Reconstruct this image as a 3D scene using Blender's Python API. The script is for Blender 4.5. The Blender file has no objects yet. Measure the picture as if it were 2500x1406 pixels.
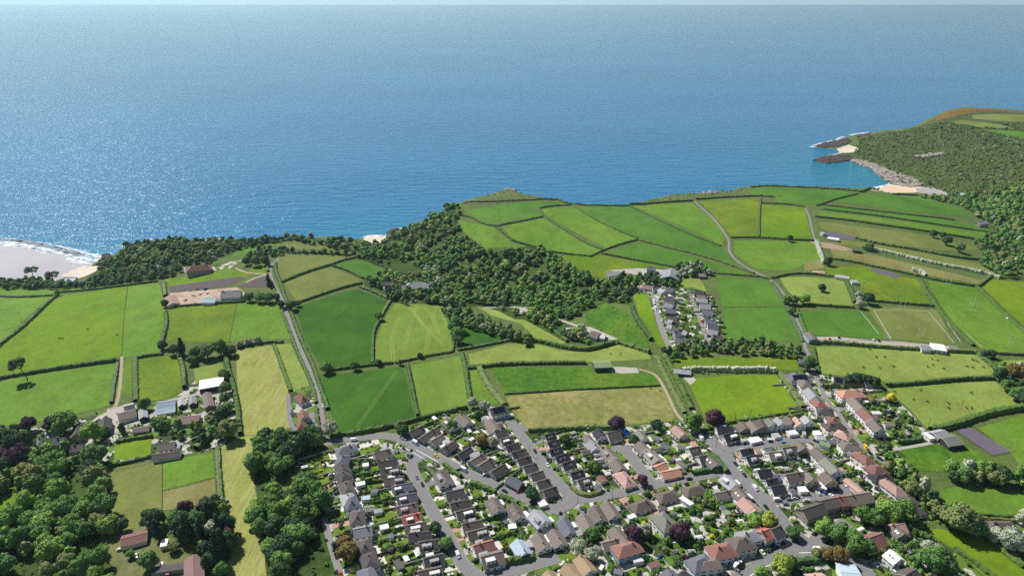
import bpy, math, random
import numpy as np
from mathutils import Vector, Matrix
from mathutils.geometry import delaunay_2d_cdt
random.seed(7); rng = np.random.default_rng(7)
S = bpy.context.scene; COL = S.collection
R = math.radians; HAZE_D = 3.9e-5
# ---------------------------------------------------------------- camera
CH = 360.0; PITCH = R(23.08); FPX = 1667.0
cam = bpy.data.cameras.new('camera'); cam.sensor_width = 36.0; cam.lens = FPX / 2500.0 * 36.0
cam.clip_start = 1.0; cam.clip_end = 90000.0
camo = bpy.data.objects.new('camera', cam); COL.objects.link(camo)
camo.location = (0, 0, CH); camo.rotation_euler = (math.pi / 2 - PITCH, 0, 0); S.camera = camo
# ---------------------------------------------------------------- daylight
SUN_EL = R(47); SUN_AZ = R(-46)          # azimuth from straight ahead (+Y), towards the left
w = bpy.data.worlds.new('World'); S.world = w; w.use_nodes = True
nt = w.node_tree; nt.nodes.clear()
sky = nt.nodes.new('ShaderNodeTexSky'); sky.sky_type = 'NISHITA'; sky.sun_disc = False
sky.sun_elevation = SUN_EL; sky.sun_rotation = SUN_AZ; sky.air_density = 1.0; sky.dust_density = 0.7; sky.ozone_density = 1.5
bg = nt.nodes.new('ShaderNodeBackground'); bg.inputs[1].default_value = 0.052
wo = nt.nodes.new('ShaderNodeOutputWorld'); tc = nt.nodes.new('ShaderNodeTexCoord'); sz = nt.nodes.new('ShaderNodeSeparateXYZ'); nt.links.new(tc.outputs['Generated'], sz.inputs[0])
hr_ = nt.nodes.new('ShaderNodeMapRange'); hr_.inputs[1].default_value = 0.0; hr_.inputs[2].default_value = 0.07; hr_.inputs[3].default_value = 1.0; hr_.inputs[4].default_value = 0.0; nt.links.new(sz.outputs[2], hr_.inputs[0])
hm = nt.nodes.new('ShaderNodeMix'); hm.data_type = 'RGBA'; hm.inputs[7].default_value = (14.0, 17.0, 18.5, 1); nt.links.new(hr_.outputs[0], hm.inputs[0]); nt.links.new(sky.outputs[0], hm.inputs[6])
nt.links.new(hm.outputs[2], bg.inputs[0]); nt.links.new(bg.outputs[0], wo.inputs[0])
sun = bpy.data.lights.new('sun', 'SUN'); sun.energy = 5.0; sun.angle = R(0.5); sun.color = (1.0, 0.965, 0.91)
suno = bpy.data.objects.new('sun', sun); COL.objects.link(suno)
sd = Vector((math.sin(SUN_AZ) * math.cos(SUN_EL), math.cos(SUN_AZ) * math.cos(SUN_EL), math.sin(SUN_EL)))
suno.rotation_euler = sd.to_track_quat('Z', 'Y').to_euler(); suno.location = (0, 0, 500)
S.view_settings.view_transform = 'Standard'; S.view_settings.look = 'None'; S.view_settings.gamma = 1.0
S.view_settings.exposure = 0.30
S.render.engine = 'CYCLES'; S.cycles.use_denoising = False; S.cycles.sample_clamp_direct = 5.0; S.cycles.max_bounces = 5; S.cycles.diffuse_bounces = 2
S.cycles.glossy_bounces = 2; S.cycles.transparent_max_bounces = 8; S.cycles.volume_bounces = 0; S.cycles.sample_clamp_indirect = 4.0
# ---------------------------------------------------------------- small helpers
def tag(o, label=None, cat=None, group=None, kind=None):
    for k, v in (('label', label), ('category', cat), ('group', group), ('kind', kind)):
        if v: o[k] = v
    return o
def link(name, me, parent=None):
    o = bpy.data.objects.new(name, me); COL.objects.link(o)
    if parent is not None: o.parent = parent
    return o
def empty(name, loc=(0, 0, 0), rz=0.0):
    o = link(name, None); o.location = loc; o.rotation_euler = (0, 0, rz); o.empty_display_size = 1.0; return o
def lin(c):
    return tuple(((x / 255.0) / 12.92) if x / 255.0 < 0.04045 else (((x / 255.0) + 0.055) / 1.055) ** 2.4 for x in c)
def mesh_np(name, V, F, mats, midx=None, smooth=False):
    me = bpy.data.meshes.new(name); V = np.asarray(V, dtype=np.float32)
    if isinstance(F, np.ndarray):
        k = F.shape[1]; n = len(F)
        me.vertices.add(len(V)); me.vertices.foreach_set('co', V.ravel())
        me.loops.add(n * k); me.loops.foreach_set('vertex_index', F.astype(np.int32).ravel())
        me.polygons.add(n); me.polygons.foreach_set('loop_start', np.arange(0, n * k, k, dtype=np.int32))
    else:
        me.from_pydata([tuple(v) for v in V.tolist()], [], F)
    for m in (mats if isinstance(mats, (list, tuple)) else [mats]): me.materials.append(m)
    if midx is not None: me.polygons.foreach_set('material_index', np.asarray(midx, dtype=np.int32))
    if smooth: me.polygons.foreach_set('use_smooth', np.ones(len(me.polygons), dtype=bool))
    me.update(calc_edges=True)
    return me
class MB:
    def __init__(s): s.v = []; s.f = []; s.m = []
    def add(s, vs, fs, m=0):
        b = len(s.v); s.v += [tuple(x) for x in vs]; s.f += [tuple(b + i for i in f) for f in fs]; s.m += [m] * len(fs)
    def box(s, x0, x1, y0, y1, z0, z1, m=0, M=None):
        vs = [(x0, y0, z0), (x1, y0, z0), (x1, y1, z0), (x0, y1, z0), (x0, y0, z1), (x1, y0, z1), (x1, y1, z1), (x0, y1, z1)]
        if M is not None: vs = [tuple(M @ Vector(v)) for v in vs]
        s.add(vs, [(0, 3, 2, 1), (4, 5, 6, 7), (0, 1, 5, 4), (1, 2, 6, 5), (2, 3, 7, 6), (3, 0, 4, 7)], m)
    def cyl(s, p, q, r0, r1, n=6, m=0):
        p = Vector(p); q = Vector(q); d = (q - p).normalized(); a = d.orthogonal().normalized(); b = d.cross(a)
        vs = []
        for c, r in ((p, r0), (q, r1)):
            for i in range(n):
                t = 2 * math.pi * i / n; vs.append(c + (a * math.cos(t) + b * math.sin(t)) * r)
        s.add(vs, [(i, (i + 1) % n, n + (i + 1) % n, n + i) for i in range(n)] + [tuple(range(n))[::-1], tuple(range(n, 2 * n))], m)
    def mesh(s, name, mats): return mesh_np(name, s.v, s.f, mats, s.m)
    def build(s, name, mats, parent=None): return link(name, s.mesh(name, mats), parent)
# ---------------------------------------------------------------- materials
def newmat(name):
    m = bpy.data.materials.new(name); m.use_nodes = True; n = m.node_tree; n.nodes.clear()
    o = n.nodes.new('ShaderNodeOutputMaterial'); b = n.nodes.new('ShaderNodeBsdfPrincipled'); n.links.new(b.outputs[0], o.inputs[0])
    b.inputs['Specular IOR Level'].default_value = 0.25
    return m, n, b
def N(n, t, **k):
    x = n.nodes.new(t)
    for a, b in k.items(): setattr(x, a, b)
    return x
def noise(n, scale, detail=2, rough=0.6, vec=None, dims='3D'):
    x = N(n, 'ShaderNodeTexNoise'); x.inputs['Scale'].default_value = scale; x.inputs['Detail'].default_value = detail; x.inputs['Roughness'].default_value = rough
    if vec is not None: n.links.new(vec, x.inputs['Vector'])
    return x.outputs[0]
def ramp(n, f, a, b):
    x = N(n, 'ShaderNodeMapRange'); x.inputs[1].default_value = a; x.inputs[2].default_value = b; n.links.new(f, x.inputs[0]); return x.outputs[0]
def mix(n, f, a, b, mode='MIX'):
    x = N(n, 'ShaderNodeMix', data_type='RGBA', blend_type=mode)
    for i, v in ((0, f), (6, a), (7, b)):
        if isinstance(v, (int, float)): x.inputs[i].default_value = v
        elif isinstance(v, tuple): x.inputs[i].default_value = (*v[:3], 1)
        else: n.links.new(v, x.inputs[i])
    return x.outputs[2]
def wpos(n):
    return N(n, 'ShaderNodeNewGeometry').outputs['Position']
def mapped(n, vec, scale, rz=0.0):
    x = N(n, 'ShaderNodeMapping'); x.inputs['Scale'].default_value = scale; x.inputs['Rotation'].default_value = (0, 0, rz); n.links.new(vec, x.inputs[0]); return x.outputs[0]
def bump(n, b, h, dist, strength=1.0):
    x = N(n, 'ShaderNodeBump'); x.inputs['Distance'].default_value = dist; x.inputs['Strength'].default_value = strength
    n.links.new(h, x.inputs['Height']); n.links.new(x.outputs[0], b.inputs['Normal'])
MAT = {}
def plain(name, c, rough=0.8, var=0.18, scale=0.8, bmp=0.0, spec=0.25, metal=0.0):
    if name in MAT: return MAT[name]
    m, n, b = newmat(name); p = wpos(n)
    f = noise(n, scale, 3, 0.65, p)
    d = tuple(x * (1 - var) for x in c); e = tuple(min(x * (1 + var), 0.95) for x in c)
    col = mix(n, ramp(n, f, 0.3, 0.7), d, e)
    if name.startswith('roof_'):
        oi = N(n, 'ShaderNodeObjectInfo'); st_ = noise(n, 0.35, 4, 0.7, p)
        col = mix(n, oi.outputs['Random'], mix(n, 1.0, col, (0.78, 0.78, 0.8), 'MULTIPLY'), mix(n, 1.0, col, (1.28, 1.24, 1.2), 'MULTIPLY'))
        col = mix(n, N_mul(n, ramp(n, st_, 0.5, 0.72), 0.35), col, tuple(x * .5 + .06 for x in c))
    n.links.new(col, b.inputs['Base Color']); b.inputs['Roughness'].default_value = rough; b.inputs['Specular IOR Level'].default_value = spec; b.inputs['Metallic'].default_value = metal
    if bmp: bump(n, b, f, bmp)
    MAT[name] = m; return m
def fieldmat(name, c1, c2, patch=0.012, tuft=0.35, tamt=0.22, stripes=None, flowers=None, rz=0.0):
    if name in MAT: return MAT[name]
    m, n, b = newmat(name); p = wpos(n)
    big = noise(n, patch, 4, 0.6, p); col = mix(n, ramp(n, big, 0.35, 0.66), c1, c2)
    t = noise(n, tuft, 4, 0.75, mapped(n, p, (1, 0.8, 1), rz))
    col = mix(n, tamt, col, mix(n, ramp(n, t, 0.32, 0.62), tuple(x * 0.35 for x in c1), tuple(min(1, x * 1.5) for x in c2)))
    dl = noise(n, 0.05, 6, 0.72, mapped(n, p, (1, 0.6, 1), 0.5)); dull = (c1[0] * 0.8 + 0.012, c1[1] * 0.62, c1[2] * 0.8 + 0.004)
    col = mix(n, N_mul(n, ramp(n, dl, 0.46, 0.7), 0.6), col, dull)
    dk_ = noise(n, 0.9, 3, 0.8, p); col = mix(n, N_mul(n, ramp(n, dk_, 0.6, 0.72), 0.45), col, tuple(x * 0.35 for x in c1))
    if stripes:
        sp, sc, amt, ang = stripes
        s = noise(n, 1.0, 2, 0.6, mapped(n, p, (sp, sp * 0.04, sp), ang))
        col = mix(n, N_mul(n, ramp(n, s, 0.42, 0.66), amt), col, sc)
    if flowers:
        fc, amt = flowers
        g = noise(n, 0.02, 3, 0.6, p); h = noise(n, 0.6, 3, 0.8, p)
        col = mix(n, N_mul2(n, ramp(n, g, 0.50, 0.66), ramp(n, h, 0.48, 0.62), amt), col, fc)
    n.links.new(col, b.inputs['Base Color']); b.inputs['Roughness'].default_value = 0.9; b.inputs['Specular IOR Level'].default_value = 0.1
    bump(n, b, t, 0.35)
    MAT[name] = m; return m
def N_mul(n, a, k):
    x = N(n, 'ShaderNodeMath', operation='MULTIPLY'); n.links.new(a, x.inputs[0]); x.inputs[1].default_value = k; return x.outputs[0]
def N_mul2(n, a, c, k):
    x = N(n, 'ShaderNodeMath', operation='MULTIPLY'); n.links.new(a, x.inputs[0]); n.links.new(c, x.inputs[1]); return N_mul(n, x.outputs[0], k)
def leafmat(name, c, var=0.35, attr=False, flower=None, famt=0.5):
    if name in MAT: return MAT[name]
    m, n, b = newmat(name)
    geo = N(n, 'ShaderNodeNewGeometry'); isl = geo.outputs['Random Per Island']
    if attr:
        a = N(n, 'ShaderNodeAttribute'); a.attribute_name = 'tone'; tone = a.outputs['Fac']
    else:
        tone = N(n, 'ShaderNodeObjectInfo').outputs['Random']
    dk = tuple(x * (1 - var) for x in c); lt = tuple(x * (1 + var) for x in c)
    col = mix(n, isl, dk, lt)
    alt = (c[0] * 1.35, c[1] * 1.12, c[2] * 0.75); alt2 = (c[0] * 0.62, c[1] * 0.72, c[2] * 0.85)
    t2 = mix(n, tone, alt2, alt)
    col = mix(n, 0.6, col, t2)
    if attr:
        a2 = N(n, 'ShaderNodeAttribute'); a2.attribute_name = 'sp'
        k = mix(n, ramp(n, a2.outputs['Fac'], 0.0, 1.0), col, col)
    if flower:
        g = noise(n, 1.1, 3, 0.7, geo.outputs['Position']); col = mix(n, N_mul(n, ramp(n, g, 0.42, 0.6), famt), col, flower)
    n.links.new(col, b.inputs['Base Color']); b.inputs['Roughness'].default_value = 0.75; b.inputs['Specular IOR Level'].default_value = 0.2
    MAT[name] = m; return m
# ---------------------------------------------------------------- picture <-> world
CP, SP = math.cos(PITCH), math.sin(PITCH)
def ray(u, v):
    a = (u - 1250.0) / FPX; b = (703.0 - v) / FPX
    return np.array([a, CP + b * SP, -SP + b * CP])
def on_plane(u, v, z):
    d = ray(u, v); t = (z - CH) / d[2]; return np.array([d[0] * t, d[1] * t, z])
# ---------------------------------------------------------------- terrain heights
CTRL = [(0,1406,50),(300,1406,52),(600,1406,55),(1200,1406,60),(1800,1406,64),(2500,1406,62),(0,1100,46),(300,1100,50),(600,1100,55),(1200,1100,58),(1800,1100,62),(2400,1100,60),
(0,900,44),(300,900,49),(600,900,53),(900,900,52),(1200,900,50),(1600,900,50),(2000,900,61),(2500,900,60),(400,740,46),(0,770,38),(700,740,52),(900,740,46),(680,620,52),(850,640,42),(1000,690,30),
(1200,830,42),(1100,720,26),(1000,640,14),(920,600,3),(1200,680,22),(1350,740,30),(1300,660,32),(1450,700,38),(1600,780,52),(1450,860,46),(1200,600,45),(1200,540,54),(1450,560,57),(1440,640,48),
(1700,550,62),(1700,650,58),(1900,600,64),(1900,780,62),(2200,780,64),(2100,520,60),(2300,600,56),(2450,640,48),(2450,750,58),(2300,530,48),(2300,480,6),(2230,462,3),(2380,500,18),(2480,560,30),
(2400,400,50),(2250,400,24),(2190,432,6),(2160,412,5),(2250,340,40),(2330,300,70),(2450,290,82),(2500,350,76),(2500,450,50),(2110,385,5),(2100,355,5),(2170,350,20),(2400,700,60),(2000,700,64),
(200,690,5),(60,680,4),(-150,680,4),(400,690,36),(350,640,35),(500,640,42),(400,610,38),(300,665,22),(100,706,20),(-100,720,22),(0,655,1.5),(120,655,1.5),(220,662,3),(0,625,.8),(700,600,47),(560,600,44),(800,600,38)]
COAST = [(-900,520,.3),(-300,565,.3),(0,598,.3),(60,603,.3),(120,615,.3),(180,628,.3),(232,642,.4),(248,640,8),(285,615,20),(330,592,30),(400,586,38),(500,586,42),(620,584,46),(750,583,44),(815,578,34),(855,583,18),(885,584,2),
(892,578,.3),(925,577,.3),(950,577,.3),(960,572,5),(1000,556,20),(1060,526,40),(1105,500,50),(1150,484,56),(1205,472,58),(1240,460,60),(1280,474,58),(1360,484,56),(1400,498,55),(1540,499,55),(1600,484,54),(1660,472,52),(1720,470,50),
(1800,461,54),(1850,452,58),(1950,454,58),(2050,458,56),(2130,462,50),(2120,461,.3),(2150,456,.3),(2177,450,.3),(2165,442,.4),(2141,425,.4),(2129,412,.4),(2103,402,.4),(2078,393,.4),(2050,396,.4),(2019,398,.3),(1994,391,.3),(2005,386,.3),
(2039,380,.3),(2052,374,.3),(2039,364,.3),(2010,362,.3),(1990,358,.3),(2010,351,.3),(2039,347,.3),(2062,338,.3),(2085,331,.3),(2124,327,1),(2167,317,25),(2205,318,22),(2264,292,42),(2295,276,62),(2346,263,80),(2423,264,84),(2500,269,85),(2800,282,85),(3300,310,80)]
GX0, GX1, GY0, GY1, GS = -1700.0, 2100.0, 60.0, 2400.0, 6.0
nx = int((GX1 - GX0) / GS) + 1; ny = int((GY1 - GY0) / GS) + 1
gx = GX0 + np.arange(nx) * GS; gy = GY0 + np.arange(ny) * GS
cp = np.array([on_plane(*c) for c in CTRL]); co = np.array([on_plane(*c) for c in COAST])
pts = np.vstack([cp, co]); 
def rbf(P, Q, z):
    D = np.sqrt(((P[:, None, :] - P[None, :, :]) ** 2).sum(2) + 15.0 ** 2)
    A = D + np.eye(len(P)) * 1e-3; zm = z.mean(); wts = np.linalg.solve(A, z - zm)
    out = np.zeros(len(Q))
    for i in range(len(P)): out += wts[i] * np.sqrt(((Q - P[i]) ** 2).sum(1) + 225.0)
    return out + zm
XX, YY = np.meshgrid(gx, gy); Q = np.stack([XX.ravel(), YY.ravel()], 1)
# drop near-duplicate control points
keep = []
for i, p in enumerate(pts):
    if all(np.hypot(*(p[:2] - pts[j][:2])) > 9 for j in keep): keep.append(i)
pk = pts[keep]
Z = np.clip(rbf(pk[:, :2], Q, pk[:, 2]), 0.2, 95).reshape(ny, nx)
poly = [tuple(p[:2]) for p in co] + [(2600, 1500), (2600, -400), (-3000, -400), (-3000, co[0][1])]
def inside(P, poly):
    x, y = P[:, 0], P[:, 1]; c = np.zeros(len(P), bool); j = len(poly) - 1
    for i in range(len(poly)):
        xi, yi = poly[i][:2]; xj, yj = poly[j][:2]
        if yi != yj:
            k = ((yi > y) != (yj > y)) & (x < (xj - xi) * (y - yi) / (yj - yi) + xi); c ^= k
        j = i
    return c
def segdist(P, poly, closed=True):
    d = np.full(len(P), 1e9); n = len(poly)
    for i in range(n if closed else n - 1):
        a = np.array(poly[i][:2], float); b = np.array(poly[(i + 1) % n][:2], float); ab = b - a; L = (ab ** 2).sum() + 1e-9
        t = np.clip(((P - a) @ ab) / L, 0, 1); q = a + t[:, None] * ab
        d = np.minimum(d, np.hypot(*(P - q).T))
    return d
ins = inside(Q, poly).reshape(ny, nx); dist = segdist(Q, poly).reshape(ny, nx)
drop = np.clip(dist / 26.0, 0, 1); drop = drop * drop * (3 - 2 * drop)
Z = np.where(ins, Z, Z * (1 - drop) - 3.0 * np.clip(dist / 12.0, 0, 1) )
rough = rng.normal(0, 1, (ny, nx))
def blur(A, k):
    for _ in range(k):
        A = (np.roll(A, 1, 0) + A + np.roll(A, -1, 0)) / 3; A = (np.roll(A, 1, 1) + A + np.roll(A, -1, 1)) / 3
    return A
Zs = blur(Z, 6); wl = np.where(ins, np.clip(dist / 40.0, 0, 1), 0); Z = Z * (1 - wl) + Zs * wl
Z = Z + np.where((Z > 3) & (dist < 30), blur(rough, 1) * 1.6, 0)
def H(x, y):
    fx = (np.asarray(x, float) - GX0) / GS; fy = (np.asarray(y, float) - GY0) / GS
    fx = np.clip(fx, 0, nx - 1.001); fy = np.clip(fy, 0, ny - 1.001)
    i = fx.astype(int); j = fy.astype(int); a = fx - i; b = fy - j
    return (Z[j, i] * (1 - a) * (1 - b) + Z[j, i + 1] * a * (1 - b) + Z[j + 1, i] * (1 - a) * b + Z[j + 1, i + 1] * a * b)
TT = np.concatenate([np.linspace(150, 1500, 900), np.linspace(1501, 3200, 700)])
def at(u, v, dz=0.0):
    """the point where the line of sight through (u, v) of the photograph meets the ground raised by dz"""
    d = ray(u, v); X = d[0] * TT; Y = d[1] * TT; zz = CH + d[2] * TT
    g = np.maximum(H(X, Y), 0) + dz - zz; k = np.nonzero(g > 0)[0]
    if len(k) == 0 or k[0] == 0: t = (dz - CH) / d[2] if d[2] < 0 else 3000
    else:
        i = k[0]; t = TT[i - 1] + (TT[i] - TT[i - 1]) * (-g[i - 1]) / (g[i] - g[i - 1])
    x, y = d[0] * t, d[1] * t
    return Vector((x, y, float(max(H(x, y), 0))))
def project(p):
    x, y, z = p[0], p[1], p[2] - CH; f = y * CP - z * SP; up = y * SP + z * CP
    return 1250 + FPX * x / f, 703 - FPX * up / f
# ---------------------------------------------------------------- the ground sheet
VV = np.stack([XX, YY, Z], 2).reshape(-1, 3)
ii, jj = np.meshgrid(np.arange(nx - 1), np.arange(ny - 1)); a = (jj * nx + ii).ravel()
FF = np.stack([a, a + 1, a + nx + 1, a + nx], 1)
zf = Z.ravel(); ok = (zf[FF] > -2.9).any(1); FF = FF[ok]
used = np.unique(FF); remap = -np.ones(len(VV), int); remap[used] = np.arange(len(used))
m, n, b = newmat('rough_pasture'); p = wpos(n)
g1 = lin((92, 108, 52)); g2 = lin((70, 92, 42)); f = noise(n, 0.03, 4, 0.65, p); f2 = noise(n, 0.35, 4, 0.75, p)
gc = mix(n, 0.4, mix(n, ramp(n, f, 0.35, 0.65), g1, g2), mix(n, ramp(n, f2, 0.35, 0.65), lin((45, 62, 28)), lin((110, 120, 62))))
geo = N(n, 'ShaderNodeNewGeometry'); sx = N(n, 'ShaderNodeSeparateXYZ'); n.links.new(geo.outputs['Normal'], sx.inputs[0])
rk = mix(n, ramp(n, noise(n, 0.25, 5, 0.7, p), 0.35, 0.65), lin((78, 70, 66)), lin((150, 140, 130)))
n.links.new(mix(n, ramp(n, sx.outputs[2], 0.80, 0.62), gc, rk), b.inputs['Base Color']); b.inputs['Roughness'].default_value = 0.95; bump(n, b, f2, 0.5)
tag(link('ground', mesh_np('ground', VV[used], remap[FF], m, smooth=True)), kind='structure')
# ---------------------------------------------------------------- the sea
def axis(lo, hi, s0, far, g=1.25):
    a = list(np.arange(lo, hi + 1, s0)); s = s0
    while a[-1] < far: s *= g; a.append(a[-1] + s)
    s = s0
    while a[0] > -far and a[0] > -60000: s *= g; a.insert(0, a[0] - s)
    return np.array(a)
def clampax(a, lo, hi): a = a[(a > lo) & (a < hi)]; return np.concatenate([[lo], a, [hi]])
sxs = clampax(axis(-1500, 1900, 20, 36000), -36000, 36000); sys_ = clampax(axis(300, 2400, 20, 36000), -300, 36000)
SX, SY = np.meshgrid(sxs, sys_); SV = np.stack([SX, SY, 0 * SX], 2).reshape(-1, 3); mx, my = len(sxs), len(sys_)
ii, jj = np.meshgrid(np.arange(mx - 1), np.arange(my - 1)); a = (jj * mx + ii).ravel(); SF = np.stack([a, a + 1, a + mx + 1, a + mx], 1)
me = mesh_np('sea', SV, SF, [])
shore = [on_plane(u, v, 0) for u, v in ((-200,575),(0,598),(120,613),(230,640))]
shore2 = [on_plane(u, v, 0) for u, v in ((885,578),(950,575))]; shore3 = [on_plane(u, v, 0) for u, v in ((2060,400),(2110,412),(2150,440),(2170,452),(2120,462))]
sh = np.maximum.reduce([0.45 * np.exp(-segdist(SV[:, :2], [q[:2] for q in shore], False) / 80), 0.8 * np.exp(-segdist(SV[:, :2], [q[:2] for q in shore2], False) / 60), 1.0 * np.exp(-segdist(SV[:, :2], [q[:2] for q in shore3], False) / 110)])
at_ = me.attributes.new('shallow', 'FLOAT', 'POINT'); at_.data.foreach_set('value', sh.astype(np.float32))
m, n, b = newmat('sea_water'); p = wpos(n)
A = N(n, 'ShaderNodeAttribute'); A.attribute_name = 'shallow'
big = noise(n, 0.0016, 3, 0.55, mapped(n, p, (0.35, 1.0, 1), R(8)))
deep = mix(n, ramp(n, big, 0.35, 0.7), (0.006, 0.135, 0.295), (0.012, 0.172, 0.36))
n.links.new(mix(n, A.outputs['Fac'], deep, (0.014, 0.20, 0.28)), b.inputs['Base Color'])
b.inputs['Roughness'].default_value = 0.11; b.inputs['IOR'].default_value = 1.33; b.inputs['Specular IOR Level'].default_value = 0.5; b.inputs['Specular Tint'].default_value = (0.5, 0.82, 1.0, 1)
sw = noise(n, 1.0, 2, 0.5, mapped(n, p, (0.016, 0.055, 0.05), R(10)))
ch = noise(n, 1.0, 3, 0.65, mapped(n, p, (0.03, 0.085, 0.1), R(-4)))
fine = noise(n, 1.0, 3, 0.7, mapped(n, p, (0.09, 0.17, 1.0), R(12)))
x1 = N(n, 'ShaderNodeMath', operation='MULTIPLY_ADD'); n.links.new(sw, x1.inputs[0]); x1.inputs[1].default_value = 3.2; n.links.new(N_mul(n, ch, 3.3), x1.inputs[2])
x2 = N(n, 'ShaderNodeMath', operation='MULTIPLY_ADD'); n.links.new(fine, x2.inputs[0]); x2.inputs[1].default_value = 1.15; n.links.new(x1.outputs[0], x2.inputs[2])
bump(n, b, x2.outputs[0], 1.0)
me.materials.append(m)
tag(link('sea', me), kind='structure')
# ---------------------------------------------------------------- sheets laid on the ground
def resample(P, s, closed=True):
    out = []; n_ = len(P)
    for i in range(n_ if closed else n_ - 1):
        a = np.array(P[i][:2], float); b = np.array(P[(i + 1) % n_][:2], float); k = max(1, int(np.hypot(*(b - a)) / s))
        for t in range(k): out.append(tuple(a + (b - a) * t / k))
    if not closed: out.append(tuple(np.array(P[-1][:2], float)))
    return out
def sheet(P, off, s=9.0, jag=0.0):
    """triangulated copy of the ground inside the outline P, raised by off"""
    P = [tuple(q[:2]) for q in P]; B = resample(P, s)
    if jag: B = [(x + random.uniform(-jag, jag), y + random.uniform(-jag, jag)) for x, y in B]
    A = np.array(B); lo, hi = A.min(0), A.max(0)
    X, Y = np.meshgrid(np.arange(lo[0] + s / 2, hi[0], s), np.arange(lo[1] + s / 2, hi[1], s)); G = np.stack([X.ravel(), Y.ravel()], 1)
    if len(G):
        k = inside(G, B); G = G[k]
        if len(G): G = G[segdist(G, B) > s * 0.4]
    vs = [Vector(q) for q in B] + [Vector(q) for q in G.tolist()]
    v2, e2, f2, *_ = delaunay_2d_cdt(vs, [], [list(range(len(B)))], 1, 1e-4)
    v2 = np.array([tuple(q) for q in v2]); z = np.maximum(H(v2[:, 0], v2[:, 1]), 0) + off
    F = []
    for f in f2:
        a, b, c = v2[f[0]], v2[f[1]], v2[f[2]]
        F.append(tuple(f) if (b[0] - a[0]) * (c[1] - a[1]) - (b[1] - a[1]) * (c[0] - a[0]) > 0 else tuple(f[::-1]))
    return np.column_stack([v2, z]), F
def px(P): return [tuple(at(u, v)[:2]) for u, v in P]
def area(name, P, m, off=0.15, s=9.0, jag=0.0, world=False, kind='structure', label=None):
    W_ = P if world else px(P)
    V, F = sheet(W_, off, s, jag)
    o = link(name, mesh_np(name, V, F, m, smooth=True)); tag(o, kind=kind, label=label); return o
def strip_pts(C, wd):
    """outline of a band of width wd along the world centre line C"""
    C = smooth_line(C); L = []; Rr = []
    for i, c in enumerate(C):
        a = C[max(i - 1, 0)]; b = C[min(i + 1, len(C) - 1)]; d = np.array([b[0] - a[0], b[1] - a[1]]); d /= (np.hypot(*d) + 1e-9); nrm = np.array([-d[1], d[0]]) * wd / 2
        L.append((c[0] + nrm[0], c[1] + nrm[1])); Rr.append((c[0] - nrm[0], c[1] - nrm[1]))
    return L, Rr
def smooth_line(C, it=2):
    C = [np.array(c[:2], float) for c in C]
    for _ in range(it):
        D = [C[0]]
        for a, b in zip(C[:-1], C[1:]): D += [a * .75 + b * .25, a * .25 + b * .75]
        D.append(C[-1]); C = D
    return C
def band(name, C, wd, m, off, world=False, seg=4.0, kind='structure', sub=3):
    C = C if world else px(C); C = resample([tuple(c) for c in smooth_line(C)], seg, False)
    V = []; F = []
    for i, c in enumerate(C):
        a = C[max(i - 1, 0)]; b = C[min(i + 1, len(C) - 1)]; d = np.array([b[0] - a[0], b[1] - a[1]]); d /= (np.hypot(*d) + 1e-9); nr = np.array([-d[1], d[0]])
        for k in range(sub):
            q = np.array(c) + nr * wd * (0.5 - k / (sub - 1)); V.append((q[0], q[1], float(max(H(*q), 0)) + off))
        if i:
            for k in range(sub - 1):
                p0 = (i - 1) * sub + k; F.append((p0, p0 + 1, p0 + sub + 1, p0 + sub))
    o = link(name, mesh_np(name, V, [f[::-1] if False else f for f in F], m, smooth=True)); tag(o, kind=kind); return o
# ---------------------------------------------------------------- fields, beaches, roads
KF = 0.74
def G(*c, k=1.0): return tuple(x * KF * k for x in lin(c))
yel = G(190, 170, 30)
FM = {
 'vivid': fieldmat('grass_vivid', G(96, 136, 26), G(124, 154, 34), 0.01, 0.3, 0.18),
 'green': fieldmat('grass_green', G(92, 136, 42), G(118, 152, 52), 0.012, 0.3, 0.22),
 'deep': fieldmat('grass_deep', G(50, 98, 26), G(76, 120, 34), 0.012, 0.5, 0.12),
 'mid': fieldmat('grass_mid', G(76, 122, 42), G(98, 140, 50), 0.01, 0.3, 0.16),
 'pale': fieldmat('grass_pale', G(128, 150, 66), G(150, 168, 82), 0.014, 0.35, 0.2),
 'olive': fieldmat('grass_olive', G(112, 128, 60), G(134, 142, 76), 0.012, 0.35, 0.18),
 'tan': fieldmat('grass_tan', G(126, 130, 74), G(150, 146, 92), 0.012, 0.35, 0.2),
 'flower': fieldmat('grass_flower', G(92, 130, 32), G(120, 142, 38), 0.02, 0.35, 0.25, flowers=(yel, 0.4)),
 'rough': fieldmat('grass_rough', G(58, 112, 28), G(92, 130, 40), 0.02, 0.22, 0.42, flowers=(G(160, 150, 40), 0.4)),
 'roughtan': fieldmat('grass_roughtan', G(118, 134, 62), G(158, 150, 96), 0.03, 0.22, 0.34),
 'mown': fieldmat('grass_mown', G(134, 150, 62), G(164, 170, 94), 0.02, 0.5, 0.25, stripes=(0.9, G(192, 186, 130), 0.5, R(20))),
 'tram': fieldmat('grass_tram', G(108, 142, 50), G(124, 152, 58), 0.01, 0.3, 0.14),
 'lawn': fieldmat('lawn_grass', G(92, 128, 40), G(124, 146, 58), 0.05, 0.8, 0.2),
 'scrub': fieldmat('scrub_floor', G(66, 86, 44), G(94, 106, 60), 0.02, 0.3, 0.35),
 'wood': fieldmat('woodland_floor', G(50, 76, 32), G(80, 106, 44), 0.02, 0.3, 0.3),
 'gorse': fieldmat('gorse_heath', G(150, 112, 48), G(104, 90, 50), 0.03, 0.2, 0.35),
}
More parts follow.
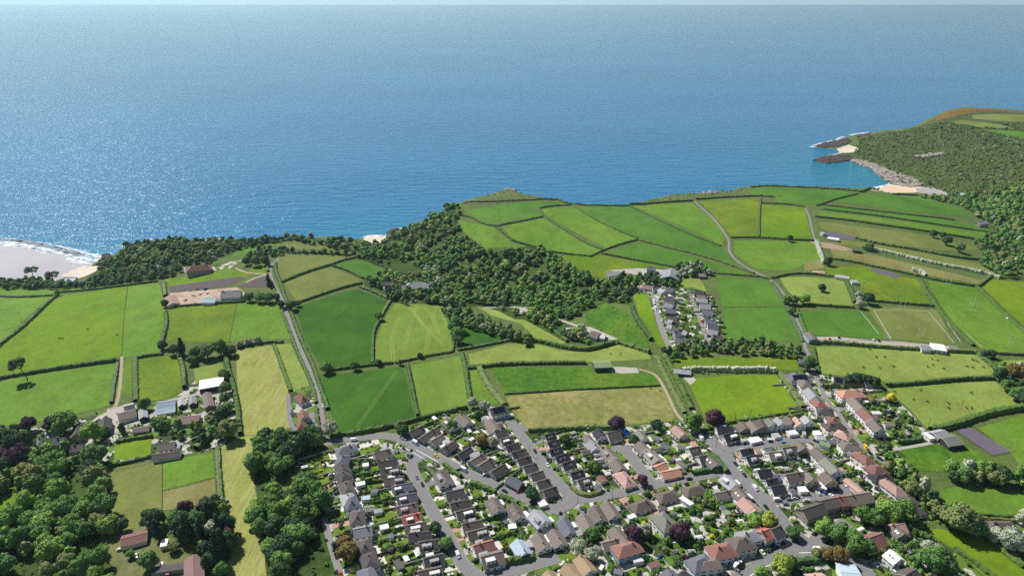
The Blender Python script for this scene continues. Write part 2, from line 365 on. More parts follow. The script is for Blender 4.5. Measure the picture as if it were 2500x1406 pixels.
FIELDS = [
('green',[(-250,700),(0,702),(100,707),(250,700),(384,684),(384,690),(250,708),(140,718),(0,722),(-250,728)]),
('green',[(-250,730),(0,726),(132,724),(0,842),(-200,980)]),
('vivid',[(0,850),(146,724),(312,697),(296,870),(100,905),(28,917),(0,925),(-250,960),(-150,900)]),
('green',[(313,697),(388,690),(400,740),(407,762),(390,862),(340,870),(298,874)]),
('green',[(0,934),(30,922),(284,886),(268,990),(230,1000),(150,1018),(90,1030),(0,1042),(-200,1080),(-200,960)]),
('flower',[(338,878),(395,868),(434,868),(446,930),(449,955),(400,976),(340,980)]),
('lawn',[(298,880),(328,876),(326,960),(300,965),(290,992),(275,992)]),
('flower',[(412,752),(440,748),(577,742),(560,834),(500,835),(411,832),(406,800)]),
('green',[(578,742),(684,740),(712,828),(640,828),(561,834)]),
('vivid',[(415,699),(402,682),(560,656),(612,670),(600,677)]),
('mid',[(560,628),(600,600),(680,592),(700,600),(620,615),(600,625)]),
('vivid',[(612,655),(655,640),(660,668),(640,672),(610,668)]),
('olive',[(640,600),(720,588),(770,587),(850,597),(862,602),(800,612),(720,608)]),
('olive',[(679,624),(759,621),(850,627),(812,642),(688,682),(676,664)]),
('olive',[(812,653),(885,685),(880,695),(725,737),(694,692),(780,659)]),
('mid',[(820,648),(880,632),(907,644),(984,670),(1035,688),(979,687),(889,680)]),
('deep',[(876,707),(948,735),(923,779),(909,807),(907,888),(868,896),(792,903),(775,880),(745,830),(720,750)]),
('tram',[(964,740),(1000,743),(1074,742),(1089,765),(1098,800),(1106,857),(990,883),(918,890),(916,840),(935,785)]),
('deep',[(785,918),(985,895),(1012,1018),(870,1054),(828,1060),(800,990)]),
('tram',[(1003,892),(1130,868),(1143,998),(1030,1018)]),
('green',[(1148,905),(1165,903),(1222,985),(1200,990),(1158,975)]),
('deep',[(1112,800),(1140,796),(1238,826),(1243,831),(1122,852),(1116,845)]),
('pale',[(1144,864),(1240,840),(1300,838),(1370,856),(1440,860),(1510,842),(1582,862),(1590,876),(1430,884),(1300,887),(1147,890)]),
('pale',[(1162,748),(1190,752),(1218,760),(1256,779),(1280,781),(1384,838),(1350,841),(1310,828),(1270,790),(1200,770)]),
('rough',[(1198,897),(1490,896),(1560,905),(1600,916),(1612,940),(1400,950),(1232,961)]),
('roughtan',[(1234,966),(1400,954),(1615,944),(1648,1018),(1640,1028),(1290,1052),(1250,1002)]),
('vivid',[(1677,926),(1790,915),(1895,915),(1956,1005),(1900,1018),(1740,1036),(1717,1010)]),
('flower',[(1640,880),(1660,872),(1800,872),(1945,872),(1948,905),(1830,900),(1655,900)]),
('vivid',[(1543,714),(1583,720),(1598,780),(1625,848),(1608,845),(1562,770)]),
('rough',[(1425,765),(1480,738),(1530,765),(1578,830),(1588,850),(1500,830),(1440,805)]),
('mid',[(1136,516),(1200,504),(1358,492),(1388,500),(1318,510),(1326,528),(1212,549),(1190,546)]),
('green',[(1226,555),(1324,533),(1472,611),(1440,623),(1366,615),(1290,595),(1253,589)]),
('green',[(1325,511),(1396,504),(1554,583),(1482,608),(1332,528)]),
('mid',[(1406,504),(1533,505),(1760,603),(1788,640),(1828,662),(1660,609),(1563,586),(1414,513)]),
('green',[(1545,504),(1600,500),(1690,496),(1733,530),(1772,580),(1762,599)]),
('mid',[(1486,616),(1558,592),(1661,616),(1838,672),(1800,670),(1720,655),(1635,646),(1500,622)]),
('flower',[(1366,625),(1470,624),(1636,652),(1560,658),(1480,678),(1440,675),(1400,650)]),
('green',[(1116,537),(1200,555),(1248,592),(1285,601),(1262,607),(1180,607),(1128,565)]),
('mid',[(958,602),(997,594),(1053,624),(1022,640),(997,623)]),
('flower',[(1709,493),(1853,484),(1848,577),(1786,577),(1753,540)]),
('vivid',[(1861,501),(1963,506),(1982,582),(1858,578)]),
('mid',[(1832,461),(1950,460),(2093,466),(2050,484),(1990,498),(1900,496),(1890,484),(1834,474)]),
('mid',[(2018,490),(2095,474),(2160,472),(2240,476),(2330,502),(2378,532),(2200,518)]),
('mid',[(2000,503),(2180,520),(2340,540),(2436,562),(2300,552),(2150,530),(2000,512)]),
('green',[(2000,516),(2150,533),(2300,556),(2440,570),(2460,590),(2300,568),(2100,538),(2000,528)]),
('olive',[(2000,542),(2120,556),(2280,577),(2408,610),(2300,612),(2150,595),(2005,560)]),
('tan',[(2022,600),(2210,640),(2412,688),(2403,697),(2220,665),(2040,634)]),
('olive',[(2030,584),(2110,593),(2290,622),(2440,655),(2438,672),(2300,650),(2150,612),(2020,592)]),
('green',[(1790,588),(1990,592),(2003,630),(1930,662),(1845,658),(1795,620)]),
('tan',[(1963,640),(2004,632),(2012,655),(1965,662)]),
('vivid',[(2015,652),(2120,652),(2150,664),(2085,700),(2020,668)]),
('mid',[(1747,674),(1878,688),(1915,750),(1765,750)]),
('mid',[(1766,752),(1915,752),(1953,833),(1772,829)]),
('pale',[(1903,678),(1960,676),(2058,682),(2083,746),(1952,742),(1915,700)]),
('flower',[(2100,678),(2150,668),(2240,682),(2278,742),(2130,733),(2098,705)]),
('mid',[(1952,760),(2108,758),(2168,828),(1978,818)]),
('olive',[(2112,748),(2288,757),(2330,842),(2170,828)]),
('green',[(2264,686),(2383,702),(2500,806),(2560,862),(2420,860),(2356,830),(2296,745)]),
('vivid',[(2400,703),(2420,682),(2500,690),(2600,700),(2600,850),(2500,795)]),
('pale',[(1987,847),(2060,847),(2380,862),(2428,905),(2420,916),(2180,938),(2140,925),(2000,912)]),
('pale',[(2162,948),(2428,930),(2498,986),(2498,995),(2310,1040),(2262,1045),(2222,1000)]),
('green',[(2385,1045),(2500,1012),(2600,985),(2600,1180),(2500,1150),(2470,1108)]),
('pale',[(2436,880),(2600,876),(2600,960),(2500,940)]),
('rough',[(2192,1092),(2280,1080),(2350,1085),(2440,1130),(2400,1152),(2330,1152),(2240,1150)]),
('green',[(2290,1197),(2360,1182),(2500,1200),(2600,1215),(2600,1275),(2500,1264),(2380,1257),(2312,1232)]),
('vivid',[(2252,1292),(2290,1290),(2400,1312),(2500,1390),(2560,1450),(2440,1440),(2330,1340)]),
('mown',[(577,855),(665,843),(703,950),(711,1043),(640,1060),(590,1064),(584,1000),(578,920)]),
('mown',[(537,1092),(590,1066),(632,1062),(616,1150),(640,1300),(655,1450),(545,1450),(570,1300),(546,1190)]),
('pale',[(673,842),(709,839),(758,942),(712,950)]),
('pale',[(473,900),(542,886),(550,916),(478,938)]),
('vivid',[(281,1082),(371,1071),(367,1110),(278,1125)]),
('olive',[(270,1142),(395,1123),(395,1242),(355,1292),(300,1292),(262,1230)]),
('green',[(398,1123),(520,1106),(525,1164),(398,1197)]),
('tan',[(398,1200),(525,1168),(527,1220),(470,1238),(398,1246)]),
('vivid',[(0,1050),(70,1045),(55,1074),(0,1078),(-100,1090),(-100,1060)]),
('vivid',[(0,1170),(45,1182),(40,1238),(0,1248),(-100,1260),(-100,1160)]),
('olive',[(2372,282),(2430,279),(2500,281),(2600,288),(2600,299),(2440,297),(2376,291)]),
('olive',[(2332,296),(2440,304),(2480,316),(2400,312),(2330,302)]),
('mid',[(2400,316),(2500,322),(2600,330),(2600,345),(2490,338)]),
('lawn',[(675,1205),(715,1160),(742,1165),(738,1190),(700,1215)]),
('pale',[(1665,685),(1700,672),(1715,690),(1725,712),(1690,702),(1655,702)]),
('green',[(460,1340),(478,1330),(495,1345),(470,1350)]),
]
for k, P in FIELDS: area('field', P, FM[k], 0.15)
# ground of the coast, the woods and the villages
SCRUB = [(2170,452),(2168,440),(2145,420),(2133,405),(2112,396),(2080,385),(2050,380),(2068,366),(2098,352),(2090,336),(2126,329),(2168,320),(2206,322),(2264,296),(2300,280),(2346,270),(2423,271),(2500,276),(2600,285),(2600,640),(2500,620),(2440,570),(2390,530),(2330,485),(2300,470),(2240,452)]
area('headland_scrub', SCRUB, FM['scrub'], 0.10, 12)
area('gorse_heath', [(2262,297),(2296,279),(2346,265.5),(2423,266),(2500,271),(2600,276),(2600,283),(2500,276),(2400,273),(2350,280),(2300,292)], FM['gorse'], 0.2, 10)
VWOOD = [(862,602),(930,595),(955,577),(1000,558),(1060,528),(1105,502),(1135,515),(1115,537),(1128,565),(1180,607),(1262,607),(1290,600),(1345,612),(1366,625),(1400,650),(1440,675),(1490,685),(1545,700),(1545,745),(1480,738),(1425,765),(1380,790),(1470,835),(1384,838),(1280,781),(1256,779),(1218,760),(1162,748),(1090,760),(1074,742),(964,740),(948,735),(890,700),(889,680),(979,687),(1035,688),(984,670),(907,644)]
area('valley_wood_floor', VWOOD, FM['wood'], 0.08, 12)
HWOOD = [(240,648),(330,597),(400,588),(620,586),(815,580),(855,590),(862,602),(770,590),(700,592),(600,602),(560,625),(500,640),(440,655),(384,684),(250,700),(200,690)]
area('cliff_wood_floor', HWOOD, FM['wood'], 0.09, 12)
area('lower_wood_floor', [(-150,1080),(60,1062),(190,1078),(262,1130),(262,1230),(300,1292),(270,1450),(-150,1450)], FM['wood'], 0.09, 10)
area('lane_wood_floor', [(620,1062),(700,1058),(800,1085),(780,1180),(800,1270),(830,1450),(655,1450),(640,1300),(620,1150)], FM['wood'], 0.10, 10)
# beaches
sandw = plain('wet_sand', G(178, 172, 176), 0.35, 0.06, 0.03, spec=0.5); sandd = plain('dry_sand', G(228, 214, 196), 0.9, 0.1, 0.1)
pebble = plain('pebbles', G(168, 166, 162), 0.9, 0.2, 0.5)
area('beach', [(-900,522),(-300,567),(0,600),(60,605),(120,617),(180,630),(228,644),(215,662),(150,685),(60,690),(-200,700),(-900,700)], sandw, 0.25, 8)
area('beach', [(205,648),(240,648),(236,662),(205,676),(170,684),(150,672)], sandd, 0.32, 6)
area('beach', [(886,585),(892,579),(925,578),(950,578),(955,588),(942,597),(925,597),(905,592)], sandd, 0.25, 5)
area('beach', [(2120,464),(2150,457),(2178,451),(2200,452),(2260,458),(2240,470),(2190,471),(2150,468)], plain('pale_sand', G(232, 204, 176), 0.9, 0.08, 0.1), 0.25, 6)
area('beach', [(2235,460),(2275,456),(2310,470),(2320,480),(2290,478),(2240,471)], pebble, 0.3, 6)
area('beach', [(2049,372),(2042,364),(2072,354),(2098,362),(2090,372),(2060,374)], sandd, 0.3, 6)
area('beach', [(2060,388),(2105,396),(2135,408),(2150,428),(2140,424),(2128,411),(2102,401),(2078,392)], plain('shore_rock', G(150, 142, 134), 0.9, 0.3, 0.3, 0.5), 0.3, 6)
# roads and lanes
asph = plain('asphalt', G(142, 141, 142, k=.92), 0.85, 0.08, 0.25); asph2 = plain('asphalt_lane', G(158, 153, 150, k=.85), 0.85, 0.1, 0.25)
kerb = plain('pavement', G(156, 152, 146, k=.85), 0.85, 0.08, 0.6); dirt = plain('track_dirt', G(178, 164, 138), 0.9, 0.15, 0.5); white = plain('road_paint', (0.75, 0.75, 0.72), 0.7, 0.1, 2.0)
gravel = plain('gravel', G(186, 180, 170), 0.9, 0.14, 0.5)
ROADS = [
('road', [(680,632),(660,650),(658,668),(670,700),(688,730),(703,775),(718,820),(745,880),(770,945),(783,1000),(788,1040),(793,1072),(800,1090)], 4.4, 'lane'),
('road', [(797,1078),(850,1073),(900,1066),(935,1063),(962,1067),(1000,1080),(1040,1102),(1080,1124),(1130,1150),(1200,1180),(1250,1202),(1300,1222),(1345,1243)], 6.0, 'asph'),
('road', [(1035,1102),(1012,1118),(1002,1140),(1015,1165),(1035,1210),(1060,1255),(1085,1295),(1105,1330),(1125,1370),(1150,1398),(1190,1410),(1240,1398),(1300,1378),(1365,1360)], 6.0, 'asph'),
('road', [(1245,1028),(1268,1058),(1290,1085),(1320,1125),(1352,1168),(1378,1195),(1402,1218),(1390,1232),(1345,1244)], 6.0, 'asph'),
('road', [(1395,1222),(1450,1214),(1520,1202),(1600,1182),(1680,1166),(1765,1153)], 6.0, 'asph'),
('road', [(1495,1090),(1530,1100),(1552,1130),(1580,1165),(1592,1183)], 6.5, 'asph'),
('road', [(1600,868),(1625,915),(1645,965),(1665,1000),(1690,1035),(1705,1045)], 3.0, 'lane'),
('road', [(1702,1043),(1730,1070),(1758,1098),(1785,1135),(1815,1170),(1850,1208),(1885,1245),(1910,1275),(1940,1310),(1965,1340)], 8.4, 'asph'),
('road', [(1965,1342),(2000,1340),(2040,1350),(2080,1372),(2125,1410)], 8.4, 'asph'),
('road', [(1975,1342),(1925,1352),(1875,1370),(1830,1398),(1800,1420)], 8.4, 'asph'),
('road', [(1765,1097),(1850,1088),(1920,1076),(1975,1070),(2000,1082),(2010,1095)], 6.0, 'asph'),
('road', [(1862,1222),(1920,1217),(2000,1212),(2060,1200),(2075,1180)], 6.0, 'asph'),
('road', [(1990,1335),(1995,1312),(2030,1295),(2070,1275)], 6.0, 'asph'),
('road', [(1966,850),(1975,868),(1984,905),(2005,950),(2022,985),(2050,1010),(2065,1040),(2090,1070),(2110,1095),(2140,1120),(2180,1142)], 3.6, 'lane'),
('road', [(1966,850),(1958,810),(1940,770),(1925,738),(1900,700),(1880,682),(1855,670),(1825,655),(1795,636),(1778,612),(1782,590),(1762,560),(1740,532),(1712,508),(1696,492)], 3.2, 'lane'),
('road', [(1582,712),(1598,730),(1604,770),(1617,812),(1636,852)], 5.0, 'lane'),
('road', [(1686,722),(1700,755),(1712,790),(1728,835)], 3.6, 'lane'),
('road', [(1966,508),(1976,530),(1984,570),(1992,592)], 3.0, 'lane'),
('road', [(790,1262),(800,1300),(812,1345),(830,1400)], 4.0, 'lane'),
('road', [(1560,902),(1600,912),(1618,940),(1635,975),(1650,1010),(1668,1028)], 2.6, 'dirt'),
('road', [(1668,960),(1682,985),(1702,1015),(1716,1040)], 2.6, 'dirt'),
('road', [(600,690),(625,678),(655,670)], 4.0, 'dirt'),('road', [(575,655),(590,662),(610,668),(655,670)], 3.0, 'dirt'),
('road', [(268,1000),(285,992),(294,940),(297,885),(298,870)], 2.6, 'dirt'),
('road', [(150,1128),(185,1105),(205,1085),(210,1075)], 3.0, 'dirt'),
('road', [(310,1035),(350,1030),(375,1012),(385,985),(460,968),(510,955),(550,950)], 4.0, 'gravel'),
('road', [(1180,752),(1250,748),(1290,755),(1330,770),(1400,792),(1460,818),(1500,830)], 4.0, 'gravel'),
('road', [(2180,1098),(2230,1090),(2280,1080)], 3.0, 'gravel'),
('road', [(703,962),(706,1010),(712,1045),(740,1055)], 3.4, 'asph'),
('road', [(1290,1052),(1270,1040),(1235,1030)], 5.0, 'asph'),
]
RM = {'asph': asph, 'lane': asph2, 'dirt': dirt, 'gravel': gravel}
for i, (nm, P, wd, k) in enumerate(ROADS):
    if k == 'asph' and wd >= 6: band('pavement', P, wd + 2.6, kerb, 0.20 + 0.004 * (i % 5))
for i, (nm, P, wd, k) in enumerate(ROADS):
    band({'asph': 'road', 'lane': 'road', 'dirt': 'track', 'gravel': 'track'}[k], P, wd, RM[k], 0.26 + 0.005 * (i % 7))
ROADW = [px(P) for _, P, _, _ in ROADS]
# junction aprons
for P in ([(1345,1235),(1385,1205),(1425,1212),(1400,1240),(1365,1258),(1340,1252)], [(985,1108),(1030,1085),(1060,1112),(1030,1125),(1005,1140)], [(1755,1110),(1778,1090),(1815,1090),(1785,1118)], [(1925,1318),(1955,1300),(1985,1322),(2010,1345),(1970,1358),(1935,1348)], [(1735,1160),(1765,1140),(1800,1160),(1785,1175)], [(1850,1205),(1880,1210),(1905,1218),(1880,1235)], [(1505,1090),(1540,1086),(1545,1110),(1520,1104)]):
    area('road', P, asph, 0.31, 6)
# painted lines
def line(P, wd=0.45, off=0.34): return band('road_marking', P, wd, white, off, seg=3.0, sub=2)
for P in ([(1950,1350),(1975,1348),(2010,1352),(2050,1368),(2090,1394)],[(1940,1358),(1890,1374),(1850,1392),(1815,1418)],[(985,1092),(1015,1108),(1040,1125)],[(1070,1128),(1045,1114),(1015,1098)]): line(P)
for P in ([(2133,758),(2175,828)],[(2265,760),(2330,838)],[(2133,758),(2265,760)],[(2100,760),(2145,815)],[(2292,758),(2345,835)],[(2360,815),(2400,850)]): line(P, 0.3, 0.3)
for P in ([(1020,742),(1000,800),(985,860)],[(1065,745),(1050,800),(1040,857)],[(1005,755),(1040,800),(1085,845)],[(1035,748),(1060,775),(1072,820)],[(1072,745),(1085,775),(1092,800)],[(965,750),(1000,745),(1035,800)],[(960,880),(955,830),(975,770)]):
    for s in (-1.2, 1.2):
        C = smooth_line(px(P)); Q2 = []
        for i, c in enumerate(C):
            a = C[max(i - 1, 0)]; b_ = C[min(i + 1, len(C) - 1)]; d = b_ - a; d /= np.hypot(*d); Q2.append((c[0] - d[1] * s, c[1] + d[0] * s))
        band('tractor_track', Q2, 0.38, plain('pale_track', G(178, 182, 108), 0.9), 0.26, world=True, sub=2)
for P in ([(1020,1010),(1022,960),(1010,905)],[(1125,990),(1118,940),(1112,885)],[(870,1045),(930,960),(970,905)]):
    for s in (-1.0, 1.0):
        C = smooth_line(px(P)); Q2 = [(c[0] + s, c[1]) for c in C]
        band('tractor_track', Q2, 0.4, plain('dim_track', G(130, 160, 70), 0.9), 0.26, world=True, sub=2)
# yards, arenas, bare ground
drive_m = plain('tarmac_yard', G(140, 138, 142), 0.9, 0.1, 0.8); arena = plain('arena_surface', G(112, 104, 118), 0.9, 0.08, 0.3)
for P, m, nm in [
 ([(2332,1048),(2372,1045),(2470,1102),(2422,1112)], arena, 'riding_arena'),([(2118,660),(2142,657),(2202,672),(2190,680)], arena, 'riding_arena'),([(2018,568),(2028,566),(2090,578),(2085,587),(2020,577)], arena, 'riding_arena'),
 ([(414,700),(500,687),(590,675),(600,680),(560,696),(520,705),(415,714)], plain('dug_soil', G(98, 88, 90), 0.95, 0.12, 0.2), 'ground'),([(575,703),(610,685),(650,672),(668,678),(668,700),(600,702)], plain('dug_soil', G(98, 88, 90)), 'ground'),
 ([(414,716),(520,707),(580,702),(598,715),(590,738),(500,743),(424,748)], plain('site_earth', G(190, 168, 150), 0.95, 0.25, 0.12), 'ground'),
 ([(998,720),(1018,717),(1021,736),(1001,740)], plain('court_surface', G(122, 130, 140), 0.9, 0.04), 'tennis_court_surface'),
 ([(1985,823),(2040,822),(2130,832),(2180,832),(2320,846),(2335,856),(2150,850),(2060,842),(1985,838)], gravel, 'car_park'),
 ([(1450,890),(1500,895),(1555,898),(1560,910),(1520,912),(1460,905)], gravel, 'yard'),([(262,998),(300,990),(318,1000),(310,1050),(270,1060),(255,1035)], gravel, 'yard'),
 ([(475,945),(555,930),(572,968),(560,985),(520,990),(480,962)], gravel, 'yard'),([(744,1012),(772,1004),(776,1046),(748,1054)], drive_m, 'yard'),
 ([(1685,940),(1700,928),(1686,912),(1648,912),(1652,920),(1668,922)], gravel, 'yard'),([(2252,1066),(2300,1055),(2335,1070),(2310,1085),(2280,1082)], gravel, 'yard'),
 ([(1255,755),(1290,748),(1330,765),(1300,772),(1270,765)], gravel, 'yard'),([(1375,800),(1440,798),(1480,815),(1510,828),(1470,832),(1400,815)], gravel, 'yard'),
 ([(1975,590),(2030,594),(2085,610),(2065,613),(2010,606)], plain('bare_earth', G(176, 150, 124), 0.95, 0.15, 0.2), 'ground'),([(1485,660),(1560,655),(1640,660),(1640,672),(1560,672)], gravel, 'yard'),([(440,662),(520,650),(530,660),(480,672)], gravel, 'yard'),
 ([(240,1300),(350,1285),(470,1340),(470,1450),(300,1450)], fieldmat('garden_ground', G(104,118,60), G(130,130,90), .06, .5, .3), 'ground')]:
    area(nm, P, m, 0.22, 6)
# village gardens: ground between the houses
vg, n, b = newmat('village_garden_ground'); p = wpos(n); vo = N(n, 'ShaderNodeTexVoronoi', distance='CHEBYCHEV'); vo.inputs['Scale'].default_value = 0.17; n.links.new(mapped(n, p, (1, 1, 1), R(25)), vo.inputs['Vector'])
sp_ = N(n, 'ShaderNodeSeparateColor'); n.links.new(vo.outputs['Color'], sp_.inputs[0]); t = noise(n, 0.9, 4, 0.75, p)
c1 = mix(n, ramp(n, t, 0.35, 0.65), G(40, 62, 28), G(84, 104, 48)); c2 = mix(n, ramp(n, t, 0.35, 0.65), G(86, 128, 36), G(112, 142, 48)); c3 = mix(n, ramp(n, t, 0.4, 0.6), G(160, 152, 142), G(226, 222, 214))
def step(f, e):
    x = N(n, 'ShaderNodeMath', operation='GREATER_THAN'); n.links.new(f, x.inputs[0]); x.inputs[1].default_value = e; return x.outputs[0]
n.links.new(mix(n, step(sp_.outputs[0], 0.66), mix(n, step(sp_.outputs[0], 0.40), c1, c2), c3), b.inputs['Base Color']); b.inputs['Roughness'].default_value = 0.9; bump(n, b, t, 0.4)
VILL = [[(800,1080),(900,1062),(960,1055),(1060,1020),(1130,1005),(1200,992),(1245,1000),(1290,1054),(1500,1046),(1640,1030),(1700,1030),(1750,1040),(1900,1020),(1958,1006),(1900,920),(1960,905),(2010,915),(2140,930),(2225,1010),(2260,1050),(2190,1090),(2240,1150),(2300,1235),(2250,1295),(2330,1345),(2440,1450),(840,1450),(800,1270),(775,1180)],
 [(1540,690),(1640,690),(1655,700),(1725,712),(1745,730),(1765,800),(1772,832),(1720,850),(1640,855),(1600,780),(1582,716)],
 [(180,1030),(262,1000),(400,978),(470,930),(560,940),(590,1060),(530,1095),(270,1140),(190,1078),(60,1062),(55,1075),(70,1046)],
 [(700,948),(782,945),(790,1055),(715,1055)], [(1000,665),(1040,690),(1020,740),(950,720),(935,690),(979,687)], [(430,655),(560,640),(600,630),(560,656),(440,665)], [(2330,1262),(2500,1275),(2600,1290),(2600,1400),(2500,1385),(2400,1308)]]
for i, P in enumerate(VILL): area('village_ground', P, vg, 0.05 + 0.006 * i, 10)
# surf along the beaches and rocks
m, n, b = newmat('sea_foam'); p = wpos(n)
tr = N(n, 'ShaderNodeBsdfTransparent'); ms = N(n, 'ShaderNodeMixShader'); f = noise(n, 1.0, 4, 0.75, mapped(n, p, (0.06, 0.16, 0.1)))
b.inputs['Base Color'].default_value = (0.8, 0.82, 0.84, 1); b.inputs['Roughness'].default_value = 0.8
n.links.new(ramp(n, f, 0.42, 0.56), ms.inputs[0]); n.links.new(tr.outputs[0], ms.inputs[1]); n.links.new(b.outputs[0], ms.inputs[2])
n.links.new(ms.outputs[0], [x for x in n.nodes if x.type == 'OUTPUT_MATERIAL'][0].inputs[0]); foam = m
for C, wd in [([(-300,566),(0,594),(60,599),(120,611),(180,624),(235,640)], 40),([(-200,556),(0,584),(60,590),(130,604),(200,624)], 12),([(884,582),(900,576),(950,576)], 10),([(965,560),(990,556),(1015,553)], 7),
 ([(2122,463),(2150,456),(2180,449),(2168,438)], 9),([(2150,432),(2135,415),(2125,408)], 5),([(1992,392),(2000,387),(2040,377),(2060,372)], 7),([(1984,360),(2000,352),(2030,346),(2036,344)], 16),([(2044,343),(2052,337),(2062,335)], 14),([(2076,331),(2088,328),(2120,324)], 10)]:
    W_ = [tuple(on_plane(u, v, 0)[:2]) for u, v in C]; L, Rr = strip_pts(W_, wd)
    V = []; F = []
    for i, (a, b_) in enumerate(zip(L, Rr)):
        V += [(a[0], a[1], .42), (b_[0], b_[1], .42)]
        if i: k = 2 * i; F.append((k - 2, k - 1, k + 1, k))
    tag(link('surf', mesh_np('surf', V, F, foam)), kind='stuff')
# ---------------------------------------------------------------- buildings
TILE = {'A':(760,1040,7.8125),'B':(760,1226,7.8125),'C':(1060,980,7.8125),'D':(1060,1140,7.8125),'K':(1060,1226,7.8125),'F':(1360,1000,7.8125),'E':(1360,1140,7.8125),'M':(1360,1226,7.8125),
'G':(1660,1000,7.8125),'H':(1660,1140,7.8125),'J':(1660,1226,7.8125),'N':(1900,880,7.8125),'O':(1960,1040,7.8125),'I':(1960,1200,6.83),'P':(1480,640,7.8125),'Q':(1480,780,7.8125),'R':(0,840,6.25),
'S':(400,840,6.25),'T':(0,1060,6.25),'U':(250,1181,6.25),'X':(1160,700,7.8125),'Z':(1860,560,3.906),'V':(2180,1040,7.8125),'W':(2180,1226,7.8125),'a':(0,500,3.906),'b':(600,500,3.906),'c':(1200,400,3.906),'d':(1860,220,3.906),'_':(0,0,1.0)}
def tp(t, x, y):
    ox, oy, s = TILE[t]; return ox + x / s, oy + y / s
def G2(*c): return tuple(x * 0.88 for x in lin(c))
ROOF = {'br':('brown-tiled',G2(122,114,108)),'db':('dark brown',G2(100,92,88)),'dk':('charcoal',G2(88,84,84)),'bk':('black-roofed',G2(54,55,62)),'sl':('slate-roofed',G2(108,110,122)),'lg':('pale grey-roofed',G2(160,162,166)),
 'rd':('red-tiled',G2(168,106,96)),'or':('orange-tiled',G2(194,146,126)),'pk':('pink-tiled',G2(178,146,138)),'tn':('tan-tiled',G2(170,148,118)),'wh':('white-roofed',G2(228,228,228)),'gn':('green-roofed',G2(130,150,108)),'rb':('red-brown',G2(138,100,92)),'mv':('dusky-roofed',G2(156,122,118)),'bl':('pale blue-roofed',G2(170,190,204)),'gg':('grey-green-roofed',G2(128,132,120))}
WALLC = {'w':('white walls',G2(244,242,240)),'c':('cream walls',G2(214,204,186)),'g':('grey walls',G2(150,148,146)),'k':('brick walls',G2(150,112,98)),'b':('pale blue walls',G2(170,190,212)),'s':('stone walls',G2(168,158,146)),'d':('dark walls',G2(70,66,66)),'n':('green walls',G2(70,96,84))}
RMAT = {k: plain('roof_' + v[0].replace('-', '_'), v[1], 0.85, 0.22, 1.3) for k, v in ROOF.items()}
WMAT = {k: plain('render_' + v[0].replace(' ', '_'), v[1], 0.85, 0.06, 0.6) for k, v in WALLC.items()}
glass = plain('window_glass', (0.02, 0.025, 0.035), 0.12, 0.3, 1.0, spec=0.6); frame = plain('window_frame', (0.72, 0.72, 0.72), 0.6, 0.05)
doorm = [plain('door_' + a, c, 0.5, 0.1) for a, c in (('white', (0.7, 0.7, 0.7)), ('blue', (0.05, 0.1, 0.25)), ('dark', (0.05, 0.05, 0.06)), ('red', (0.3, 0.03, 0.03)))]
flatw = plain('flat_roof_white', G2(226, 224, 222), 0.8, 0.1, 0.8); flatg = plain('flat_roof_grey', G2(160, 160, 164), 0.8, 0.12, 0.8)
solar = plain('solar_panel', (0.012, 0.016, 0.035), 0.15, 0.3, 2.0, spec=0.6); brick = plain('chimney_brick', G2(160, 120, 100), 0.9, 0.2, 2)
conserv = plain('conservatory_glass', (0.45, 0.58, 0.66), 0.25, 0.15, 1.5, spec=0.5)
def win_mesh(w_, h_):
    b = MB(); b.box(-w_ / 2, w_ / 2, -0.05, 0.06, -h_ / 2, h_ / 2, 0)
    k = 2 if w_ > 1.0 else 1; pw = (w_ - 0.1 * (k + 1)) / k
    for i in range(k): x = -w_ / 2 + 0.1 + i * (pw + 0.1); b.box(x, x + pw, 0.062, 0.075, -h_ / 2 + 0.1, h_ / 2 - 0.1, 1)
    return b.mesh('window', [frame, glass])
WIN = {(1.7, 1.25): win_mesh(1.7, 1.25), (2.4, 1.35): win_mesh(2.4, 1.35), (1.0, 1.1): win_mesh(1.0, 1.1)}
DOOR = []
for dm in doorm:
    b = MB(); b.box(-0.5, 0.5, -0.05, 0.07, 0, 2.05, 0); DOOR.append(b.mesh('door', [dm]))
def place(name, me, parent, x, y, z, rz):
    o = link(name, me, parent); o.location = (x, y, z); o.rotation_euler = (0, 0, rz); return o
HOUSES = []
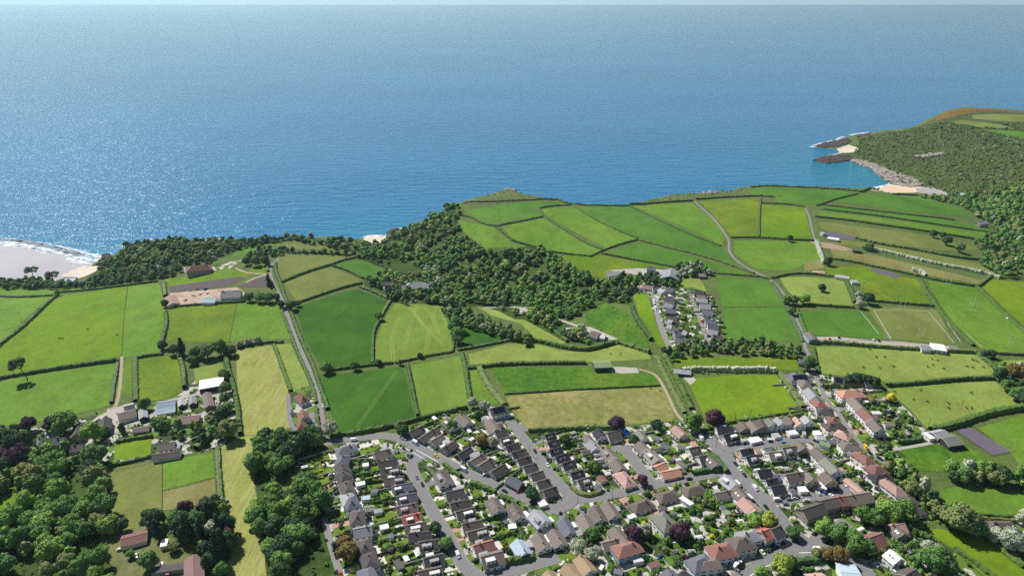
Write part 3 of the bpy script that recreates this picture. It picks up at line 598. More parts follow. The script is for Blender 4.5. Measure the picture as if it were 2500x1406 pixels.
def building(name, cat, label, c, ang, L, W, eave, rise, typ, rk, wk, flags='', group=None):
    """ridge along local x; c = world centre on the ground"""
    gz = float(H(c[0], c[1])); root = empty(name, (c[0], c[1], gz), ang); tag(root, label, cat, group)
    hl, hw = L / 2, W / 2; hr = eave + rise; rnd = random.Random(int(c[0] * 13 + c[1] * 7))
    cx, sx = math.cos(ang), math.sin(ang)
    # walls
    b = MB(); z0 = -1.5
    hip = typ == 'h'
    if typ in 'gG':
        vs = [(-hl, -hw, z0), (hl, -hw, z0), (hl, hw, z0), (-hl, hw, z0), (-hl, -hw, eave), (hl, -hw, eave), (hl, hw, eave), (-hl, hw, eave), (-hl, 0, hr), (hl, 0, hr)]
        b.add(vs, [(0, 1, 5, 4), (2, 3, 7, 6), (1, 2, 6, 9, 5), (3, 0, 4, 8, 7), (0, 3, 2, 1)])
    else: b.box(-hl, hl, -hw, hw, z0, eave)
    wl = b.build('walls', [WMAT[wk]], root)
    # roof
    ov = 0.42; th = 0.22; b = MB(); k = rise / hw; ed = eave - ov * k
    if typ in 'gG':
        for s in (-1, 1):
            p = [(-hl - ov, s * (hw + ov), ed), (hl + ov, s * (hw + ov), ed), (hl + ov, 0, hr), (-hl - ov, 0, hr)]
            q = [(x, y, z + th) for x, y, z in p]
            f = [(4, 5, 6, 7), (3, 2, 1, 0), (0, 1, 5, 4), (1, 2, 6, 5), (3, 0, 4, 7)] if s < 0 else [(7, 6, 5, 4), (0, 1, 2, 3), (4, 5, 1, 0), (5, 6, 2, 1), (7, 4, 0, 3)]
            b.add(p + q, f, 0)
        b.box(-hl - ov, hl + ov, -0.16, 0.16, hr + th - 0.06, hr + th + 0.1, 0)
        if typ == 'g':
            for e in (-1, 1):
                for s in (-1, 1):
                    x = e * (hl + ov); xa, xb = (x, x + 0.05) if e > 0 else (x - 0.05, x)
                    b.add([(xa, s * (hw + ov), ed - .12), (xb, s * (hw + ov), ed - .12), (xb, 0, hr - .1), (xa, 0, hr - .1), (xa, s * (hw + ov), ed + th), (xb, s * (hw + ov), ed + th), (xb, 0, hr + th + .03), (xa, 0, hr + th + .03)], [(0, 1, 5, 4), (1, 2, 6, 5), (2, 3, 7, 6), (3, 0, 4, 7), (4, 5, 6, 7), (0, 3, 2, 1)], 1)
    elif hip:
        rl = max(hl - hw, 0.15); e = [(-hl - ov, -hw - ov, ed), (hl + ov, -hw - ov, ed), (hl + ov, hw + ov, ed), (-hl - ov, hw + ov, ed)]
        vs = e + [(x, y, z + th) for x, y, z in e] + [(-rl, 0, hr + th), (rl, 0, hr + th)]
        b.add(vs, [(0, 1, 5, 4), (1, 2, 6, 5), (2, 3, 7, 6), (3, 0, 4, 7), (4, 5, 9, 8), (5, 6, 9), (6, 7, 8, 9), (7, 4, 8), (3, 2, 1, 0)], 0)
    elif typ == 'f':
        b.box(-hl - .2, hl + .2, -hw - .2, hw + .2, eave, eave + .3, 0)
    elif typ == 'r':      # round (barrel) roof
        n_ = 9; vs = []
        for x in (-hl, hl):
            for i in range(n_): t = math.pi * i / (n_ - 1); vs.append((x, -math.cos(t) * (hw + .05), eave + math.sin(t) * rise))
        b.add(vs, [(i, n_ + i, n_ + i + 1, i + 1) for i in range(n_ - 1)] + [tuple(range(n_))[::-1], tuple(range(n_, 2 * n_))][::1], 0)
    rf = b.build('roof', [RMAT[rk], frame], root)
    # chimney
    if 'c' in flags or ('n' not in flags and cat == 'house' and rnd.random() < 0.45):
        x = rnd.choice((-1, 1)) * (max(hl - hw, 0.5) if hip else hl * rnd.uniform(0.3, 0.85)); b = MB()
        b.box(x - .45, x + .45, -.35, .35, hr - 1.0, hr + 1.15, 0); b.box(x - .52, x + .52, -.42, .42, hr + 1.15, hr + 1.28, 0)
        for q in (-.22, .22): b.cyl((x + q, 0, hr + 1.28), (x + q, 0, hr + 1.65), .12, .1, 6, 1)
        b.build('chimney', [brick, RMAT['rb']], rf)
    # windows on the sides that can be seen
    if typ != 'r' and 'x' not in flags:
        tocam = (-c[0], -c[1])
        for (nxn, nyn, ln, off) in ((0, -1, L, hw), (0, 1, L, hw), (1, 0, W, hl), (-1, 0, W, hl)):
            wx, wy = nxn * cx - nyn * sx, nxn * sx + nyn * cx
            if wx * tocam[0] + wy * tocam[1] < 0.12 * math.hypot(*tocam): continue
            rz = math.atan2(nyn, nxn) - math.pi / 2
            k_ = max(1, min(4, int(ln / 3.4))); storeys = 2 if eave > 4 else 1
            for st in range(storeys):
                for i in range(k_):
                    t = (i + .5) / k_ * ln - ln / 2; zz = 1.55 + st * 2.6
                    x, y = (t, nyn * off) if nxn == 0 else (nxn * off, t)
                    if st == 0 and i == k_ // 2 and 'q' not in flags and (cat == 'house') and rnd.random() < .55: place('door', DOOR[rnd.randrange(4)], root, x, y, 0.0, rz)
                    else: place('window', WIN[(2.4, 1.35) if (st == 0 and rnd.random() < .5 and ln / k_ > 3.2) else (1.7, 1.25)], root, x, y, zz, rz)
            if typ in 'gG' and nxn != 0 and rise > 2.1 and storeys == 1: place('window', WIN[(1.0, 1.1)], root, nxn * off, 0, eave + .45, rz)
    # the slope towards the camera, for dormers and skylights
    s = -1 if (-(-c[0]) * sx + (-c[1]) * cx) < 0 else 1
    if 'd' in flags or 'D' in flags:
        ss = s if 'd' in flags else -s
        dl = min(L * rnd.uniform(.3, .5), 5.5); b = MB(); x0 = rnd.uniform(-hl + .8, hl - .8 - dl); zt = hr - .25; zb = eave + .25
        ya, yb = ss * hw * 0.78, ss * hw * .3
        b.box(x0, x0 + dl, min(ya, yb), max(ya, yb), zb, zt, 0); b.box(x0 - .2, x0 + dl + .2, min(ya + ss * .25, yb), max(ya + ss * .25, yb), zt, zt + .16, 1)
        do = b.build('dormer', [WMAT['w'], flatw if rnd.random() < .6 else flatg], root)
        for i in range(2): place('window', WIN[(1.7, 1.25)] if dl > 4.6 else WIN[(1.0, 1.1)], do, x0 + dl * (.27 + .46 * i), ya, (zb + zt) / 2 + .1, 0 if ss > 0 else math.pi)
    if 'k' in flags:
        for i in range(2):
            x = hl * (-.35 + .6 * i); y = s * hw * .5; z = hr - rise * .5 + th; b = MB(); a_ = math.atan2(rise, hw) * (-s)
            M_ = Matrix.Translation((x, y, z)) @ Matrix.Rotation(a_, 4, 'X'); b.box(-.55, .55, -.7, .7, -.05, .1, 0, M_); b.box(-.42, .42, -.57, .57, .102, .115, 1, M_); b.build('skylight', [frame, glass], rf)
    if 's' in flags:
        x = 0; y = s * hw * .5; z = hr - rise * .5 + th; a_ = math.atan2(rise, hw) * (-s); b = MB()
        M_ = Matrix.Translation((x, y, z)) @ Matrix.Rotation(a_, 4, 'X'); b.box(-hl * .7, hl * .7, -hw * .42, hw * .42, .08, .16, 0, M_); b.build('solar_panels', [solar], rf)
    if 'e' in flags or 'E' in flags:      # flat-roofed extension at one end or side
        e = -1 if 'E' in flags else 1; b = MB(); l2 = min(3.6, W * .5); x0, x1 = (hl, hl + l2) if e > 0 else (-hl - l2, -hl)
        b.box(x0, x1, -hw * .8, hw * .6, -1.5, 2.5, 0); b.box(x0 - .1, x1 + .15, -hw * .8 - .15, hw * .6 + .15, 2.5, 2.72, 1); b.build('extension', [WMAT[wk], flatw if rnd.random() < .5 else flatg], root)
    if cat == 'house' and 'n' not in flags and 'e' not in flags and 'E' not in flags and typ == 'g' and eave < 4 and L > 7 and rnd.random() < .45:
        x0 = rnd.uniform(-hl, hl - 4.6); ye = -s * hw; y1_ = -s * (hw + 2.4); b = MB(); b.box(x0, x0 + 4.4, min(ye, y1_), max(ye, y1_), -1.5, 2.35, 0); b.box(x0 - .1, x0 + 4.5, min(ye, y1_ - .12), max(ye, y1_ + .12), 2.35, 2.5, 1); b.build('extension', [WMAT[wk], flatw if rnd.random() < .7 else flatg], root)
    if 'v' in flags:
        b = MB(); x0 = hl; b.box(x0, x0 + 3.2, -1.9, 1.9, -1, 2.1, 0)
        b.add([(x0, -2.1, 2.1), (x0 + 3.4, -2.1, 2.1), (x0 + 3.4, 2.1, 2.1), (x0, 2.1, 2.1), (x0, 0, 3.1), (x0 + 2.2, 0, 3.1)], [(0, 1, 5, 4), (1, 2, 5), (2, 3, 4, 5), (3, 0, 4), (3, 2, 1, 0)], 1); b.build('conservatory', [frame, conserv], root)
    HOUSES.append((c, ang, L, W, root, cat)); return root
ORD = 'first second third fourth fifth sixth seventh eighth ninth tenth eleventh twelfth thirteenth fourteenth fifteenth sixteenth seventeenth eighteenth nineteenth twentieth'.split()
ROWS_W = []
def row(phrase, data, kindname='house', garden=None):
    n_ = len(data); cs = []
    for i, d in enumerate(data):
        t, x1, y1, x2, y2, W, st, typ, rk, wk = d[:10]; fl = d[10] if len(d) > 10 else ''
        eave = {1: 2.5, 2: 5.0, 1.5: 3.2, 3: 7.4}[st]; rise = W / 2 * math.tan(R(34 if typ != 'h' else 30))
        p = at(*tp(t, x1, y1), eave + rise); q = at(*tp(t, x2, y2), eave + rise); v = q - p
        ang = math.atan2(v.y, v.x); L = max(math.hypot(v.x, v.y), 1.0) + (W if typ == 'h' else 0); c = ((p.x + q.x) / 2, (p.y + q.y) / 2)
        kind = {1: 'bungalow', 1.5: 'house', 2: 'house', 3: 'terraced block'}[st]
        lab = f"{ROOF[rk][0]} {kind} with {WALLC[wk][0]}, {ORD[i]} {phrase}" if n_ > 1 else f"{ROOF[rk][0]} {kind} with {WALLC[wk][0]}, {phrase}"
        ww = lab.split()
        if len(ww) > 16: lab = lab.replace(' with ' + WALLC[wk][0], '')
        building({'bungalow': 'bungalow', 'house': 'house', 'terraced block': 'terraced_house'}[kind], 'house', lab, c, ang, L, W, eave, rise, typ, rk, wk, fl)
        cs.append((c, ang, L, W))
    if garden: ROWS_W.append((cs, garden, phrase))
row('from the sea in the row beside the wooded lane', [
 ('A',590,410,735,370,9,1.5,'h','sl','w'),('A',600,570,570,650,8.5,2,'h','sl','w','c'),('A',585,745,612,800,8.5,2,'h','dk','w','c'),('A',600,880,625,905,8.5,2,'h','dk','w'),('A',650,1085,690,1180,8.5,2,'h','dk','w','c'),
 ('A',690,1310,710,1360,8.5,2,'h','lg','w','e'),('B',745,-80,770,-15,8.8,2,'h','sl','w','c'),('B',865,200,870,270,9,2,'h','dk','w','c'),('B',810,520,1140,448,9,2,'g','lg','w'),('B',1000,750,1015,815,8.8,2,'h','dk','w','c'),('B',1090,1010,1120,1090,9,2,'h','dk','w','c'),('B',1060,1300,1100,1380,9,2,'h','sl','w')], garden=(34, 26))
row('down the stepped row west of the curved road', [
 ('A',1205,515,1510,440,9,1,'g','br','w','D'),('A',1280,690,1620,632,8,1,'g','dk','w','e'),('A',1322,842,1682,780,8,1,'g','db','w','d'),('A',1392,1010,1755,955,8,1,'g','db','w','d'),('A',1552,1155,1920,1072,8,1,'g','sl','w','d'),('A',1632,1352,2005,1270,8,1,'g','sl','w','d'),
 ('B',1630,92,2010,8,8,1,'g','br','w','d'),('B',1740,285,2085,200,8,1,'g','rd','w','d'),('B',1790,455,2182,372,8,1,'g','db','w','d'),('B',1860,605,2282,555,8,1,'g','dk','w','D'),('B',2065,770,2430,705,8,1,'g','dk','w','dv'),('B',2150,1085,2500,985,8,1,'g','dk','w','d'),('B',2050,1330,2480,1228,8,1,'g','db','w','d')], garden=(22, 20))
row('in the cluster above the village entrance road', [('A',1885,100,2120,0,8,1,'g','db','b'),('A',2085,225,2390,30,8,1,'g','br','g','c'),('A',2290,285,2500,160,8,1,'g','br','w'),
 ('C',165,890,400,750,8,1,'g','db','b'),('C',462,1010,692,870,8,1,'g','dk','d','e'),('C',705,1130,942,990,8,1,'g','br','b'),('C',862,1222,1092,1080,8,1,'g','br','b'),('C',1095,1340,1345,1190,8,1,'g','db','w','e'),('D',1420,180,1660,300,8,1,'g','sl','d')], garden=(12, 14))
row('near the top end of the straight middle road', [('C',235,330,385,455,9,1.5,'g','br','w','d'),('C',495,240,650,385,9,1.5,'g','br','w'),('C',1060,135,1370,70,10,2,'g','db','w','s'),('C',1050,340,1190,510,9,1.5,'g','br','w','e')], garden=(14, 14))
row('down the stepped row west of the straight middle road', [('C',1172,592,1382,540,8,1.5,'g','dk','w'),('C',1272,722,1492,670,8,1.5,'g','dk','w','d'),('C',1372,862,1602,790,8,1.5,'g','dk','w'),('C',1482,982,1712,910,8,1.5,'g','dk','w'),
 ('C',1592,1112,1832,1042,8,1.5,'g','dk','w'),('C',1712,1242,1942,1182,8,1.5,'g','dk','w'),('D',1842,142,2070,72,8,1.5,'g','dk','w'),('D',1962,292,2192,226,8,1.5,'g','dk','w'),('D',2082,452,2322,372,8,1.5,'g','dk','s')], garden=(20, 14))
row('down the black-roofed row east of the straight middle road', [('C',2110,650,2285,590,8,1.5,'g','bk','w','k'),('C',2170,780,2360,730,8,1.5,'g','bk','w','k'),('C',2200,935,2420,870,8,1.5,'g','bk','w','k'),('F',-30,905,205,830,8,1.5,'g','bk','w','k'),('F',102,1035,325,965,8,1.5,'g','bk','w','k'),('F',262,1215,492,1150,8,1.5,'g','bk','w','k'),('E',400,255,622,190,8,1.5,'g','dk','w','d')], garden=(16, 20))
row('around the small middle close', [('F',770,370,870,490,8,1.5,'g','bk','w','s'),('F',960,445,1190,400,11,1.5,'g','dk','w'),('F',560,480,650,570,7,1,'g','br','w'),('F',640,590,756,705,9,1.5,'g','lg','w','e'),('F',932,732,1080,880,9,1.5,'g','br','w','d'),('F',1100,942,1232,1092,9,1.5,'g','br','w'),('F',1245,1215,1345,1320,9,1.5,'h','pk','w'),
 ('F',1545,392,1660,522,9,1.5,'g','gg','w','k'),('F',1565,612,1700,722,9,1.5,'g','br','w'),('F',1772,782,1930,925,10,1.5,'g','gg','w','d'),('F',1900,1080,2060,1010,9,1,'g','or','w','n'),('F',1995,1195,2330,1125,8,1,'g','or','w'),('F',2262,312,2422,442,9,1.5,'g','pk','w')], garden=(16, 14))
row('below the curved road junction', [('D',112,52,232,240,10,1.5,'g','br','w','d'),('D',222,490,560,415,8,1,'g','dk','w','D'),('D',312,702,680,622,8,1,'g','db','w','c'),('D',422,862,765,770,8,1,'g','dk','w','d'),('D',542,1092,902,1010,8,1,'g','db','w','c'),('D',642,1252,1002,1152,8,1,'g','db','w','d'),('K',762,832,1122,722,8,1,'g','rb','w','c'),('K',902,1042,1302,932,11,1.5,'g','br','w','d')], garden=(16, 16))
row('between the two curving roads', [('D',1095,580,1240,790,9,1.5,'g','br','w','k'),('D',1490,692,1642,912,9,1,'g','br','w','k'),('D',1912,812,2110,1012,11,1.5,'g','lg','w','d'),('K',1582,702,1740,942,9,1,'g','bl','w'),('K',1962,582,2112,832,9,1,'g','br','w'),('K',2262,512,2432,752,9,1,'g','br','w'),('K',2165,1300,2300,1500,9,1,'g','tn','w')], garden=(14, 14))
row('along the row south of the wide junction', [('E',112,972,262,1222,8.5,1,'g','sl','w'),('E',482,882,622,1132,8.5,1,'g','br','w'),('E',702,732,842,972,8.5,1,'g','br','w'),('E',952,662,1112,902,8.5,1,'g','br','w')], garden=(14, 10))
row('in the hipped row facing the cross road', [('E',1540,705,1690,645,9,1,'h','db','w'),('E',2040,515,2180,478,9,1,'h','db','w'),('H',190,405,340,365,9,1,'h','db','w')], garden=(13, 12))
row('among the tree-filled gardens near the bottom edge', [('M',1080,470,1330,740,9,1.5,'g','br','w','e'),('M',870,780,1225,682,8,1,'g','br','w'),('E',2010,925,2092,1010,11,2,'h','gg','w','c'),('M',1250,845,1440,782,10,2,'h','rb','b'),('M',442,1002,642,1272,9,1.5,'g','tn','w'),('M',172,1172,400,1400,9,1.5,'g','tn','w'),('M',2102,1272,2200,1400,9,1.5,'g','sl','w'),('M',2380,1320,2480,1400,9,1.5,'g','bk','w')], garden=(11, 12))
row('left of the main road below the crossroads', [('G',180,745,360,700,9,1.5,'g','dk','w','k'),('G',368,900,520,872,9,1.5,'g','dk','w'),('G',512,850,710,1020,9,1.5,'g','br','b','k'),('H',855,142,1060,312,10,1.5,'g','lg','w','dv'),('H',1082,392,1240,540,10,1.5,'g','br','w','k'),('H',672,505,982,442,7,1,'g','br','w'),('H',1212,582,1400,760,10,1.5,'g','pk','w','E'),('H',1400,760,1440,820,9,1.5,'g','pk','w')], garden=(12, 12))
row('at the top right of the crossroads', [('G',702,342,1000,320,9,1.5,'g','bk','w','D'),('G',832,492,1082,425,9,1.5,'g','bk','w','d')], garden=(12, 10))
row('from the left in the gabled row under the bright field', [('G',1165,240,1262,330,9,1.5,'g','br','g'),('G',1342,215,1482,350,9,1.5,'g','br','g'),('G',1522,195,1600,290,9,2,'g','db','g'),('G',1690,165,1790,242,9,2,'g','gg','w'),('G',1862,145,1962,237,9,2,'g','lg','w'),('G',2042,125,2142,212,9,2,'g','br','w'),('G',2200,140,2310,250,9,2,'g','pk','w'),('G',2380,115,2480,202,9,2,'g','lg','w')], garden=(10, 16))
row('in the block between the two right-hand side roads', [('G',1152,777,1382,740,9,1.5,'g','bk','c'),('G',1262,905,1472,860,9,1.5,'g','bk','w','d'),('G',1690,822,1952,790,10,1.5,'g','br','w','d'),('G',1962,732,2212,700,10,1.5,'g','dk','w','d'),('G',2242,592,2372,712,9,2,'g','br','s'),('G',1482,1172,1722,1130,8.5,1.5,'g','bk','w'),('H',1642,252,1862,215,8.5,1.5,'g','bk','w'),('H',1742,382,1982,342,8.5,1.5,'g','bk','w'),('G',2022,1242,2335,1192,9,2,'g','db','w','c'),('G',2402,1162,2500,1262,9,2,'g','dk','w')], garden=(12, 10))
row('in the white-walled group by the bottom right bend', [('J',332,1112,462,1062,10,2,'h','sl','w'),('J',480,1130,640,1110,8,2,'h','br','w'),('J',742,862,882,832,11,2,'h','rb','w','c'),('J',1130,712,1232,690,11,2,'h','br','w','c'),('J',1260,590,1372,570,9,2,'h','lg','w'),('J',1560,562,1712,505,9,2,'g','rd','c'),('J',1745,530,1920,452,9,2,'g','dk','w'),('J',1462,440,1560,490,7,1.5,'g','pk','w')], garden=(10, 12))
row('in the grey stone terrace by the main road', [('I',0,300,330,195,10,2,'G','dk','s'),('I',300,155,560,102,9,2,'G','br','s'),('I',590,98,735,75,9,2,'G','rb','s'),('I',750,72,1130,14,10,2,'G','br','s','c')], garden=(12, 4))
row('down the left side of the far right lane', [('N',330,262,450,250,12,2,'h','sl','w','s'),('N',480,370,520,420,9,2,'h','br','w'),('N',580,522,720,680,10,2,'g','lg','w'),('N',700,690,790,760,9,2,'g','br','w'),('N',768,758,788,775,9,2,'h','rd','w'),('N',880,905,930,912,10,2,'h','dk','w'),('N',1040,1080,1065,1115,8.5,2,'h','rb','w'),('N',1000,1205,1150,1190,9,2,'h','db','w','c'),
 ('O',770,110,795,120,9.5,2,'h','pk','w'),('O',850,330,960,330,9,2,'h','br','w'),('O',1120,520,1210,580,9,2,'h','rb','w','e'),('O',1400,780,1450,770,10.5,2,'h','rb','w'),('O',1430,935,1560,922,9,2,'h','bk','w'),('O',1592,1022,1785,1160,8.5,2,'h','pk','w','E'),('I',1750,72,1790,100,9,2,'h','db','w'),('I',1830,255,1890,245,9,1.5,'h','dk','w')], garden=(8, 18))
row('down the right side of the far right lane', [('N',1060,310,1250,330,10,1.5,'g','dk','w','s'),('N',1640,380,1842,368,8,1,'g','dk','b'),('N',1290,575,1500,562,11,2,'h','or','w','c'),('N',1425,702,1590,880,9,2,'g','br','w'),('N',1602,902,1790,1082,9,2,'g','rb','w'),('N',1792,1122,1960,1292,9,2,'g','br','w')], garden=(16, 22))
row('in the pale terraces left of the far right lane', [('O',242,408,430,590,9,2,'g','br','w'),('O',442,622,660,830,9,2,'g','gg','w'),('O',422,872,560,1012,9,2,'g','br','c'),('O',62,852,195,992,9,2,'g','br','c')], garden=(10, 10))
row('beside the big sycamores at the bottom right', [('I',1470,560,1690,530,9,1.5,'g','pk','g'),('I',1580,580,1690,690,9,1.5,'g','br','g','k'),('I',1020,800,1320,700,11,1.5,'g','rb','c'),('I',1455,965,1625,1110,9,2,'g','wh','w','k'),('I',1720,1390,1890,1295,12,1.5,'g','dk','c')], garden=(9, 12))
row('down the left lane of the far cul-de-sac', [('P',720,452,870,442,9,1,'h','pk','w'),('P',890,480,990,468,9,1,'g','sl','w'),('P',1040,495,1110,545,8,1,'g','lg','w'),('P',1140,490,1280,490,9,1.5,'g','sl','w'),('P',1130,650,1290,655,10,1.5,'g','dk','w'),('P',1100,738,1300,735,9,1,'g','br','w'),('P',1130,782,1280,800,9,1,'g','lg','w'),('P',1140,890,1335,885,9,1.5,'g','sl','d'),('P',1160,1035,1350,1045,9,1,'g','dk','w'),('P',1200,1090,1270,1110,8,1,'g','lg','b'),('P',1190,1180,1260,1200,8,1,'g','lg','w'),('P',1250,1250,1380,1260,9,1,'g','sl','w'),('P',1290,1330,1400,1310,9,1,'g','sl','b'),('Q',1330,340,1520,350,10,1.5,'g','sl','w')], garden=(9, 10))
row('down the right lane of the far cul-de-sac', [('P',1720,540,1860,560,9,1.5,'g','bk','d'),('P',1740,632,1930,632,9,1.5,'g','br','w'),('P',1750,690,1930,690,9,1.5,'g','lg','d'),('P',1790,800,1990,800,10,1.5,'g','lg','w'),('P',1840,915,2030,920,9,1.5,'g','sl','w'),('P',1895,1098,2090,1100,9,1.5,'g','sl','w'),('P',1940,1185,2130,1185,10,1.5,'g','sl','w'),('P',1950,1290,2130,1310,9,1,'g','lg','d'),('Q',2030,305,2215,300,8,1,'g','dk','w'),('Q',1480,205,1550,225,8,1,'g','lg','w')], garden=(9, 8))
def one(name, cat, lab, t, x1, y1, x2, y2, W, ev, typ, rk, wk, fl='n', pitch=20):
    rise = W / 2 * math.tan(R(pitch)) if typ != 'f' else 0.3
    p = at(*tp(t, x1, y1), ev + rise); q = at(*tp(t, x2, y2), ev + rise); v = q - p
    L = math.hypot(v.x, v.y) + (W if typ == 'h' else 0)
    return building(name, cat, lab, ((p.x + q.x) / 2, (p.y + q.y) / 2), math.atan2(v.y, v.x), L, W, ev, rise, typ, rk, wk, fl)
one('farmhouse','house','white farmhouse with slate roof beside the yard above the cul-de-sac','P',785,90,950,88,9,5,'g','sl','w','c',34)
one('barn','barn','large pale grey barn right of the white farmhouse','P',1250,110,1215,275,22,4,'g','lg','g','x')
one('barn','barn','long pale barn at the left of the hilltop yard','P',30,215,260,160,14,4,'g','lg','g','x')
one('shed','shed','brown field shed beside the blossom hedge above the cul-de-sac','P',1780,225,1895,222,9,3,'g','br','k','x')
one('cottage','house','black cottage with white gable beside the woods left of the cul-de-sac','P',460,500,580,450,9,2.6,'g','bk','w','',36)
one('barn','barn','green-roofed open barn by the rough yellow field','_',1450,887,1490,885,12,5,'G','gn','n','x',12)
one('stable','stable','long dark stable under the blossom hedge by the bright field','_',1646,905,1686,906,7,3,'g','lg','d','x',16)
one('barn','barn','big white-roofed barn beside the mown strip','S',545,610,900,540,15,5,'g','wh','d','x',8)
one('barn','barn','brown ribbed barn below the big white-roofed barn','S',645,735,690,925,7,3.4,'g','br','k','x',26)
one('shed','shed','grey ridged shed left of the brown ribbed barn','S',430,800,438,890,5.2,3,'g','lg','d','x',28)
one('shed','shed','grey ridged shed beside the greenhouses','S',262,835,272,915,5.2,3,'g','lg','d','x',28)
for i, (nm, y) in enumerate((('uppermost', 0), ('middle', 62), ('lowest', 125))):
    one('greenhouse','greenhouse',f'pale blue greenhouse, {nm} of three side by side left of the sheds','S',-105,905+y,165,850+y,5.5,2.2,'g','bl','w','x',24)
one('bungalow','house','long pink-roofed bungalow below the greenhouses','S',200,1130,530,1080,11,2.6,'g','pk','w','q',28)
one('barn','barn','long farm building with ribbed white front beside the yard','R',1800,1075,2060,1000,12,3.6,'g','br','w','x',22)
one('shed','shed','grey ridged shed right of the long farm building','R',2170,985,2185,1100,6,3.2,'g','lg','d','x',28)
one('storage_tent','tent','white domed store beside the farm vegetable plot','R',1880,935,2040,890,7,0.8,'r','wh','w','x',60)
one('house','house','dark-roofed house among the trees beside the pale yard','R',1210,1185,1160,1350,9,5,'g','dk','s','c',36)
one('house','house','slate wing of the farm courtyard facing the lawn','R',1330,1190,1480,1220,8,4.6,'g','sl','s','',36)
one('house','house','steep dark farm cottage right of the small lawn','R',1600,1100,1580,1230,8,4.8,'g','dk','s','',42)
one('shed','shed','low brown outbuilding below the farm drive','R',2040,1300,2270,1260,7,2.4,'g','br','k','x',18)
one('house','house','white house with slate roof half hidden behind lower-left trees','T',850,60,960,50,9,4.6,'g','sl','w','c',36)
one('house','house','white-gabled cottage peeping over the purple hedge','T',560,70,610,70,8,4.6,'g','lg','w','c',36)
one('cottage','house','brown cottage with white wall beside the curving drive','T',1070,180,1260,150,8,2.6,'g','br','w','',32)
one('bungalow','house','white bungalow with blue gable above the paddocks','_',388,1085,425,1078,9,2.6,'g','br','w','e',34)
one('stable','stable','long low stable along the top of the paddocks','_',374,1112,440,1101,7,2.6,'g','dk','w','x',26)
one('stable','stable','brown-roofed white stable below the olive paddock','U',290,850,670,745,10,3,'g','rb','w','x',18)
one('shop_building','building','long dusky red-roofed building at the bottom edge','U',1385,1085,1390,1420,10,4.4,'g','mv','w','x',26)
one('shed','shed','long low grey outbuilding left of the red-roofed building','U',760,1320,1250,1235,5,3,'f','dk','g','x')
one('shed','shed','cream shed under the trees above the red-roofed building','U',895,900,990,880,6,3,'f','wh','c','x')
one('house','house','red-roofed white house at the top of the lane pair','S',2070,760,2120,800,7.5,4.2,'h','rb','w','',40)
one('house','house','gabled red-brown house in the middle of the lane pair','S',2105,1000,2145,1090,7.5,4.6,'g','rb','w','c',42)
one('house','house','small red-brown house below the gabled lane house','S',2090,1165,2095,1215,6.5,3.6,'h','rb','w','',38)
one('manor_house','house','large turreted country house on the cliff-top lawn','a',1830,590,1960,560,12,7,'h','rb','s','c',40)
one('house','house','white house left of the turreted country house','a',1770,610,1840,590,10,5,'g','lg','w','',34)
one('house','house','zigzag-roofed white house beside the building site','a',2110,830,2290,815,14,5,'g','lg','w','c',36)
one('house','house','pale blue-roofed block left of the zigzag-roofed house','a',1950,890,2060,885,13,3.4,'g','bl','w','',24)
one('barn','barn','pink-roofed barn at the left end of the building site','a',1620,870,1650,930,12,4,'g','pk','c','x',18)
one('beach_cafe','building','pale-roofed low building behind the left beach','a',600,725,710,715,14,3,'f','bl','c','x')
one('beach_cafe','building','grey seafront building above the pale-roofed one','a',600,700,720,695,8,3,'f','sl','w','x')
one('house','house','stone manor with steep roof above the tennis court','b',1570,730,1690,745,13,6,'h','lg','s','c',40)
one('house','house','low wing left of the stone manor','b',1480,765,1540,770,9,3.4,'g','lg','s','',34)
one('house','house','dark-roofed cottage below the stone manor','b',1410,790,1480,795,9,3.4,'g','dk','s','',34)
one('house','house','long cottage left above the tennis court','b',1325,725,1400,740,9,3.4,'g','dk','s','',34)
one('shed','shed','pale blue shed left of the manor cottages','b',1315,790,1355,790,6,2.6,'f','bl','w','x')
one('barn','barn','brown barn at the valley track end','X',2220,850,2370,880,13,3.4,'g','br','w','x',26)
one('shed','shed','white shed right of the valley barn','X',2400,915,2480,920,9,3,'g','wh','w','x',20)
one('clubhouse','building','brown-roofed clubhouse with blue end at the pitch corner','Z',450,975,500,1040,9,3.4,'g','br','b','x',24)
one('clubhouse','building','white flat-roofed rugby club beside the car park','Z',1620,1110,1750,1130,13,3.4,'f','wh','w','q')
one('shed','shed','grey-roofed shed left of the rugby club','Z',1510,1110,1600,1115,9,3,'g','lg','w','x',20)
one('shed','shed','olive hut right of the rugby club','Z',1790,1122,1870,1128,8,2.8,'f','gg','c','x')
one('stable','stable','pale stable block above the far riding arena','Z',575,25,600,35,7,3,'g','lg','w','x',18)
one('stable','stable','white stable block below the far riding arena','Z',630,78,735,95,7,3,'f','wh','w','x')
one('shed','shed','brown field shelter under the blossom hedge','Z',870,195,950,205,6,2.8,'f','dk','d','x')
one('stable','stable','long grey stables left of the dark riding arena','Z',700,440,830,460,8,2.8,'f','lg','w','x')
one('stable','stable','grey stable by the arena path corner','Z',850,492,915,496,8,2.8,'f','lg','w','x')
one('shed','shed','cream shed under the dark bushes by the lane','Z',490,402,600,408,6,2.6,'f','tn','c','x')
one('shed','shed','slate garden building behind the row of trees','Z',360,1235,395,1238,7,3,'g','sl','d','x',32)
one('cottage','house','white cottage among the valley bushes behind the beach','d',1900,985,1960,980,10,3.4,'g','lg','w','',34)
one('house','house','grey gabled house at the lane end above the valley','d',2060,1245,2140,1250,10,4.6,'g','lg','s','',38)
one('barn','barn','pale ridged barn at the top of the right-hand yard','V',780,130,1000,85,9,3.4,'g','lg','g','x',24)
one('barn','barn','dark barn with pale ridge beside the grey riding arena','V',960,240,1240,205,13,3.6,'g','gg','d','x',16)
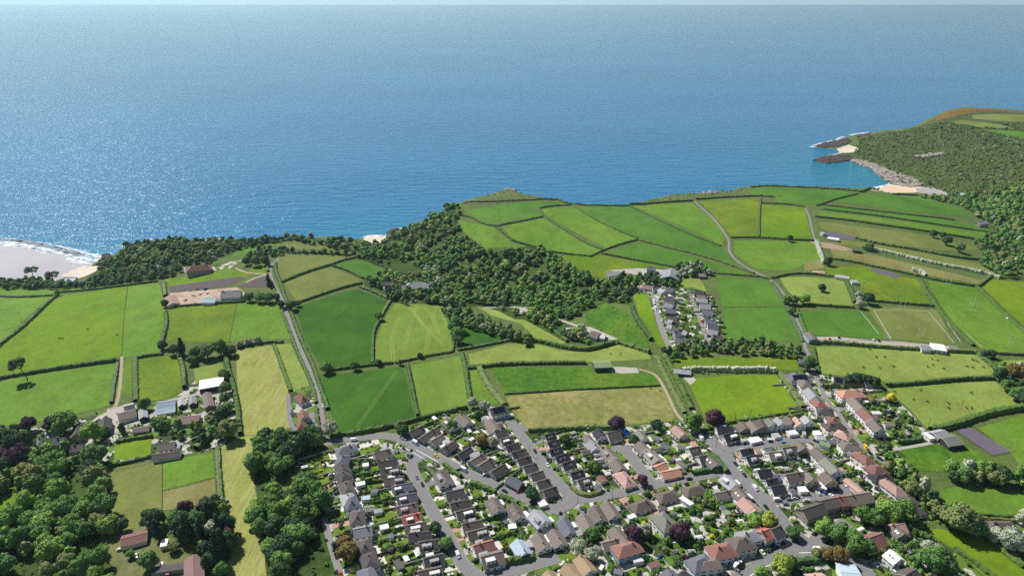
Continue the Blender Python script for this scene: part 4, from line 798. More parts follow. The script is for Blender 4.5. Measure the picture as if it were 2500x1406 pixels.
one('shed','shed','small white-roofed shed left of the right-hand yard','V',630,180,720,165,8,2.8,'f','wh','w','x')
one('bungalow','house','long dark-roofed bungalow above the bottom right field','W',1940,385,2230,390,11,2.7,'h','db','w','c',34)
one('boathouse','building','pale blue-roofed building cut by the bottom edge','I',640,1340,950,1370,16,4,'g','bl','w','x',10)
one('house','house','pinkish roof just above the bottom edge right of the bend','I',110,1420,380,1400,9,4.6,'g','pk','w','',30)
# garages and outbuildings
OUT = [('G',1330,590,1530,545,'wh','white double garage on the upper side road'),('G',1200,560,1240,590,'lg','narrow grey garage left of the white double garage'),('G',1780,490,1900,475,'lg','grey garage behind the middle gabled house'),('G',2060,440,2230,420,'wh','long white garage below the pale gabled houses'),('G',1600,740,1720,720,'sl','slate-grey garage right of the black-roofed pair'),('G',1440,780,1530,770,'tn','cream garage beside the black-roofed bungalow'),('G',2340,430,2400,440,'lg','small pale garage below the last gabled house'),('G',1790,1270,1940,1240,'sl','grey garage beside the three black-roofed houses'),
 ('H',2270,420,2420,410,'wh','white garage opposite the lower black-roofed houses'),('H',2110,460,2200,450,'sl','narrow slate garage beside the lowest black roof'),('O',260,210,430,230,'lg','grey garage block left of the pink pyramid roof'),('O',330,310,520,370,'gn','green-roofed garage block beside the pale terraces'),('O',300,1110,460,1160,'wh','white flat garage beside the blue cars'),('O',220,125,340,120,'wh','white flat store above the grey garage block'),('O',480,290,640,290,'sl','slate shed left of the mottled villa'),
 ('F',480,800,630,775,'dk','dark gabled garage behind the black-roofed row'),('F',640,1010,900,965,'dk','low dark building behind the middle close'),('F',1880,780,1980,755,'dk','dark shed above the small blue pool'),('F',1990,660,2120,690,'sl','slate garage left of the pink-roofed house'),('F',2290,690,2440,680,'gg','grey garage below the pink-roofed house'),('F',2310,980,2450,1090,'br','brown shed beside the long garden'),('F',1870,530,1960,550,'sl','slate outbuilding beside the pool house'),('F',820,1260,900,1340,'rb','narrow red-brown garage left of the pink bungalow'),
 ('E',750,350,840,380,'sl','pale garage behind the corner house'),('E',1400,900,1450,960,'wh','white garage beside the hipped bungalow'),('E',2000,760,2060,800,'dk','dark garage between hipped bungalows'),('H',280,310,360,320,'br','brown shed in front of the left hipped bungalow'),('H',20,570,230,700,'wh','long white flat extension left of the leafy gardens'),('H',780,770,860,760,'sl','slate shed among leafy gardens'),('H',830,870,950,850,'gn','green felt-roofed shed among leafy gardens'),('H',1520,910,1650,960,'gg','grey-brown garage beside the main road trees'),
 ('M',1760,1210,1940,1140,'rb','dark red outbuilding beside the blue car'),('M',1090,1300,1250,1330,'sl','grey shed near the bottom edge'),('M',1440,1080,1620,1040,'wh','white flat garage beside the red-brown villa'),('M',820,1220,870,1240,'wh','small white shed among the bushes'),('M',700,840,820,880,'gg','grey-green shed left of the L-shaped house'),
 ('N',360,490,460,510,'lg','grey side wing of the brown hipped house'),('N',700,1000,760,1020,'lg','pale lean-to beside the black hipped roof'),('N',1600,720,1720,710,'rd','red-roofed garage behind the brown terrace'),('N',1790,990,1950,990,'wh','white flat outbuilding behind the pink terrace'),('N',1790,1070,1890,1070,'rb','red-brown outbuilding behind the pink terrace'),('N',2020,1190,2190,1190,'br','brown garage in the long right garden'),('N',1650,765,1710,765,'wh','small white shed in the long right garden'),
 ('O',830,1000,1120,1230,'pk','long pink-roofed garage row beside the parked cars'),('A',980,740,1090,720,'wh','white shed in the left garden row'),('A',850,1110,1020,1070,'wh','white workshop in the left garden row'),('A',1140,1240,1260,1220,'sl','slate shed behind the slate bungalow'),('A',960,1370,1120,1350,'bl','pale lean-to low in the left gardens'),('B',1200,170,1350,140,'lg','grey flat outbuilding beside the power line'),('B',1310,480,1470,440,'wh','white shed under the power line'),('B',1620,1100,1720,1250,'dk','dark shed beside the bottom bungalow'),('B',1480,640,1560,620,'sl','small slate shed on the garden line'),('B',1020,110,1180,80,'gg','mossy flat garage beside the hipped row'),
 ('C',900,330,1010,320,'lg','white flat extension beside the top cottage'),('C',1190,450,1290,420,'dk','black garage beside the top drive'),('C',680,1020,860,990,'lg','grey flat garage between blue bungalows'),('C',160,770,290,740,'lg','grey flat garage above the blue bungalows'),('D',2000,700,2130,660,'wh','white garage at the road corner'),('D',1690,860,1780,920,'wh','white lean-to between the curving roads'),('D',1420,1130,1560,1110,'wh','white garden room between the curving roads'),('K',1740,800,1930,760,'lg','pale flat garage between gabled bungalows'),('K',2080,640,2210,730,'wh','white link between the brown gables'),
 ('K',850,950,1010,930,'bl','pale blue flat roof beside the red-brown bungalow'),('K',900,620,1060,600,'bl','flat grey roof behind the dormer bungalow'),('E',370,1210,450,1290,'lg','round-topped pale shed beside the slate bungalow')]
for t, x1, y1, x2, y2, rk, lab in OUT:
    nm = 'garage' if 'garage' in lab else 'shed'
    one(nm, nm, lab, t, x1, y1, x2, y2, 5.0 if nm == 'garage' else 3.6, 2.5, 'f' if rk in ('wh', 'lg', 'gn', 'bl', 'tn') or nm == 'shed' else 'g', rk, 'w' if rk != 'dk' else 'g', 'x')
# ---------------------------------------------------------------- trees, hedges, shrubs
def G3(*c, k=1.34): return tuple(x * k for x in lin(c))
LEAF = {'green': (G3(80, 114, 58), 'broad green'), 'light': (G3(104, 138, 66), 'light green'), 'dark': (G3(54, 80, 52), 'dark green'), 'olive': (G3(108, 118, 72), 'grey-olive'), 'purple': (G3(70, 50, 62), 'purple-leaved'), 'conifer': (G3(44, 66, 44), 'dark conifer'), 'blossom': (G3(110, 122, 84), 'white-blossomed'), 'yellow': (G3(196, 190, 60), 'yellow-flowered'), 'lime': (G3(128, 146, 62), 'yellow-green'), 'russet': (G3(104, 92, 54), 'russet-tinged')}
LM = {}; LMS = {}
for k, (c, _) in LEAF.items():
    fl = {'blossom': (0.72, 0.72, 0.64)}.get(k)
    LM[k] = leafmat('leaves_' + k, c, 0.32, flower=fl, famt=0.75)
bark = plain('bark', (0.10, 0.085, 0.07), 0.95, 0.3, 3.0, 0.05)
hedge_m = leafmat('hedge_leaves', G3(64, 90, 44), 0.35); hedge_b = leafmat('hedge_bramble', G3(84, 100, 62), 0.35)
def ico(sub):
    t = (1 + 5 ** .5) / 2
    V = [(-1, t, 0), (1, t, 0), (-1, -t, 0), (1, -t, 0), (0, -1, t), (0, 1, t), (0, -1, -t), (0, 1, -t), (t, 0, -1), (t, 0, 1), (-t, 0, -1), (-t, 0, 1)]
    F = [(0, 11, 5), (0, 5, 1), (0, 1, 7), (0, 7, 10), (0, 10, 11), (1, 5, 9), (5, 11, 4), (11, 10, 2), (10, 7, 6), (7, 1, 8), (3, 9, 4), (3, 4, 2), (3, 2, 6), (3, 6, 8), (3, 8, 9), (4, 9, 5), (2, 4, 11), (6, 2, 10), (8, 6, 7), (9, 8, 1)]
    V = [np.array(v) / np.linalg.norm(v) for v in V]
    for _ in range(sub):
        c = {}; F2 = []
        def mid(a, b):
            k = (min(a, b), max(a, b))
            if k not in c: p = V[a] + V[b]; V.append(p / np.linalg.norm(p)); c[k] = len(V) - 1
            return c[k]
        for a, b, d in F: x, y, z = mid(a, b), mid(b, d), mid(d, a); F2 += [(a, x, z), (b, y, x), (d, z, y), (x, y, z)]
        F = F2
    return np.array(V), np.array(F)
ICO = {0: ico(0), 1: ico(1)}
def crown_arrays(seed, form, nblob, nleaf, leafs, sub):
    """leaf clumps spread over a lumpy volume of radius about 1, base at z = 0"""
    r = np.random.default_rng(seed); Vs = []; Fs = []; base = 0; IV, IF = ICO[sub]
    blobs = []
    for i in range(nblob):
        if form == 'round':
            a = r.uniform(0, 6.283); u = r.uniform(-0.35, 1.0) if i else 1.0; s = math.sqrt(max(0, 1 - u * u)); rad = r.uniform(0.55, 0.78)
            c = np.array([math.cos(a) * s * rad * 0.85, math.sin(a) * s * rad * 0.85, 0.85 + u * rad * 0.8]); br = r.uniform(0.26, 0.46)
        elif form == 'cone':
            t = i / nblob; a = r.uniform(0, 6.283); w_ = (1 - t) * 0.5; c = np.array([math.cos(a) * w_ * r.uniform(.3, 1), math.sin(a) * w_ * r.uniform(.3, 1), 0.35 + t * 2.4]); br = 0.18 + 0.34 * (1 - t)
        elif form == 'low':
            a = r.uniform(0, 6.283); q = math.sqrt(r.uniform(0, 1)) * 0.7; c = np.array([math.cos(a) * q, math.sin(a) * q, 0.25 + (1 - q) * r.uniform(0.1, 0.45)]); br = r.uniform(0.25, 0.42)
        elif form == 'spread':
            a = r.uniform(0, 6.283); q = math.sqrt(r.uniform(0, 1)) * 0.9; c = np.array([math.cos(a) * q, math.sin(a) * q, 1.75 + r.uniform(-.15, .15) - q * .3]); br = r.uniform(0.16, 0.28)
        blobs.append((c, br))
    if form == 'round': blobs.append((np.array([0, 0, 0.85]), 0.62))
    for c, br in blobs:
        V = IV * (br * 0.86) * (1 + r.normal(0, 0.13, (len(IV), 1))) * np.array([1, 1, .92]) + c
        Vs.append(V); Fs.append(IF + base); base += len(V)
    C = np.array([b[0] for b in blobs]); B = np.array([b[1] for b in blobs])
    k = r.choice(len(blobs), nleaf, p=(B ** 2) / (B ** 2).sum()); d = r.normal(0, 1, (nleaf, 3)); d[:, 2] = np.where(d[:, 2] < -.5, -d[:, 2], d[:, 2]); d /= np.linalg.norm(d, axis=1)[:, None]
    P = C[k] + d * (B[k] * r.uniform(0.8, 1.16, nleaf))[:, None]
    t1 = r.normal(0, 1, (nleaf, 3)); t1 -= (t1 * d).sum(1)[:, None] * d * 0.75; t1 /= np.linalg.norm(t1, axis=1)[:, None]
    t2 = np.cross(d + r.normal(0, .35, (nleaf, 3)), t1); t2 /= np.linalg.norm(t2, axis=1)[:, None]
    s = leafs * r.uniform(0.6, 1.35, nleaf)[:, None]
    L = np.stack([P + t1 * s, P - t1 * s * .5 + t2 * s * .86, P - t1 * s * .5 - t2 * s * .86], 1).reshape(-1, 3)
    LF = np.arange(nleaf * 3).reshape(-1, 3) + base
    return np.vstack(Vs + [L]), np.vstack(Fs + [LF])
FORMS = {}
def forms(key, n_, form, nb, nl, ls, sub): FORMS[key] = [crown_arrays(100 + 17 * i + len(key) * 5, form, nb, nl, ls, sub) for i in range(n_)]
forms('round', 6, 'round', 15, 1500, 0.085, 1); forms('cone', 2, 'cone', 12, 900, 0.09, 1); forms('shrub', 5, 'low', 6, 260, 0.13, 1); forms('farround', 6, 'round', 7, 110, 0.12, 1); forms('farlow', 5, 'low', 4, 50, 0.16, 0); forms('spread', 1, 'spread', 16, 600, 0.09, 1)
CM = {}
def crown_mesh(form, i, mat):
    k = (form, i % len(FORMS[form]), mat)
    if k not in CM: V, F = FORMS[form][k[1]]; CM[k] = mesh_np('crown', V, F, LM[mat])
    return CM[k]
def trunk_mesh(i, hgt):
    b = MB(); r = random.Random(i); b.cyl((0, 0, -0.3), (0.03, 0.02, hgt * .55), 0.085, 0.06, 7); top = (0.03, 0.02, hgt * .55)
    for k in range(5):
        a = k * 1.3 + r.random(); b.cyl(top, (math.cos(a) * .42, math.sin(a) * .42, hgt * (.8 + .2 * r.random())), 0.045, 0.015, 5)
    b.cyl(top, (0, 0, hgt), .05, .015, 5); return b.mesh('trunk', [bark])
TRM = [trunk_mesh(i, 0.95) for i in range(3)]
TREES = []; NTREE = [0]
def tree(x, y, r_, mat, label, group=None, form='round', zs=1.0, name=None):
    i = NTREE[0]; NTREE[0] += 1
    nm = name or ('conifer' if form == 'cone' else 'tree'); rz = (i * 2.4) % 6.28
    root = empty(nm, (x, y, float(H(x, y))), rz); root.scale = (r_, r_, r_ * zs); tag(root, label, 'tree', group)
    link('crown', crown_mesh(form, i, mat), root); link('trunk', TRM[i % 3], root); return root
def at_px(u, v): q = at(u, v); return q.x, q.y
# single trees: foot of the trunk in the photograph, crown radius in metres
SOLO = [(925,781,5,'green','tree standing alone on the hedge between the dark field and the tramline field'),(1115,812,9.5,'green','round tree in the hedge right of the tramline field, upper of the pair'),(1118,838,9.5,'green','round tree in the hedge right of the tramline field, lower of the pair'),
(797,909,6,'light','pale round tree in the corner hedge below the dark green field'),(867,903,4.5,'dark','dark tree in the hedge between the two dark green fields'),(924,892,3.5,'dark','small tree at the lower left corner of the tramline field'),(977,891,3,'dark','small tree in the hedge below the tramline field'),(1026,874,3.2,'dark','small tree in the hedge on the lower edge of the tramline field'),
(1155,995,5.2,'blossom','grey-white blossomed tree above the village, left of two'),(1183,1003,5.2,'blossom','grey-white blossomed tree above the village, right of two'),(1506,1052,7,'purple','round purple beech behind the small middle close'),(1742,1045,8.5,'purple','round purple beech left of the bright field corner'),(1690,1052,8.5,'green','big green tree at the foot of the lane'),
(1918,744,6,'green','tree beside the lane, left of the clump of three'),(1936,743,6,'olive','tree beside the lane, middle of the clump of three'),(1962,742,6.5,'light','tree beside the lane, right of the clump of three'),(1930,768,5,'green','tree by the lane under the clump of three'),(1928,590,5,'dark','dark tree on the hedge below the bright coastal field'),
(2118,742,7,'dark','dark round tree beside the mast'),(2095,728,4.5,'blossom','blossom tree by the mast, upper of three'),(2096,741,4.5,'blossom','blossom tree by the mast, middle of three'),(2098,752,5,'blossom','blossom tree by the mast, lowest of three'),
(425,866,6,'dark','dark tree at the left end of the clump above the small yard'),(447,868,7,'conifer','near-black tree second from the left in the clump above the yard'),(480,874,6.5,'green','green tree in the middle of the clump above the yard'),(508,874,8,'olive','grey-green tree in the clump above the yard'),(540,868,9,'green','biggest tree at the right of the clump above the yard'),(565,868,6,'dark','dark tree at the right end of the clump above the yard'),(470,890,5,'green','low tree under the clump above the yard'),
(630,838,4,'blossom','pale bush-like tree on the hedge above the mown strip, right one'),(608,842,4,'blossom','pale bush-like tree on the hedge above the mown strip, middle one'),(585,848,4,'blossom','pale bush-like tree on the hedge above the mown strip, left one'),
(690,740+12,5,'dark','dark tree in the hedge junction by the straight lane'),(712,757,6,'dark','dark tree on the lane bend below the olive fields'),(728,748,4,'dark','smaller dark tree right of the lane bend'),
(603,648,6,'dark','round tree left of the top of the lane'),(625,650,7.5,'green','large round tree by the top of the lane'),(648,648,7,'dark','dark round tree beside the top of the lane'),(658,700,6,'conifer','black spreading tree at the lane corner beside bare soil'),
(610,736,6,'green','first tree of the row right of the building site'),(635,738,6.5,'light','second tree of the row right of the building site'),(658,739,6.5,'green','third tree of the row right of the building site'),(676,735,5,'dark','last tree of the row right of the building site'),
(142,722,4,'green','bushy tree at the hedge crossing left of the big bright field'),(403,750,5,'dark','dark tree at the corner below the building site'),(398,852,5,'dark','dark tree at the lower end of the winding hedge'),
(160,1058,11,'green','big green tree over the lawn left of the farm courtyard'),(128,1050,7,'purple','dark purple tree left of the big green farm tree'),(72,1052,7,'purple','dark purple tree at the left end of the farm lawns'),(40,1058,5,'dark','dark bushy tree left of the purple farm tree'),
(232,1078,9.5,'light','bright tree in front of the farm courtyard'),(235,1134,9.5,'green','big round tree above the small paddock corner'),(228,1165,8,'dark','dark layered tree under the round paddock tree'),(232,1190,9,'olive','grey layered tree above the lower wood edge'),(355,1000,6,'green','tree between the farm building and the greenhouses'),
(545,1030,8,'dark','large dark tree at the edge of the mown strip, upper'),(560,1070,9,'olive','large grey tree at the edge of the mown strip, lower'),(552,960,6,'green','tree beside the concrete yard by the mown strip'),(548,925,5.5,'green','tree right of the big white-roofed barn'),(552,985,5.5,'green','tree below the concrete yard'),(558,1005,5,'light','light tree below the concrete yard'),
(2070,938,5,'dark','dark tree behind the grey house by the lane, first of five'),(2088,936,5.5,'dark','dark tree behind the grey house by the lane, second of five'),(2104,936,5,'dark','dark tree behind the grey house by the lane, third of five'),(2118,938,5,'dark','dark tree behind the grey house by the lane, fourth of five'),(2133,942,5,'dark','dark tree behind the grey house by the lane, fifth of five'),
(1970,905,6,'dark','tall dark tree beside the lane below the pitch corner'),(1976,890,5,'green','green tree beside the lane below the pitch corner'),(2175,982,4.5,'yellow','bright yellow bush-like tree behind the long gardens'),
(2470,930,9,'russet','russet tree by the right edge'),(2500,930,9,'russet','russet tree cut off by the right edge'),(2438,930,7,'dark','dark tree at the field corner by the right edge'),(2455,955,6,'green','green tree on the hedge below the russet trees'),(2475,975,6.5,'green','green tree lower on the hedge below the russet trees'),(2498,990,7,'dark','dark tree lowest on the hedge by the right edge'),
(2402,872,4,'dark','small dark tree at the pitch-side hedge corner'),(2418,872,4.5,'dark','dark tree at the pitch-side hedge corner, right one'),
(2345,1300,11,'olive','tall pale willow at the edge of the lower right field'),(2372,1308,8,'green','green tree right of the tall pale willow'),(2320,1290,8,'olive','grey willow left of the tall pale willow'),(2425,1322,5.5,'blossom','white blossom tree below the long bungalow, left'),(2462,1340,8,'blossom','large white blossom tree below the long bungalow, right'),(2497,1280,6,'blossom','white blossom tree at the right end of the hedges'),
(2012,1306,7.2,'light','bright sycamore by the bend, first of the three big ones'),(2048,1328,8,'green','green sycamore by the bend, second of the three big ones'),(2082,1346,8,'green','green sycamore by the bend, third of the three big ones'),(2105,1275,6.5,'green','tree behind the terrace garden, left'),(2130,1282,6.5,'green','tree behind the terrace garden, right'),(2165,1272,8.5,'light','light green tree below the white hipped house'),(2198,1270,8.5,'green','dark glossy tree below the white hipped house'),(2155,1238,5,'olive','grey tree beside the end of the terrace'),
(2262,1345,4.5,'blossom','small blossom tree on the lower right field edge, upper'),(2288,1362,5,'blossom','small blossom tree on the lower right field edge, lower'),(2270,1392,9,'green','broad tree between the modern house and the field'),(2300,1400,8,'dark','dark tree at the lower right field edge'),(2120,1350,5,'green','small tree in front of the red-brown bungalow'),(2108,1346,4.5,'dark','dark small tree in front of the red-brown bungalow'),
(1545,1324,6.5,'purple','purple tree left of the white blossom tree in the gardens'),(1571,1306,5,'blossom','white blossom tree in the middle of the leafy gardens'),(1412,1350,5.5,'blossom','white blossom tree behind the tan roofs'),(1441,1366,5,'blossom','white blossom tree left of the red-brown villa'),(1663,1316,7,'purple','purple tree right of the grey-green villa'),(1445,1318,5,'green','tree in front of the brown gabled bungalow'),
(1875,1290,6.5,'lime','yellow-green bushy tree beside the main road'),(1857,1285,5,'dark','dark tree beside the main road'),(1840,1288,5.5,'light','light tree beside the grey-brown garage'),(1933,1312,4.5,'green','round tree on the corner before the bend'),(1905,1396,7,'lime','yellow-green tree inside the bend'),(1925,1388,5,'dark','dark tree inside the bend'),(1860,1412,5,'light','light tree at the bottom edge by the bend'),
(2022,1368,5,'russet','russet cypress inside the bend, left one'),(2045,1372,6,'russet','russet cypress inside the bend, right one'),(1993,1360,3.5,'olive','grey round bush-tree inside the bend'),
(2005,712,5,'dark','dark tree by the hill crest hedge'),(2020,648,6,'dark','dark tree on the blossom hedge by the stables'),(2122,612,6,'green','tree by the field shelter, right of two'),(2112,610,5,'light','tree by the field shelter, left of two'),
(2310,598,7,'dark','dark tree in the hedgerow above the tan strip'),(2340,615,7,'green','green tree in the hedgerow above the tan strip'),(2278,580,6,'dark','dark tree in the hedgerow under the long pasture'),(2300,582,5,'dark','second dark tree in the hedgerow under the long pasture'),
(367,1388,6.5,'green','green tree in the garden left of the dusky-roofed building'),(300,1296,5,'dark','dark tree at the left end of the red-roofed white stable'),(268,1300,6.5,'light','light two-stemmed tree at the foot of the olive paddock'),(425,1345,4,'olive','greyish tree below the cream shed'),(545,1400,5,'green','green tree right of the dusky-roofed building'),(320,1360,3,'light','small light tree in the bottom left vegetable garden'),(810,1062,7,'blossom','grey blossom tree beside the lane junction'),(775,1068,6,'blossom','grey blossom tree left of the lane junction'),(845,1345,6,'russet','russet tree in the bottom left gardens'),(852,1370,7,'russet','larger russet tree in the bottom left gardens'),(825,1345,4.5,'dark','dark cypress beside the left village lane'),(1105,1050,5,'green','tree in the garden above the curved road'),(1166,1020,4,'green','lollipop tree in the lawn above the village'),(1065,1302,5,'dark','round dark tree beside the lower curved road'),(1089,1338,4.5,'light','clipped round bright tree by the lower curved road'),
(1300,1218,5,'dark','dark tree where the curved road ends'),(1305,1218,4,'light','light round tree where the curved road ends'),(1180,1088,5.5,'russet','bushy tree at the head of the short drive'),(1200,1092,5,'blossom','pale tree between the drive and the stepped row'),(978,1050,5,'olive','grey tree beside the village entrance road'),(985,1062,5,'dark','dark tree beside the village entrance road'),
(1600,1048,5,'dark','dark round tree right of the swimming pool'),(1380,1085,5,'dark','dark tree behind the black-roofed row'),(1448,1152,5,'green','dark green tree between the middle rows'),(1548,1085,4.5,'dark','dark round tree at the head of the close'),(1568,1185,4.5,'purple','purple tree on the corner of the close')]
for u, v, r_, mt, lab in SOLO:
    x, y = at_px(u, v); tree(x, y, r_, mt, lab, form='cone' if mt == 'conifer' else 'round', zs=1.0)
# the leaning pine beside the left field
p = at(68, 926); rt = empty('pine_tree', tuple(p)); tag(rt, 'tall leaning pine with a flat crown beside the left field hedge', 'tree'); rt.rotation_euler = (0.0, -0.32, 0); rt.scale = (9, 9, 11)
link('crown', crown_mesh('spread', 0, 'dark'), rt); b = MB(); b.cyl((0, 0, -.02), (0.02, 0, 1.0), .05, .035, 7)
for a in range(6): b.cyl((0.02, 0, .95), (math.cos(a) * .55, math.sin(a) * .55, 1.7), .03, .012, 5)
b.build('trunk', [bark], rt)
for u, v, lab in ((82, 678, 'flat-topped pine behind the left beach, left of two'), (132, 690, 'flat-topped pine behind the left beach, right of two')):
    p = at(u, v); rt = empty('pine_tree', tuple(p)); tag(rt, lab, 'tree'); rt.scale = (11, 11, 8); link('crown', crown_mesh('spread', 0, 'dark'), rt)
    b = MB(); b.cyl((0, 0, -.02), (0, 0, 1.1), .05, .035, 7)
    for a in range(6): b.cyl((0, 0, 1.0), (math.cos(a) * .55, math.sin(a) * .55, 1.7), .03, .012, 5)
    b.build('trunk', [bark], rt)
# woods: trees spread over an outline
WOODS = [
 ('lower-left wood', [(0,1080),(40,1078),(70,1100),(100,1082),(150,1085),(190,1100),(200,1130),(240,1120),(262,1190),(262,1230),(282,1275),(292,1300),(280,1330),(290,1400),(270,1440),(0,1440),(-120,1440),(-120,1080)], 9.6, (4.2, 8.6), 'gglol', 1.0),
 ('wood beside the mown strip', [(340,1290),(380,1270),(420,1265),(470,1258),(520,1232),(550,1225),(556,1290),(572,1330),(560,1400),(552,1440),(520,1420),(500,1360),(470,1350),(430,1340),(390,1330)], 8.4, (4.5, 7.5), 'dgcpd', 1.1),
 ('wood between the mown strip and the village', [(620,1075),(660,1070),(700,1085),(740,1075),(795,1085),(800,1120),(770,1150),(740,1165),(700,1160),(670,1200),(700,1225),(740,1190),(770,1180),(790,1230),(800,1290),(830,1410),(840,1440),(665,1440),(650,1340),(625,1290),(628,1200),(615,1130)], 8.4, (4.8, 8.5), 'ggldg', 1.05),
 ('dark trees on the far left edge', [(-120,1085),(0,1085),(60,1085),(70,1150),(0,1165),(-120,1165)], 9, (7, 9), 'ddp', 1.2),
 ('tree belt right of the paddocks', [(470,1040),(550,1010),(560,1040),(562,1070),(530,1092),(480,1085),(400,1075),(330,1060),(290,1060),(300,1040),(400,1040)], 9, (3.0, 5.5), 'dgglo', 1.1),
 ('tree line below the cul-de-sac', [(1615,860),(1650,845),(1700,838),(1760,835),(1850,838),(1930,850),(1960,862),(1945,876),(1850,872),(1760,862),(1700,872),(1640,882)], 7.0, (3.0, 5.0), 'dgog', 1.05),
 ('tree belt right of the lane gardens', [(2105,1085),(2150,1100),(2190,1120),(2215,1150),(2235,1175),(2265,1200),(2295,1230),(2320,1258),(2290,1280),(2255,1262),(2225,1215),(2190,1190),(2160,1165),(2130,1120)], 8.0, (3.5, 6.0), 'ogldo', 1.05),
 ('trees along the shaded hedge of the right fields', [(2290,1170),(2330,1150),(2400,1150),(2450,1160),(2500,1175),(2600,1180),(2600,1215),(2480,1195),(2400,1180),(2330,1190)], 8.0, (4.5, 7.0), 'gdglo', 1.1),
 ('bottom right garden trees', [(2180,1320),(2240,1330),(2270,1370),(2300,1420),(2180,1420),(2215,1360)], 7.0, (2.5, 4.0), 'golg', 0.95),
 ('trees along the right edge', [(2430,900),(2480,905),(2600,930),(2600,1010),(2500,985),(2440,935)], 8.0, (4, 6), 'gdr', 1.0),
 ('woods of the valley', [(862,606),(905,600),(945,592),(960,574),(1000,558),(1060,528),(1105,503),(1132,512),(1112,540),(1125,566),(1150,590),(1180,606),(1260,612),(1300,604),(1345,618),(1370,640),(1400,660),(1440,685),(1490,690),(1535,705),(1540,735),(1500,742),(1470,730),(1430,755),(1400,780),(1420,800),(1470,828),(1440,845),(1390,835),(1330,800),(1260,770),(1215,752),(1160,742),(1090,750),(1040,738),(1000,745),(955,728),(905,695),(890,680),(940,668),(985,675),(1040,690),(1020,655),(970,630),(900,630)], 9.6, (3.4, 7.6), 'dgglog', 0.85),
 ('wooded cliff top beside the left beach', [(240,650),(285,618),(330,597),(400,590),(620,590),(815,585),(852,592),(880,606),(840,612),(780,600),(700,594),(640,600),(590,608),(540,625),(510,645),(440,648),(400,662),(340,672),(300,668),(250,672)], 8.8, (3.6, 6.6), 'dgdgo', 0.85),
 ('tree belt behind the left beach', [(-120,700),(0,690),(90,688),(150,692),(200,700),(230,680),(330,668),(388,662),(440,650),(445,668),(385,684),(250,702),(100,708),(-120,708)], 8.5, (3.8, 5.6), 'dgdg', 1.0),
 ('trees along the valley foot', [(1075,765),(1100,760),(1130,768),(1170,780),(1210,800),(1260,815),(1300,832),(1290,845),(1240,832),(1180,815),(1140,800),(1100,790)], 8.0, (4.0, 6.0), 'gogd', 1.05),
 ('trees above the olive fields', [(600,622),(640,612),(700,612),(760,618),(850,622),(900,632),(960,650),(900,640),(860,628),(700,622),(640,632),(600,640)], 9.0, (3.0, 5.0), 'dgd', 1.0),
 ('trees around the stone manor', [(935,690),(960,680),(985,685),(1000,670),(1040,695),(1060,712),(1100,720),(1090,745),(1040,740),(1030,730),(990,745),(955,735),(940,715)], 9.0, (3.5, 5.5), 'dgog', 1.0),
 ('trees above the far cul-de-sac', [(1490,668),(1520,672),(1560,675),(1620,680),(1655,680),(1660,700),(1600,705),(1560,690),(1540,700),(1500,700)], 7.5, (3.2, 5.0), 'dgdg', 1.0),
 ('trees beside the white farmhouse', [(1650,655),(1690,645),(1720,655),(1735,672),(1700,680),(1660,676)], 7.0, (3.5, 5.5), 'gdb', 1.0),
 ('right valley woods', [(2235,480),(2290,478),(2330,484),(2400,480),(2460,460),(2540,440),(2640,440),(2640,640),(2520,640),(2480,600),(2455,590),(2440,565),(2400,540),(2370,520),(2330,500),(2270,490)], 10.5, (4.0, 7.4), 'gglog', 0.85),
 ('hedgerow trees right of the tan strips', [(2370,590),(2440,580),(2500,600),(2600,610),(2600,690),(2500,680),(2440,680),(2380,640),(2420,640),(2390,610)], 9.5, (3.5, 6.0), 'godg', 1.0),
]
CH2 = {'g': 'green', 'l': 'light', 'o': 'olive', 'd': 'dark', 'c': 'conifer', 'p': 'purple', 'r': 'russet', 'b': 'blossom'}
cand = []
HC = np.array([h[0] for h in HOUSES])
SOLOW = np.array([at_px(s[0], s[1]) for s in SOLO])
for nm, P, sp, (r0, r1), mix_, zs in WOODS:
    W_ = np.array(px(P)); lo, hi = W_.min(0), W_.max(0); g = []
    Y = lo[1]; k = 0
    while Y < hi[1]:
        X = lo[0] + (k % 2) * sp * .5
        while X < hi[0]: g.append((X + random.uniform(-.33, .33) * sp, Y + random.uniform(-.33, .33) * sp)); X += sp
        Y += sp * .87; k += 1
    g = np.array(g); g = g[inside(g, W_)]
    for x, y in g:
        if H(x, y) < 2.2: continue
        if 'wood' in nm and 'beside the mown' not in nm and math.sin(x * .11 + 1.3) * math.sin(y * .09) + math.sin(x * .043 - y * .061) > (0.75 if 'valley' not in nm and 'cliff' not in nm else 1.05): continue
        if np.min(np.hypot(HC[:, 0] - x, HC[:, 1] - y)) < 7.5 or np.min(np.hypot(SOLOW[:, 0] - x, SOLOW[:, 1] - y)) < 5.5: continue
        near_road = False
        for C in ROADW:
            if abs(C[0][1] - y) < 400 and segdist(np.array([[x, y]]), C, False)[0] < 4.0: near_road = True; break
        if near_road: continue
        cand.append([x, y, random.uniform(r0, r1), CH2[random.choice(mix_)] if random.random() > .03 else 'blossom', nm, zs * random.uniform(.85, 1.2)])
cand.sort(key=lambda c: math.hypot(c[0], c[1]) / c[2])
TREE_MAX = 292 - NTREE[0]; shown = 0; rest = []
for c in cand:
    u, v = project((c[0], c[1], H(c[0], c[1]) + c[2]))
    if shown < TREE_MAX and -40 < u < 2540 and v < 1440:
        x, y, r_, mt, nm, zs = c; f = 'cone' if mt == 'conifer' else 'round'
        tree(x, y, r_, mt, f"{LEAF[mt][1]} tree among others in the {nm}" if 'wood' in nm else f"{LEAF[mt][1]} tree, one of the {nm}", f"{LEAF[mt][1]} trees, {nm}", form=f, zs=zs); shown += 1
    else: rest.append(c)
